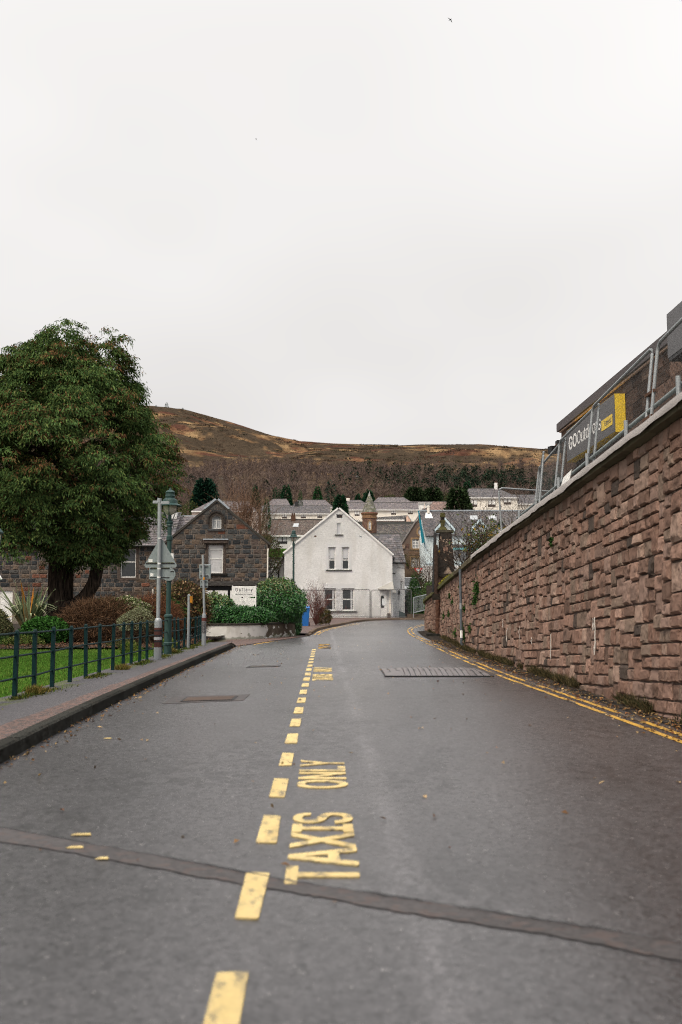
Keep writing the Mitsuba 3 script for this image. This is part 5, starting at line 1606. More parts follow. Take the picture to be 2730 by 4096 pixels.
put(ga, 'rendered_dormer', MB().poly_xz(Polygon([(-11.02, 5.6), (-10.5, 5.6), (-10.5, 7.15), (-11.02, 7.4)]), 63.3, 64.6), 'm_harl')

# ------------------------------------------------------------------ houses on the slope behind
def slope_house(label, x0, x1, y, zb, ze, zr, dep, roof, wins_, wallm='m_cream', rows=12, cols=60, hipl=0, hipr=0, chims=(), cat='house', name='house', group=None, ww=1.0, wh_=1.0, framem='m_brownframe', panem='m_white', fascia='m_white'):
    k = thing(name, label, cat, group)
    put(k, 'wall', MB().box(x0, x1, y, y + dep, zb - 6, ze), wallm)
    if not hipr:
        for xg in (x0 + .001, x1 - .001):
            put(k, 'gable', MB().add([(xg, y, ze), (xg, y + dep, ze), (xg, y + dep / 2, zr - .08)], [[0, 1, 2]]), wallm)
    mb_ = slate_roof(MB(), (x0 - .15, y - .3, ze - .05), (x1 + .15, y - .3, ze - .05), (x1 + .15 - hipr, y + dep / 2, zr), (x0 - .15 + hipl, y + dep / 2, zr), rows, cols, roof, br, .03)
    slate_roof(mb_, (x0 - .15, y + dep + .3, ze - .05), (x1 + .15, y + dep + .3, ze - .05), (x1 + .15 - hipr, y + dep / 2, zr), (x0 - .15 + hipl, y + dep / 2, zr), 4, 10, roof, br, .03)
    if hipr:
        slate_roof(mb_, (x1 + .15, y - .3, ze - .05), (x1 + .15, y + dep + .3, ze - .05), (x1 + .16 - hipr, y + dep / 2 + .01, zr), (x1 + .15 - hipr, y + dep / 2, zr), rows, 10, roof, br, .03)
    if hipl:
        slate_roof(mb_, (x0 - .15, y - .3, ze - .05), (x0 - .15, y + dep + .3, ze - .05), (x0 - .16 + hipl, y + dep / 2 + .01, zr), (x0 - .15 + hipl, y + dep / 2, zr), rows, 10, roof, br, .03)
    put(k, 'roof', mb_, 'm_slate', kind='stuff')
    put(k, 'fascia', MB().box(x0 - .15, x1 + .15, y - .36, y - .31, ze - .22, ze - .04), fascia)
    put(k, 'ridge', MB().tube([(x0 - .15 + hipl, y + dep / 2, zr + .03), (x1 + .15 - hipr, y + dep / 2, zr + .03)], .07, 6), 'm_sill')
    for (xc, z0) in wins_:
        o_ = put(k, 'window', MB().box(xc - ww / 2, xc + ww / 2, y - .03, y - .003, z0, z0 + wh_).box(xc - .035, xc + .035, y - .06, y - .032, z0, z0 + wh_).box(xc - ww / 2, xc + ww / 2, y - .06, y - .031, z0 + .26 * wh_, z0 + .31 * wh_), framem)
        for s in (-1, 1):
            put(o_, 'pane', MB().box(xc + s * ww * .25 - ww * .20, xc + s * ww * .25 + ww * .20, y - .065, y - .0315, z0 + .34 * wh_, z0 + .95 * wh_), panem)
    for (xc, z1, wch, m_) in chims:
        cc = put(k, 'chimney', MB().box(xc - wch / 2, xc + wch / 2, y + dep / 2 - .3, y + dep / 2 + .3, zr - .6, z1), m_)
        for s in (-1, 1):
            put(cc, 'pot', MB().lathe(xc + s * wch * .22, y + dep / 2, [(.09, z1), (.08, z1 + .28), (.001, z1 + .28)], 8), 'm_rust')
    return k


mat('m_brownframe', two(pr((.07, .055, .05), .6, .3)))
slope_house('long cream terrace with grey slate roof left of the tall dark conifer', -16.1, -2.3, 200, 16, 19.75, 21.55, 5.0, SLATE, [(-14.67, 18.72), (-11.4, 18.75), (-7.6, 18.8), (-4.28, 18.85), (-14.66, 16.65)], cols=70, chims=((-9.1, 22.4, .7, 'm_black'),), name='terraced_house')
slope_house('long cream terrace with purple slate roof behind the round turret', 1.6, 15.6, 200, 17, 20.55, 22.2, 5.0, SLATE_P, [(3.23, 19.25), (10.6, 19.5), (14.0, 19.6), (3.23, 17.45), (13.5, 17.75)], cols=70, name='terraced_house')
slope_house('grey hip roofed house at the left above the long cream terrace', -19.4, -11.9, 240, 21, 24.6, 27.3, 6, SLATE_P, [], hipl=2.8, hipr=1.6, cols=40, group='hip roofed houses')
slope_house('grey hip roofed house on the right above the terrace chimney', -12.0, -2.0, 240.5, 21, 25.0, 27.1, 6, SLATE_P, [], hipl=1.6, hipr=2.0, cols=40, group='hip roofed houses')
slope_house('grey hip roofed house above the purple slate terrace', 7.7, 17.3, 240, 22, 26.0, 27.7, 6, SLATE_P, [], hipl=1.6, hipr=2.0, cols=40, group='hip roofed houses')
slope_house('grey house with a pale chimney right of the tall dark conifer', .2, 6.0, 240, 22, 25.8, 27.0, 6, SLATE_P, [], hipr=1.2, cols=30, chims=((1.7, 27.5, .85, 'm_cream'),), group='hip roofed houses')
slope_house('long low white building on the slope right of the terraces', 17.0, 27.0, 262, 23, 28.4, 29.0, 6, SLATE_P, [(19.9, 26.6), (22.5, 26.6)], wallm='m_white', cols=30, name='building')
slope_house('pink hip roofed house behind the bare tree above the stone gable', -22.5, -12.9, 150, 12, 15.5, 17.2, 5, SLATE_P, [], wallm='m_peach2', hipl=2.5, hipr=1.5, cols=40)
mat('m_peach2', two(pr((.66, .56, .50), .85, .15)))
slope_house('cream hip roofed house with a tall white chimney high on the right', 21.3, 30.3, 170, 13, 19.75, 21.6, 6, SLATE, [(22.75, 18.1), (25.9, 18.1), (28.6, 18.5)], hipl=1.2, hipr=2.9, cols=40, chims=((27.1, 22.6, .5, 'm_white'),), ww=1.3, wh_=1.2)
slope_house('pink house with a red edged roof beside the dark pine on the right', 15.2, 20.5, 178, 13, 18.3, 20.1, 5, [(.20, .13, .11), (.16, .11, .10)], [], wallm='m_peach2', hipl=1.8, cols=20)
slope_house('grey roofed house half hidden by the leaning fence panel', 30.5, 40, 185, 15, 20.2, 22.2, 6, SLATE, [], hipl=2, hipr=2, cols=30)
bg = slope_house('white bungalow with a brown tiled roof and one roof window left of the white gable', -7.72, -.6, 110, 7.3, 9.0, 10.9, 4.6, TILE_B, [(-6.5, 8.02)], wallm='m_white', rows=14, cols=44, ww=1.05, wh_=.78, chims=((-5.4, 11.35, .5, 'm_rust'),), name='bungalow', cat='bungalow', framem='m_black', panem='m_blind')
rw = put(bg, 'roof_window', MB().add([(-5.42, 110.95, 9.98), (-4.78, 110.95, 9.98), (-4.72, 111.5, 10.42), (-5.28, 111.5, 10.42)], [[0, 1, 2, 3]]), 'm_frost')
# small dark roofed shed before it
sh = thing('shed', 'small white shed with dark corrugated roof between the stone gable and the white house', 'shed')
put(sh, 'wall', MB().box(-6.35, -4.2, 84.1, 86, 0, 3.85), 'm_white')
put(sh, 'roof', slate_roof(MB(), (-6.5, 83.9, 3.86), (-4.2, 83.9, 3.86), (-4.2, 85.6, 5.35), (-6.4, 85.6, 5.35), 9, 6, SLATE_D, br, .06), 'm_slate', kind='stuff')
pk = thing('pink_outbuilding', 'small salmon pink gabled building with dark roof behind the church ridge', 'building')
put(pk, 'wall', MB().poly_xz(sbox(4.6, 10.5, 8.3, 12.35), 130, 130.3).poly_xz(Polygon([(8.3, 10.5), (9.35, 10.5), (9.35, 11.9), (8.72, 13.0), (8.3, 12.35)]), 129.9, 133.5), 'm_peach')
put(pk, 'roof', slate_roof(MB(), (4.5, 129.7, 12.4), (8.45, 129.7, 12.45), (8.78, 131.4, 13.15), (4.5, 131.4, 12.85), 6, 20, SLATE_D, br, .04), 'm_slate', kind='stuff')
put(pk, 'fascia', MB().box(4.5, 8.3, 129.6, 129.66, 12.22, 12.40), 'm_white')
verge(pk, (8.72, 13.06), (9.45, 11.85), 129.7, 133, .08, 'm_white')
put(pk, 'downpipe', MB().tube([(8.40, 129.8, 12.7), (8.40, 129.8, 11.2)], .10, 8), 'm_black')

# red sandstone church hall: slate roof, round turret and gable
CH = [(.21, .125, .095), (.18, .105, .08), (.24, .15, .115), (.16, .10, .085), (.22, .15, .12)]
ch = thing('church_hall', 'red sandstone hall with dark slate roof and a gable with a round window', 'building')
put(ch, 'slates', slate_roof(MB(), (-1.0, 104.9, 7.05), (8.5, 104.9, 7.05), (8.5, 108, 10.15), (-1.0, 108, 10.0), 26, 60, SLATE_D + [(.075, .08, .075), (.085, .08, .07)], br, .03), 'm_slate', kind='stuff')
put(ch, 'ridge', MB().box(-1, 8.4, 107.9, 108.15, 10.0, 10.32), 'm_sill')
put(ch, 'side_wall', MB().box(-1, 8.5, 105.2, 105.5, 3, 7.05), 'm_sandmortar')
rgp = Polygon([(6.30, 2.0), (10.9, 2.0), (10.9, 7.45), (8.55, 11.05), (6.30, 7.45)])
Y = 102.0
rwin = [(7.30, 8.02, 7.05, 8.0), (7.16, 8.0, 5.1, 6.1)]
rnd = Point(8.30, 8.75).buffer(.38, 20)
rop = unary_union([opening(a, b, c, d) for a, b, c, d in rwin] + [rnd])
put(ch, 'gable', MB().poly_xz(rgp.difference(rop), Y, Y + .4), 'm_sandmortar')
gb = MB()
cg = np.random.default_rng(15)
from shapely.prepared import prep
inn = prep(rgp.buffer(-.06).difference(rop.buffer(.22, join_style=2)))
for (i, j, w, h) in pack(60, 110, 3, 8, 1, 2, cg):
    b_ = (6.3 + i * .085, 2 + j * .085, 6.3 + (i + w) * .085, 2 + (j + h) * .085)
    if inn.contains(sbox(b_[0] + .01, b_[1] + .01, b_[2] - .01, b_[3] - .01)):
        gb.box(b_[0] + .01, b_[2] - .01, Y - cg.uniform(.01, .04), Y + .01, b_[1] + .01, b_[3] - .01, jit(cg, CH[cg.integers(0, 5)], .12))
put(ch, 'stones', gb, 'm_stone', kind='stuff')
TAN = (.30, .20, .115)
for (a, b, c, d) in rwin:
    window(ch, a, b, c, d, Y, 'm_frost', bars=(c + (d - c) * .4, c + (d - c) * .72), vbars=((a + b) / 2,), w=.07, rec=.10)
    o_ = opening(a, b, c, d)
    put(ch, 'window_surround', MB().poly_xz(o_.buffer(.15, join_style=2).difference(o_), Y - .05, Y + .08, TAN), 'm_stone')
put(ch, 'round_surround', MB().poly_xz(rnd.buffer(.18).difference(rnd), Y - .05, Y + .08, TAN), 'm_stone')
put(ch, 'round_window', MB().poly_xz(rnd, Y + .08, Y + .12), 'm_blind')
verge(ch, (6.2, 7.4), (8.55, 11.12), Y - .12, Y + .4, .14, 'm_lead', 'skew')
verge(ch, (8.55, 11.12), (10.9, 7.4), Y - .12, Y + .4, .14, 'm_lead', 'skew')
put(ch, 'skew_putt', MB().box(6.12, 6.55, Y - .15, Y + .3, 7.02, 7.42, (.33, .25, .2)), 'm_stone')
for s, sg in ((6.3, 1), (10.9, -1)):
    put(ch, 'gable_slates', slate_roof(MB(), (s - sg * .2, Y + .4, 7.35), (s - sg * .2, Y + 8, 7.35), (8.55, Y + 8, 11.1), (8.55, Y + .4, 11.1), 24, 30, SLATE_D, br, .03), 'm_slate', kind='stuff')
# moss and ivy on the hall wall
mb = MB()
P = np.stack([br.uniform(6.35, 6.9, 2600), Y - .08 - br.uniform(0, .25, 2600), br.uniform(1.5, 6.4, 2600)], 1)
P = P[meshkit.noise(P * [2.5, 1, 1.1]) > .48]
mb.add(*leaf_cards(P, br.normal(0, 1, P.shape), unit(br.normal(0, .5, P.shape) + [0, -1, .2]), .12, .09, .2, pick(br, [(.055, .075, .025), (.09, .10, .03), (.04, .06, .02)], len(P))))
put(ch, 'ivy', mb, 'm_leaf', kind='stuff')

tu = thing('turret', 'round red stone turret with a mossy conical slate roof behind the white house', 'turret')
tx, ty = 2.89, 100.6
put(tu, 'drum', MB().lathe(tx, ty, [(.70, 5.5), (.70, 10.0)], 28), 'm_sandmortar', smooth=True)
mb = MB()
z = 7.0
while z < 9.98:
    h = cg.uniform(.10, .17)
    a = cg.uniform(0, .3)
    while a < 2 * math.pi + .01:
        w = cg.uniform(.18, .36)
        th_ = np.linspace(a + .012, a + w - .012, 3)
        ro = .70 + cg.uniform(.018, .04)
        skip = abs(((a + w / 2) - (1.5 * math.pi)) % (2 * math.pi)) < .24 and 8.75 < z < 9.75
        if not skip:
            v = [(tx + r0 * math.cos(t), ty + r0 * math.sin(t), zz) for r0 in (ro, .69) for zz in (z + .008, z + h - .008) for t in th_]
            q = [[0, 1, 4, 3], [1, 2, 5, 4], [0, 6, 7, 1], [1, 7, 8, 2], [3, 4, 10, 9], [4, 5, 11, 10], [0, 3, 9, 6], [2, 8, 11, 5]]
            mb.add(v, q, jit(cg, CH[cg.integers(0, 5)], .14))
        a += w
    z += h
put(tu, 'stones', mb, 'm_stone', kind='stuff')
ow = Polygon([(tx - .12, 8.82), (tx + .12, 8.82), (tx + .12, 9.45), (tx + .07, 9.60), (tx, 9.68), (tx - .07, 9.60), (tx - .12, 9.45)])
put(tu, 'window_surround', MB().poly_xz(ow.buffer(.10, join_style=2).difference(ow), ty - .80, ty - .66, TAN), 'm_stone')
window(tu, 0, 0, 0, 0, ty - .78, 'm_frost', frame='m_cream', shape=ow, w=.03, rec=.05, bars=(9.3,))
put(tu, 'cornice', MB().lathe(tx, ty, [(.72, 9.98), (.80, 10.0), (.80, 10.06), (.74, 10.08), (.74, 10.34), (.80, 10.36), (.84, 10.42), (.84, 10.48), (.70, 10.50)], 28, (.28, .17, .10)), 'm_stone', smooth=35)
put(tu, 'eave_ring', MB().lathe(tx, ty, [(.80, 10.49), (.87, 10.50), (.87, 10.56), (.78, 10.58)], 28), 'm_rededge', smooth=35)
mat('m_rededge', two(pr((.24, .085, .06), .7, .2)))
mb = MB()
rowsn = 20
for r in range(rowsn):
    t0, t1 = r / rowsn, (r + 1.2) / rowsn
    rA, rB = .80 * (1 - t0 * .94), .80 * (1 - min(t1, 1) * .94)
    zA, zB = 10.57 + 2.0 * t0, 10.57 + 2.0 * min(t1, 1)
    nsl = max(5, int(26 * (1 - t0 * .85)))
    for i in range(nsl):
        a0, a1 = 2 * math.pi * (i + .5 * (r % 2)) / nsl + .01, 2 * math.pi * (i + 1 + .5 * (r % 2)) / nsl - .01
        am = (a0 + a1) / 2
        l = .022
        v = [(tx + (rA + l) * math.cos(t), ty + (rA + l) * math.sin(t), zA) for t in (a0, am, a1)] + [(tx + rB * math.cos(t), ty + rB * math.sin(t), zB) for t in (a0, am, a1)] + [(tx + (rA - .02) * math.cos(t), ty + (rA - .02) * math.sin(t), zA) for t in (a0, am, a1)]
        mb.add(v, [[0, 1, 4, 3], [1, 2, 5, 4], [6, 7, 1, 0], [7, 8, 2, 1]], jit(cg, [(.12, .12, .085), (.085, .085, .07), (.16, .155, .13), (.26, .25, .24), (.10, .11, .05)][cg.choice(5, p=[.34, .28, .18, .10, .10])], .15))
put(tu, 'cone_slates', mb, 'm_slate', kind='stuff')
put(tu, 'finial', MB().lathe(tx, ty, [(.13, 12.35), (.05, 12.62), (.02, 12.74), (.001, 12.76)], 12, (.34, .34, .34)), 'm_vc', smooth=True)

# pale blue house with dormers
bh = thing('blue_house', 'pale blue house with grey slate roof and pointed dormers behind the stone wall', 'house')
Y = 92.0
put(bh, 'wall', MB().box(7.75, 20, Y, Y + .3, 0, 7.7).add([(7.75, Y, 2), (7.75, Y + 6, 2), (7.75, Y + 6, 7.7), (7.75, Y + 3, 10.0), (7.75, Y, 7.7)], [[0, 1, 2], [0, 2, 3], [0, 3, 4]]), 'm_paleblue')
put(bh, 'slates', slate_roof(MB(), (7.75, Y - .3, 7.62), (20, Y - .3, 7.62), (20, Y + 3, 10.2), (7.55, Y + 3, 10.2), 26, 80, SLATE, br, .03), 'm_slate', kind='stuff')
put(bh, 'ridge', MB().box(7.5, 20, Y + 2.9, Y + 3.1, 10.2, 10.33), 'm_lead_blue')
put(bh, 'bargeboard', MB().add([(7.72, Y - .45, 7.0), (7.50, Y + 3, 10.3), (7.55, Y + 3, 9.7), (7.72, Y - .45, 6.4), (7.45, Y - .45, 6.9), (7.38, Y + 3, 10.25)], [[0, 1, 2, 3], [4, 5, 1, 0]]), 'm_teal')
put(bh, 'gutter', MB().tube([(7.8, Y - .38, 7.58), (8.75, Y - .38, 7.58)], .06, 6), 'm_black')
vt = put(bh, 'vent_pipe', MB().lathe(8.35, Y + 2.6, [(.13, 10.0), (.13, 10.55), (.17, 10.57), (.17, 10.66), (.001, 10.7)], 10), 'm_cream')
put(bh, 'vent_flashing', MB().add([(7.98, Y + 2.0, 9.42), (8.72, Y + 2.0, 9.42), (8.6, Y + 2.7, 10.0), (8.1, Y + 2.7, 10.0)], [[0, 1, 2, 3]]).add([(7.98, Y + 2.0, 9.46), (8.72, Y + 2.0, 9.46), (8.6, Y + 2.7, 10.04), (8.1, Y + 2.7, 10.04)], [[0, 1, 2, 3]]), 'm_white')
for i, (xa, za, hw) in enumerate(((9.62, 9.28, 1.0), (12.82, 9.2, .78), (14.75, 9.0, .8))):
    ze_ = za - hw * 1.12
    d_ = put(bh, 'dormer', MB().poly_xz(Polygon([(xa - hw + .1, 6.5), (xa + hw - .1, 6.5), (xa + hw - .1, ze_ + .1), (xa, za - .05), (xa - hw + .1, ze_ + .1)]), Y - .10, Y + 2), 'm_white' if i == 2 else 'm_paleblue')
    for s in (-1, 1):
        p_, q_ = (xa, za + .02), (xa + s * hw, ze_)
        d = unit(np.array(q_) - np.array(p_)); nn = np.array([-d[1], d[0]]) * (1 if d[0] < 0 else -1)
        nn = nn if nn[1] < 0 else -nn
        put(d_, 'bargeboard', MB().poly_xz(Polygon([p_, q_, np.array(q_) + nn * .17, np.array(p_) + nn * .2]), Y - .42, Y - .36), 'm_black' if i == 2 else 'm_palebarge')
        a0, b0 = (xa + s * hw, Y - .4, ze_ + .02), (xa, Y - .4, za + .05)
        put(d_, 'slates', slate_roof(MB(), a0, (xa + s * hw, Y + 1.6, ze_ + .02), (xa, Y + 2.0, za + .05), b0, 8, 8, SLATE, br, .03), 'm_slate', kind='stuff')
    window(d_, xa - .28, xa + .28, ze_ - .9, ze_ - .02, Y - .12, 'm_frost', w=.06, rec=.0, vbars=(xa,)) if i else None
mat('m_palebarge', two(pr((.52, .64, .70), .5, .3)))
for xs_ in (12.2, 14.0):
    put(bh, 'roof_window', MB().add([(xs_, Y + 1.75, 9.30), (xs_ + .75, Y + 1.75, 9.30), (xs_ + .78, Y + 2.3, 9.74), (xs_ + .06, Y + 2.3, 9.74)], [[0, 1, 2, 3]]), 'm_frost')
put(bh, 'canopy', slate_roof(MB(), (10.2, Y - 1.1, 6.45), (13.4, Y - 1.1, 6.45), (13.4, Y - .05, 6.85), (10.2, Y - .05, 6.85), 5, 18, SLATE_D, br, .03), 'm_slate', kind='stuff')
put(bh, 'canopy_fascia', MB().box(10.2, 13.4, Y - 1.16, Y - 1.1, 6.28, 6.46), 'm_teal2')
mat('m_teal2', two(pr((.12, .33, .36), .5, .3)))
window(bh, 10.3, 11.5, 5.35, 6.2, Y - .02, 'm_frost', w=.07, rec=-.02, vbars=(10.9,))
put(bh, 'bay', MB().box(12.0, 13.2, Y - .7, Y - .002, 4.2, 6.1), 'm_white')
put(bh, 'band', MB().box(7.76, 16, Y - .05, Y - .003, 5.0, 5.12), 'm_palebarge')
solo('boundary_wall', 'long white boundary wall in front of the pale blue house', 'wall', MB().box(7.2, 18, 88.0, 88.25, 0, 4.62).box(7.15, 18, 87.95, 88.3, 4.622, 4.70), 'm_harl')

# ------------------------------------------------------------------ raised ground, store, fences above the wall
v = []
yl = np.linspace(-4, 40, 23)
for y in yl:
    x = float(WX(y + 4)) + .40
    z = float(ztop(y)) - .35
    v += [(x, y, z), (x + 2.2, y, z + .02), (x + 30, y, z + .2)]
solo('raised_ground', 'raised tarmac yard behind the stone retaining wall', None, MB().add(v, [[3 * i + k, 3 * i + k + 1, 3 * i + k + 4, 3 * i + k + 3] for i in range(22) for k in (0, 1)]), 'm_asphalt', kind='structure')
st = thing('store_building', 'flat roofed brown block building standing on top of the retaining wall', 'building')
BX, BY1 = 6.0, 26.75
put(st, 'wall', MB().box(BX + .03, 20, 4, BY1 - .02, 1.0, 5.9), 'm_storemortar')
mat('m_storemortar', two(pr((.06, .048, .042), .9, .1)))
sr = np.random.default_rng(55)
BLK = [(.135, .088, .070), (.115, .077, .062), (.15, .10, .08), (.10, .070, .058), (.125, .09, .072)]
blocks = []
for r in range(11):
    z0 = 2.55 + r * .305
    y = BY1 - (.33 if r % 2 else 0)
    if r % 2:
        blocks.append((BY1 - .33, BY1, z0))
    while y > 8.5:
        w = .66
        blocks.append((y - w, y, z0))
        y -= w
blocks.sort(key=lambda b: -b[0] * 0 - (1 if b[1] > 11.5 and b[2] > 2.8 else 0))
rest = MB()
for n_, (a, b, z0) in enumerate(blocks):
    dp = sr.uniform(.0, .012)
    dark = meshkit.fbm(np.array([[a * 1.7, 0, z0 * .35]]), 3)[0]
    c = np.array(BLK[sr.integers(0, 5)]) * (1 + .10 * sr.normal())
    c = c * (0.62 if dark > .60 else 1)
    m_ = MB().box(BX - dp, BX + .05, a + .007, b - .007, z0 + .006, min(z0 + .299, 5.86), c)
    if n_ < 300:
        put(st, 'block', m_, 'm_stone')
    else:
        rest.add(*m_.mesh(), m_.colors())
if rest.V:
    put(st, 'blocks', rest, 'm_stone', kind='stuff')
put(st, 'end_wall', MB().box(BX + .0, 20, BY1 - .019, BY1 + .0, 1, 5.88, (.12, .085, .068)), 'm_stone')
put(st, 'fascia', MB().box(BX - .10, 20.1, 4, BY1 + .15, 5.90, 6.12), 'm_fascia')
mat('m_fascia', two(pr((.075, .065, .068), .6, .3)))
put(st, 'soffit_bead', MB().box(BX - .05, BX + .02, 4, BY1 + .05, 5.862, 5.898), 'm_peach')
put(st, 'downpipe', MB().tube([(BX + .05, BY1 + .10, 5.6), (BX + .05, BY1 + .10, 2.3)], .06, 8), 'm_rust')
put(st, 'hopper', MB().box(BX - .12, BX + .12, BY1 + .02, BY1 + .26, 5.35, 5.66), 'm_black')
fl_ = thing('floodlight', 'small dark floodlight on the far corner of the store building', 'floodlight')
put(fl_, 'head', MB().box(-.10, .10, -.09, .09, -.10, .10, rz=.4, at=(BX - .22, BY1 + .12, 5.40)), 'm_black')
put(fl_, 'arm', MB().tube([(BX - .22, BY1 + .12, 5.45), (BX - .05, BY1 + .05, 5.62), (BX + .05, BY1, 5.66)], .018, 6), 'm_rust')

ss_ = thing('store_sign', 'long grey box sign with white lettering and yellow ends on the store wall', 'sign')
SX = 5.75
sy0, sy1, sz0, sz1 = 20.62, 25.1, 4.80, 5.62
put(ss_, 'box', MB().box(SX + .012, BX - .02, sy0 + .004, sy1, sz0 + .002, sz1 - .002), 'm_signyellow', label='yellow sides of the box sign')
put(ss_, 'face', MB().box(SX, SX + .0115, sy0 + .012, sy1 - .02, sz0 + .014, sz1 - .014), 'm_signgrey')


def text_yz(parent, name, word, y0, y1, z0, h, x, m_, bold=False, label=None):
    """Lettering on a face that looks towards -x: it reads towards -y. h: cap height."""
    t = meshkit.text_mesh(word, 1.0, .004, bold=bold)
    v_ = t.vertices
    lo, hi = v_[:, 0].min(), v_[:, 0].max()
    a_ = (v_[:, 0] - lo) / (hi - lo)
    put(parent, name, (np.stack([x - v_[:, 2], y0 + (y1 - y0) * a_, z0 + v_[:, 1] * h], 1), t.faces), m_, label=label)


text_yz(ss_, 'lettering', 'GO', 24.82, 23.98, 5.07, .31, SX - .002, 'm_lettering', True)
text_yz(ss_, 'lettering', 'Outdoors', 23.92, 21.74, 5.07, .31, SX - .002, 'm_lettering')
yb_ = put(ss_, 'panel', MB().box(SX - .008, SX - .001, 20.80, 21.66, 4.99, 5.22), 'm_signyellow')
text_yz(yb_, 'lettering', 'Express', 21.38, 20.86, 5.06, .11, SX - .0085, 'm_signgrey')
pbx = thing('projecting_box', 'dark grey box projecting high at the right edge of the view', 'sign box')
put(pbx, 'body', MB().box(5.46, 5.96, 8.5, 16.3, 5.28, 6.03), 'm_signgrey')
put(pbx, 'underside', MB().box(5.47, 5.95, 8.6, 16.28, 5.22, 5.279), 'm_black')

G2 = 'temporary fence panels along the top of the retaining wall'
zg = lambda y: float(ztop(y)) - .33
panels = [((4.0, 9.8), (4.0, 13.05), 2.05, .12, 'temporary mesh fence panel beyond the grey box, nearest the camera on the wall top'),
          ((4.02, 13.35), (4.0, 16.55), 2.10, .12, 'temporary mesh fence panel before the yellow end of the store sign'),
          ((4.06, 16.35), (4.04, 19.3), 2.12, .12, 'temporary mesh fence panel just beyond the store sign, behind the white sheet'),
          ((4.10, 19.05), (4.2, 22.2), 2.15, .12, 'temporary mesh fence panel standing behind the turned panel on the wall top'),
          ((3.95, 20.2), (4.35, 22.6), 2.12, .10, 'turned mesh fence panel leaning over near the end of the flashing'),
          ((3.98, 24.2), (6.6, 25.2), 2.05, .0, 'mesh fence panel set across the end of the yard by the bare shrub')]
for (a, b, h, l, lab) in panels:
    k = thing('temporary_fence', lab, 'fence panel', G2)
    fence_panel(k, (a[0], a[1], zg(a[1])), (b[0], b[1], zg(b[1])), h, (l, 0) if b[0] - a[0] < 1 else (-.06, 0), .0010, 64, 8)
cp = thing('pipe_coupler', 'rusty double clips joining the two fence panels beside the yellow sign end', 'clip')
for z in (3.68, 4.02):
    xx = 4.01 + .12 * (z - zg(13.2))
    put(cp, 'clip', MB().box(xx - .03, xx + .03, 13.0, 13.4, z - .02, z + .02), 'm_rust')
gr = thing('yard_rail', 'galvanised tube rail on short posts along the edge of the raised yard', 'railing')
for y in (9.7, 11.95, 14.2, 16.5, 18.7, 20.9, 22.9):
    put(gr, 'post', MB().tube([(4.12, y, zg(y)), (4.12, y, zg(y) + 1.29)], .032, 10), 'm_galv', smooth=40)
put(gr, 'tube', MB().tube([(4.18, y, zg(y) + 1.20) for y in (6, 12, 18, 23.5)], .031, 10), 'm_grey', smooth=40)
put(gr, 'tube', MB().tube([(4.18, y, zg(y) + .75) for y in (6, 12, 18, 23.5)], .031, 10), 'm_grey', smooth=40)
ws_ = MB()
v = [(3.80, 17.42, 2.98), (3.80, 16.72, 3.00), (3.84, 16.42, 3.43), (3.84, 17.06, 3.37)]
v2 = [(a + .012, b + .004, c) for a, b, c in v]
ws_.add(v + v2, [[0, 1, 2, 3], [7, 6, 5, 4], [0, 4, 5, 1], [1, 5, 6, 2], [2, 6, 7, 3], [3, 7, 4, 0]])
solo('white_sheet', 'torn white plastic sheet standing up behind the flashing on the wall', 'plastic sheet', ws_, 'm_white')

pp_ = thing('wall_pipe', 'grey metal pipe standing against the face of the stone wall', 'pipe')
px_, py_ = 3.20, 26.6
put(pp_, 'pipe', MB().tube([(px_ - .02, py_, 2.14), (px_, py_, .28), (px_ - .02, py_ - .02, .20), (px_ + .04, py_, .10), (px_ + .05, py_, 0)], .036, 12), 'm_pipe', smooth=40)
put(pp_, 'repair', MB().lathe(px_ - .011, py_, [(.038, 1.08), (.0385, 1.24)], 12), 'm_galv', smooth=True)
put(pp_, 'repair', MB().lathe(px_ - .002, py_, [(.038, .32), (.0385, .52)], 12), 'm_white', smooth=True)
mat('m_pipe', two(pr((.085, .10, .115), .5, .4)))

# ------------------------------------------------------------------ the stone pier at the bend of the wall
pi_ = thing('gate_pier', 'tall dark stone pier with a gablet and mossy finial at the wall bend', 'pier')
ox, oy = 4.12, 39.5


def frustum(mb_, x, y, w0, d0, z0, w1, d1, z1, c=None):
    v_ = [(x + sx * w0, y + sy * d0, z0) for sx, sy in ((-1, -1), (1, -1), (1, 1), (-1, 1))] + [(x + sx * w1, y + sy * d1, z1) for sx, sy in ((-1, -1), (1, -1), (1, 1), (-1, 1))]
    return mb_.add(v_, [[0, 1, 5, 4], [1, 2, 6, 5], [2, 3, 7, 6], [3, 0, 4, 7], [4, 5, 6, 7], [3, 2, 1, 0]], c)


DK = (.036, .032, .029)
put(pi_, 'base', frustum(MB(), ox + .06, oy, .32, .36, -.1, .31, .35, 2.28, (.19, .125, .10)), 'm_stone')
put(pi_, 'moulding', frustum(MB(), ox + .05, oy, .36, .40, 2.281, .34, .38, 2.36, (.17, .11, .09)), 'm_stone')
put(pi_, 'spire', frustum(MB(), ox + .03, oy, .335, .37, 2.361, .215, .25, 4.06, DK), 'm_stone')
put(pi_, 'cap', frustum(MB(), ox - .0, oy, .34, .28, 4.061, .33, .27, 4.16, (.065, .06, .045)), 'm_stone')
gx_ = ox + .07
gab = Polygon([(gx_ - .34, 2.37), (gx_ + .34, 2.37), (gx_, 2.92)])
gin = Polygon([(gx_ - .19, 2.43), (gx_ + .19, 2.43), (gx_, 2.76)])
put(pi_, 'gablet', MB().poly_xz(gab.difference(gin), oy - .46, oy - .30, (.03, .027, .025)), 'm_stone')
put(pi_, 'gablet_panel', MB().poly_xz(gin, oy - .41, oy - .36, (.30, .225, .185)), 'm_stone')
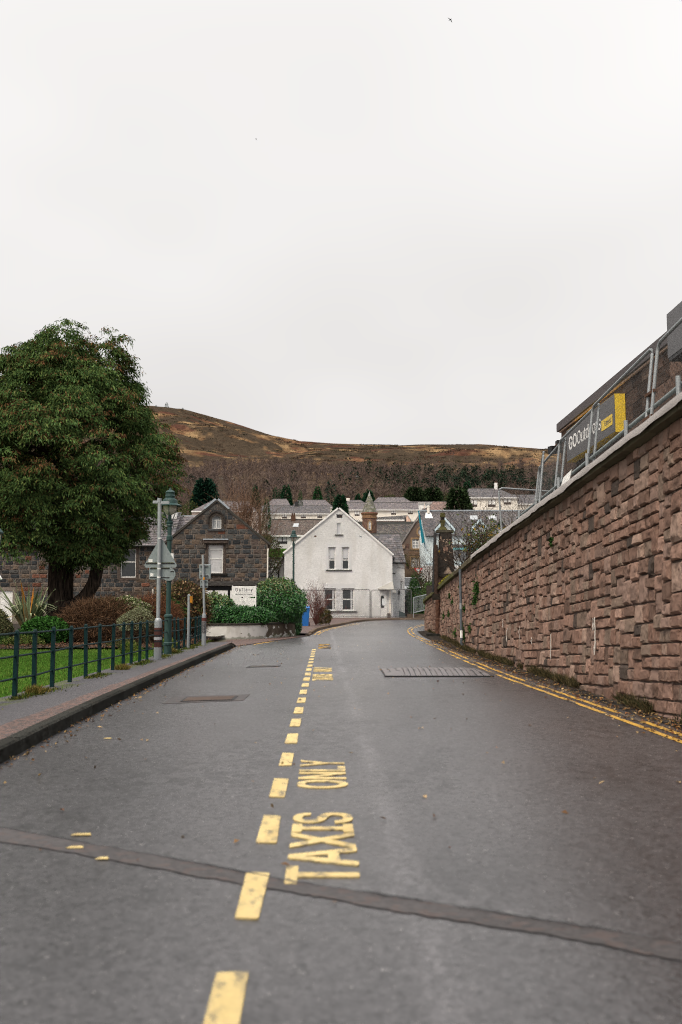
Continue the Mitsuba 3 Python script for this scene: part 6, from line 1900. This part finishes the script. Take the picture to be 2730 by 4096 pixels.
put(pi_, 'gablet_sill', MB().box(gx_ - .37, gx_ + .37, oy - .48, oy - .36, 2.30, 2.368, (.04, .035, .03)), 'm_stone')
fm = MB()
fxx = ox - .07
MO = (.085, .082, .035)
frustum(fm, fxx, oy, .17, .17, 4.161, .10, .10, 4.30, MO)
frustum(fm, fxx, oy, .07, .07, 4.30, .085, .085, 4.50, MO)
frustum(fm, fxx, oy, .11, .11, 4.50, .10, .10, 4.56, MO)
frustum(fm, fxx, oy, .075, .075, 4.56, .075, .075, 4.70, (.03, .028, .022))
frustum(fm, fxx, oy, .10, .10, 4.70, .085, .085, 4.86, MO)
put(pi_, 'finial', fm, 'm_stone')
lm = MB()
lr = np.random.default_rng(3)
for (cx_, cz_, r_l, k) in ((-.2, 3.85, .06, 8), (-.12, 3.7, .08, 10), (.10, 3.78, .05, 6), (.14, 3.6, .09, 12), (.02, 3.5, .10, 14), (-.1, 3.28, .06, 8), (.12, 3.25, .08, 10), (.2, 3.45, .05, 6), (-.05, 2.98, .05, 5)):
    for _ in range(k):
        a_, b_ = cx_ + lr.normal(0, r_l), cz_ + lr.normal(0, r_l * .5)
        rr_ = lr.uniform(.012, .03)
        yf = oy - (.37 + (.25 - .37) * (b_ - 2.361) / 1.7) - .004
        if abs(a_) < .27:
            g_ = np.linspace(0, 2 * np.pi, 8)[:-1]
            v_ = [(ox + .03 + a_ + rr_ * lr.uniform(.6, 1.2) * math.cos(t), yf - .003, b_ + rr_ * lr.uniform(.6, 1.1) * math.sin(t)) for t in g_] + [(ox + .03 + a_, yf - .01, b_)]
            lm.add(v_, [[i, (i + 1) % 7, 7] for i in range(7)], pick(lr, [(.30, .22, .17), (.22, .16, .12), (.36, .28, .22)], 1)[0])
put(pi_, 'lichen', lm, 'm_vc', kind='stuff')
put(pi_, 'roundel', MB().tube([(ox, oy - .325, 3.40), (ox, oy - .35, 3.40)], .10, 18, (.24, .16, .10)), 'm_stone')
col = thing('rain_pipe', 'old rusty pipe column against the corner of the stone pier', 'pipe')
put(col, 'shaft', MB().lathe(3.72, 38.9, [(.085, 1.62), (.08, 1.9), (.075, 3.5), (.06, 3.55)], 12, (.055, .036, .028)), 'm_stone', smooth=True)
put(col, 'collar', frustum(MB(), 3.72, 38.9, .15, .15, 1.40, .16, .16, 1.62, (.035, .03, .026)), 'm_stone')
put(col, 'lower_shaft', MB().lathe(3.76, 38.8, [(.11, -.05), (.105, .6), (.12, .61), (.12, .68), (.09, .70), (.088, 1.40)], 14, (.105, .055, .04)), 'm_stone', smooth=35)
put(col, 'back_pipe', MB().tube([(3.72, 39.2, 4.05), (3.64, 39.2, 2.2), (3.62, 39.2, 1.7)], .06, 8), 'm_black')
put(col, 'foot_slab', MB().box(3.32, 3.85, 38.2, 39.0, 0.0, .10, (.03, .03, .028)), 'm_stone')
solo('end_pillar', 'dark square stone block rising behind the far end of the wall', 'pillar', frustum(MB(), 4.50, 48.6, .33, .33, .2, .32, .32, 2.15, (.06, .05, .045)), 'm_stone')

# bare tree with the last leaves behind the wall
bt = thing('bare_tree', 'bare many stemmed tree with a few yellow leaves behind the retaining wall', 'tree')
b_r = np.random.default_rng(19)
put(bt, 'branches', twigs(MB(), b_r, (4.35, 33.0, 1.4), .95, 3.3, 15, 3, .036, (.06, .045, .038), (.10, 0, 0), up=.3), 'm_vc')
k = 1300
P = np.stack([b_r.normal(4.95, .42, k), b_r.normal(33, .4, k), b_r.normal(3.15, .40, k)], 1)
put(bt, 'leaves', MB().add(*leaf_cards(P, b_r.normal(0, .7, (k, 3)) + [0, 0, -.4], rand_dir(b_r, k), b_r.uniform(.08, .17, k), .06, .2, pick(b_r, [(.06, .10, .03), (.09, .12, .05), (.05, .08, .03), (.30, .19, .03), (.12, .14, .07)], k))), 'm_leaf')
bush('wall_shrub', 'green shrub with drooping leaves peeping over the wall beside the pier', (4.55, 36.5, 2.0), (.35, .3, .3), 420, .13, .05, [(.06, .11, .03), (.09, .13, .05), (.04, .08, .03), (.16, .11, .05)], 'shrub', (.06, .04, .03))
yb = thing('bare_bushes', 'tangle of leafless bushes growing behind the fence panels on the yard', 'bushes', kind='stuff')
mb = MB()
for (x, y, z, h, n) in ((5.2, 27.5, 1.9, 3.0, 9), (5.0, 30, 1.8, 3.4, 9), (6.4, 28.5, 1.9, 3.2, 9), (6.9, 31, 1.9, 3.6, 8), (5.6, 25.0, 2.0, 1.8, 9)):
    twigs(mb, b_r, (x, y, z), .55, h, n, 2, .016, (.085, .062, .05), up=.5)
scene[yb] = mikit.ply(mb.mesh(), 'm_vc', color=mb.colors())

# greenery, give way sign and van beyond the bend
bush('roadside_bush', 'dense green bush beside the right corner of the white house', (6.15, 79.0, 1.6), (1.0, 1.4, 2.15), 10000, .12, .06, [(.03, .085, .022), (.045, .11, .03), (.02, .06, .018), (.07, .11, .035)], 'bush', (.05, .04, .03))
bush('roadside_bush', 'paler green bush between the guard rail and the stone pier', (7.1, 76.5, 1.9), (.95, 1.0, 1.3), 5000, .11, .05, [(.07, .12, .035), (.09, .14, .05), (.05, .09, .03)], 'bush', (.07, .055, .04))
bt2 = thing('bare_tree', 'slender bare tree in front of the pale blue house', 'tree')
put(bt2, 'branches', twigs(MB(), np.random.default_rng(23), (6.7, 77.5, .8), .7, 6.2, 11, 3, .042, (.075, .055, .045), up=.7), 'm_vc')
bt3 = thing('bare_tree', 'bare yellowish tree before the red gable of the hall', 'tree')
put(bt3, 'branches', twigs(MB(), np.random.default_rng(29), (7.2, 97, 3.4), .8, 4.2, 10, 3, .03, (.11, .085, .045), up=.6), 'm_vc')
gw = thing('give_way_sign', 'red and white triangular give way sign above the green bush', 'road sign')
Yg = 84.0
tri = Polygon([(6.22, 4.33), (6.86, 4.33), (6.54, 3.76)]).buffer(.03)
put(gw, 'border', MB().poly_xz(tri, Yg, Yg + .012), 'm_red')
pgw = put(gw, 'panel', MB().poly_xz(tri.buffer(-.075), Yg - .004, Yg - .001), 'm_white')
text_xz(pgw, 'lettering', 'GIVE', 6.36, 6.72, 4.16, .095, Yg - .0045, 'm_ink', True)
text_xz(pgw, 'lettering', 'WAY', 6.45, 6.64, 4.02, .09, Yg - .0045, 'm_ink', True)
put(gw, 'post', MB().tube([(6.54, Yg + .05, .3), (6.54, Yg + .05, 4.3)], .04, 8), 'm_grey')
vn = thing('parked_van', 'white parked van showing its windscreen over the bush by the white house', 'van')
vp = Polygon([(80.2, 1.6), (80.2, 2.55), (80.6, 2.70), (81.5, 3.50), (85.5, 3.62), (85.6, 1.6)])
mvan = trimesh.creation.extrude_polygon(vp, 1.9, engine='earcut')
vv = mvan.vertices
put(vn, 'body', (np.stack([4.95 + vv[:, 2], vv[:, 0], vv[:, 1]], 1), mvan.faces), 'm_white')
put(vn, 'windscreen', MB().add([(5.10, 80.66, 2.77), (6.70, 80.66, 2.77), (6.62, 81.44, 3.47), (5.18, 81.44, 3.47)], [[0, 1, 2, 3]]), 'm_glass')
for x in (5.05, 6.6):
    put(vn, 'headlight', MB().box(x, x + .2, 80.16, 80.199, 2.25, 2.42), 'm_frost')
for x in (4.97, 6.6):
    for y in (81.1, 84.7):
        put(vn, 'wheel', MB().tube([(x, y, 1.62), (x + .2, y, 1.62)], .34, 14), 'm_black')
put(vn, 'bumper', MB().box(4.97, 6.83, 80.08, 80.15, 1.7, 1.95), 'm_dark')

# ------------------------------------------------------------------ trees on the slope
def conifer(label, x, y, r, ztop_, n=1500, cols=None, zb=None, name='conifer', group=None, shape=.8):
    rg = np.random.default_rng(hash_(label))
    k = thing(name, label, 'tree', group)
    zb = float(terrain(x, y)) + .2 if zb is None else zb
    h = ztop_ - zb
    t = 1 - rg.uniform(0, 1, n) ** .6
    t = t * .97
    ph_ = rg.uniform(0, 2 * np.pi, n)
    lob_ = .75 + .5 * meshkit.fbm(np.stack([np.cos(ph_) * 2 + x, np.sin(ph_) * 2, t * 5], 1), 3)
    R_ = r * np.minimum(1, (1 - t) ** shape * 1.15) * lob_ * rg.uniform(.45, 1, n) ** .5
    P_ = np.stack([x + R_ * np.cos(ph_), y + R_ * np.sin(ph_), zb + .4 + t * (h - .4)], 1)
    D_ = np.stack([np.cos(ph_), np.sin(ph_), rg.normal(.15, .5, n)], 1)
    s = max(.28, r * .40)
    put(k, 'crown', MB().add(*leaf_cards(P_, D_, unit(np.stack([np.cos(ph_), np.sin(ph_), np.full(n, .7)], 1) + rg.normal(0, .4, (n, 3))), rg.uniform(.6, 1.2, n) * s, rg.uniform(.3, .6, n) * s, .25, pick(rg, cols or [(.016, .056, .028), (.022, .068, .032), (.013, .046, .025), (.028, .078, .034)], n))), 'm_leaf')
    put(k, 'trunk', MB().tube([(x, y, zb - .6), (x, y, zb + h * .8)], [r * .10, r * .02], 6), 'm_bark')
    return k


LG = [(.024, .080, .028), (.032, .098, .034), (.018, .062, .024)]
OL = [(.03, .05, .022), (.04, .065, .028), (.024, .042, .02)]
conifer('tall dark conifer right behind the apex of the white gable', -.11, 185, 1.6, 22.1, 3800, shape=.55)
conifer('small conifer before the grey hip roofs above the long terrace', -14.9, 198.5, .9, 23.2, 1200, LG)
conifer('left conifer of the dark pair above the hip roofs', -18.0, 270, .9, 33.6, 1400)
conifer('right conifer of the dark pair above the hip roofs', -16.8, 272, .85, 33.4, 1400)
conifer('rounded dark conifer beside the dark pair above the roofs', -15.5, 280, 1.6, 35.4, 2000, shape=.45)
conifer('slim pointed bright green conifer behind the terrace chimney', -9.27, 225, .72, 27.9, 1400, LG)
conifer('broad green conifer above the right hip roof', -6.4, 270, 1.6, 33.9, 1800, LG)
conifer('broad dark conifer behind the turret cone', 7.4, 265, 2.1, 32.2, 2000)
conifer('dark conifer left of the turret cone', 4.6, 268, 1.4, 31.5, 1600)
conifer('wide green pine above the white long building', 21.0, 280, 3.0, 34.6, 2600, OL, shape=.4)
conifer('wide green pine farther right above the pink house', 26.5, 286, 2.9, 35.2, 2600, OL, shape=.4)
conifer('dense dark pine between the pink house and the cream hip roofed house', 19.0, 160, 2.1, 20.4, 3600, OL, shape=.45)
conifer('dark conifer peeping above the cream hip roofed house', 38.3, 300, 1.9, 39.2, 1500)
conifer('big dark blue green pine left of the bare tree above the stone gable', -38.5, 280, 3.4, 37.3, 3600, [(.014, .045, .03), (.02, .055, .034), (.011, .036, .026)], shape=.5)
conifer('dark pine at the foot of the wood above the bare tree', -26, 300, 1.4, 37.8, 1600)
for i, (x, y, r, zt, lab) in enumerate(((-27.4, 180, 2.2, 19.6, 'round green bush behind the left slope of the stone gable'), (-12, 215, 2.0, 21, 'brownish bush before the left hip roof'), (9.0, 276, 2.5, 30.5, 'dull green bush on the slope above the purple roof'), (14.0, 283, 2.8, 32.5, 'dull green bush below the pylon wood'), (30.5, 288, 2.6, 33.5, 'dull green bush right of the wide pines'), (9.5, 118, 1.5, 10.3, 'olive green bush between the hall gable and the terrace end'))):
    zb = float(terrain(x, y))
    bush('slope_bush', lab, (x, y, (zt + zb) / 2), (r, r, (zt - zb) / 2 + .3), 1500, .34, .22, [(.055, .07, .025), (.04, .06, .025), (.075, .075, .03)] if i != 1 else [(.08, .045, .035), (.10, .06, .04)], 'bush')
# hedge-like growth on the bank right of the stone gable
bush('bank_bush', 'tangled green and brown bush over the right slope of the stone gable', (-5.2, 68.0, 4.6), (1.2, 1.2, 1.5), 5200, .12, .06, [(.05, .07, .025), (.07, .06, .035), (.09, .06, .04), (.04, .055, .02)], 'bush', (.06, .045, .035))
bush('bank_bush', 'dark green bush in the gap between the gallery and the white house', (-4.6, 80.0, 1.8), (.7, 1.0, 1.7), 3600, .11, .06, [(.03, .07, .022), (.04, .085, .028), (.02, .05, .018)], 'bush')
solo('bank_grass', 'patch of green grass below the white bungalow', 'grass', MB().add([(-7.2, 98, 4.6), (-3.2, 98, 4.9), (-3.2, 109, 7.4), (-8.0, 109, 7.45)], [[0, 1, 2, 3]]), 'm_lawn', kind='stuff')
bt4 = thing('bare_tree', 'tall bare brown many stemmed tree rising behind the stone gable', 'tree')
put(bt4, 'branches', twigs(MB(), np.random.default_rng(37), (-10.6, 108, 6.2), .55, 9.8, 60, 2, .055, (.16, .10, .07), up=.95), 'm_vc')
bt5 = thing('bare_tree', 'second bare tree right of the tall one behind the stone gable', 'tree')
put(bt5, 'branches', twigs(MB(), np.random.default_rng(39), (-8.6, 106, 6.0), .55, 6.4, 20, 2, .05, (.14, .09, .065), up=.9), 'm_vc')
bt6 = thing('bare_tree', 'rusty bare shrub before the pale hip roofs above the terrace', 'tree')
put(bt6, 'branches', twigs(MB(), np.random.default_rng(41), (-12, 226, 19.0), .5, 5.4, 22, 2, .06, (.12, .06, .05), up=.9), 'm_vc')

# the bare birch wood over the foot of the hill, with its darker evergreen part
wd = np.random.default_rng(101)
n = 9500
wx, wy_ = wd.uniform(-330, 330, n), 302 + 348 * wd.uniform(0, 1, n)
dens = meshkit.fbm(np.stack([wx * .013, wy_ * .009, wx * 0], 1), 3, 8)
lim = 522 + 110 * (meshkit.fbm(np.stack([wx * .01, wx * 0, wx * 0], 1), 3, 2) - .5) - .10 * np.abs(wx + 20)
keep = (dens > .27) & (wy_ < lim + wd.normal(0, 18, n))
wx, wy_ = wx[keep], wy_[keep]
n = len(wx)
wz = terrain(wx, wy_)
B = np.stack([wx, wy_, wz], 1)
mb = MB()
H = wd.uniform(5.5, 9.5, n)
pale = wd.random(n) < .07
C = np.where(pale[:, None], pick(wd, [(.26, .22, .19), (.20, .17, .15)], n), pick(wd, [(.05, .034, .032), (.065, .045, .042)], n))
mb.add(*leaf_cards(B, np.stack([wd.normal(0, .06, n), np.zeros(n), np.ones(n)], 1), np.tile([0, -1.0, 0], (n, 1)), H * .7, .10, 0, C))
nb = 30
i2 = np.repeat(np.arange(n), nb)
k = len(i2)
tt = wd.uniform(.12, .75, k)
P = B[i2] + np.stack([wd.normal(0, .35, k), wd.normal(0, .35, k), H[i2] * tt], 1)
D = np.stack([wd.normal(0, .85, k), wd.normal(0, .5, k), np.full(k, .8)], 1)
tone = pick(wd, [(.100, .075, .067), (.112, .082, .070), (.084, .064, .060), (.122, .090, .074)], n, .10)
mb.add(*leaf_cards(P, D, wd.normal(0, .5, (k, 3)) + [0, -1, 0], H[i2] * wd.uniform(.14, .34, k), wd.uniform(.10, .24, k), .1, tone[i2]))
solo('birch_wood', 'purplish brown leafless birch wood across the foot of the hill', 'wood', mb, 'm_vc', kind='stuff')
n = 620
ex_ = np.concatenate([wd.normal(52, 20, 230), wd.uniform(-150, 150, 50)])
ey_ = np.concatenate([wd.uniform(330, 455, 230), wd.uniform(300, 380, 50)])
keep = meshkit.fbm(np.stack([ex_ * .03, ey_ * .02, ex_ * 0], 1), 3, 6) > .40
ex_, ey_ = ex_[keep], ey_[keep]
n = len(ex_)
ez_ = terrain(ex_, ey_)
nb = 130
i2 = np.repeat(np.arange(n), nb)
k = len(i2)
Hh = wd.uniform(5, 9, n)
t = wd.uniform(0, 1, k)
a_ = wd.uniform(0, 2 * np.pi, k)
R_ = 2.3 * np.sqrt(np.clip(1 - t, 0, 1)) * wd.uniform(.4, 1, k)
P = np.stack([ex_[i2] + R_ * np.cos(a_), ey_[i2] + R_ * np.sin(a_), ez_[i2] + .5 + t * Hh[i2]], 1)
tone = pick(wd, [(.020, .032, .022), (.024, .038, .024), (.030, .042, .026), (.016, .027, .020)], n)
mb = MB()
mb.add(*leaf_cards(P, np.stack([np.cos(a_), np.sin(a_), wd.normal(0, .5, k)], 1), wd.normal(0, .6, (k, 3)) + [0, -.3, .8], wd.uniform(.5, 1.1, k), wd.uniform(.35, .6, k), .2, tone[i2]))
solo('pine_wood', 'dark evergreen part of the wood on the hill behind the pylon', 'wood', mb, 'm_leaf', kind='stuff')
# scattered scrub, saplings and heather clumps over the moor
n = 5200
sx_, sy_ = wd.uniform(-330, 340, n), wd.uniform(520, 1090, n)
keep = meshkit.fbm(np.stack([sx_ * .02, sy_ * .008, sx_ * 0], 1), 4, 12) > .52
sx_, sy_ = sx_[keep], sy_[keep]
n = len(sx_)
sz_ = terrain(sx_, sy_) - .15
nb = 14
i2 = np.repeat(np.arange(n), nb)
k = len(i2)
P = np.stack([sx_[i2] + wd.normal(0, 1.6, k), sy_[i2] + wd.normal(0, 1.2, k), sz_[i2]], 1)
tone = pick(wd, [(.045, .032, .024), (.06, .040, .03), (.035, .036, .022), (.08, .045, .03)], n)
mb = MB()
mb.add(*leaf_cards(P, np.stack([wd.normal(0, .5, k), wd.normal(0, .4, k), np.full(k, .8)], 1), wd.normal(0, .5, (k, 3)) + [0, -1, .3], wd.uniform(.4, 1.2, k), wd.uniform(.5, 1.1, k), .1, tone[i2]))
solo('moor_scrub', 'scattered dark scrub and heather clumps over the hill', 'scrub', mb, 'm_vc', kind='stuff')
for i, (x, y) in enumerate(((-193, 1085), (-204, 1082), (-176, 1090))):
    conifer(('small lone spruce on the hill crest', 'tiny spruce left of the lone spruce on the crest', 'tiny spruce right of the lone spruce on the crest')[i], x, y, (2.0, 1.0, 1.0)[i], float(terrain(x, y)) + (7, 2.6, 2.2)[i], 260, name='spruce')

# pylon and its wires
py = thing('pylon', 'grey lattice electricity pylon before the wood on the hill', 'pylon')
X0, Y0, Z0, Hp = 7.23, 440.0, float(terrain(7.23, 440)) - .3, 0
Hp = 59.2 - Z0
lg = MB()
wL = lambda t: 1.15 * (1 - t) + .22 * t if t < .6 else .46
for sx in (-1, 1):
    for sy in (-1, 1):
        lg.tube([(X0 + sx * wL(t), Y0 + sy * wL(t) * .6, Z0 + Hp * t) for t in (0, .3, .6, .99)], .10, 4)
put(py, 'leg', lg, 'm_pylon')
bc = MB()
for i in range(9):
    t0, t1 = i / 9, (i + 1) / 9
    for sy in (-1, 1):
        for s in (-1, 1):
            bc.tube([(X0 - s * wL(t0), Y0 + sy * wL(t0) * .6, Z0 + Hp * t0), (X0 + s * wL(t1), Y0 + sy * wL(t1) * .6, Z0 + Hp * t1)], .055, 3)
put(py, 'brace', bc, 'm_pylon')
for z, w in ((57.6, 1.75), (55.9, 2.1), (54.3, 1.75)):
    put(py, 'arm', MB().tube([(X0 - w, Y0, z), (X0, Y0, z + .25), (X0 + w, Y0, z)], .06, 4).tube([(X0 - w, Y0, z), (X0 + w, Y0, z)], .04, 4), 'm_pylon')
mat('m_pylon', two(pr((.30, .31, .33), .6, .3)))
G3 = 'power lines strung along the hill'
for i, (z, w) in enumerate(((57.6, -1.75), (57.6, 1.75), (55.9, -2.1), (55.9, 2.1), (54.3, 1.75))):
    pts = []
    for x in np.linspace(-160, 150, 50):
        span = 78.0
        u = ((x - X0) / span) % 1
        slope = .028 * max(0, X0 - x) - .03 * max(0, x - X0)
        pts.append((x, Y0 + w - .05 * (x - X0), z - 7.0 * u * (1 - u) + slope))
    solo('power_line', ('topmost power line on the left arm tips', 'topmost power line on the right arm tips', 'middle power line on the left arm tips', 'middle power line on the right arm tips', 'lowest power line on the right arm tip')[i], 'power line', MB().tube(pts, .028, 3, cap=False), 'm_pylon', group=G3)

# ------------------------------------------------------------------ birds
def bird(label, c, s, roll):
    k = thing('bird', label, 'bird', 'birds in the sky')
    b = MB()
    c = np.array(c, float)
    ax_ = unit(np.array([.75, .2, .62])); sd = unit(np.cross(ax_, [0, 1, 0])); u_ = np.cross(sd, ax_)
    t_ = np.linspace(-1, 1, 9)
    b.tube([c + ax_ * x * s * .5 for x in t_], s * .10 * np.sqrt(np.clip(1 - t_ ** 2, .01, 1)) + .002, 8)
    for sg in (-1, 1):
        sp_ = [c + ax_ * s * .12, c + sd * sg * s * .45 + u_ * s * roll + ax_ * s * .16, c + sd * sg * s * .95 - ax_ * s * .12 + u_ * s * roll * .6]
        tr_ = [c - ax_ * s * .12, c + sd * sg * s * .42 + u_ * s * roll - ax_ * s * .10, c + sd * sg * s * .95 - ax_ * s * .14 + u_ * s * roll * .6]
        th_ = u_ * s * .015
        v_ = [p + th_ for p in sp_ + tr_] + [p - th_ for p in sp_ + tr_]
        b.add(v_, [[0, 1, 4, 3], [1, 2, 5, 4], [6, 9, 10, 7], [7, 10, 11, 8], [0, 6, 7, 1], [1, 7, 8, 2], [3, 4, 10, 9], [4, 5, 11, 10]])
    b.add([c - ax_ * s * .42, c - ax_ * s * .68 + sd * s * .10, c - ax_ * s * .68 - sd * s * .10, c - ax_ * s * .5 + u_ * s * .03], [[0, 1, 3], [0, 3, 2], [0, 2, 1]])
    put(None, k, b, 'm_birdgrey')
    return k


mat('m_birdgrey', two(pr((.05, .05, .055), .8, .1)))
bird('dark bird gliding high in the right half of the sky', (4.64, 40, 25.9), .15, .25)
bird('tiny distant bird in the upper left of the sky', (-7.1, 80, 40.1), .13, .25)
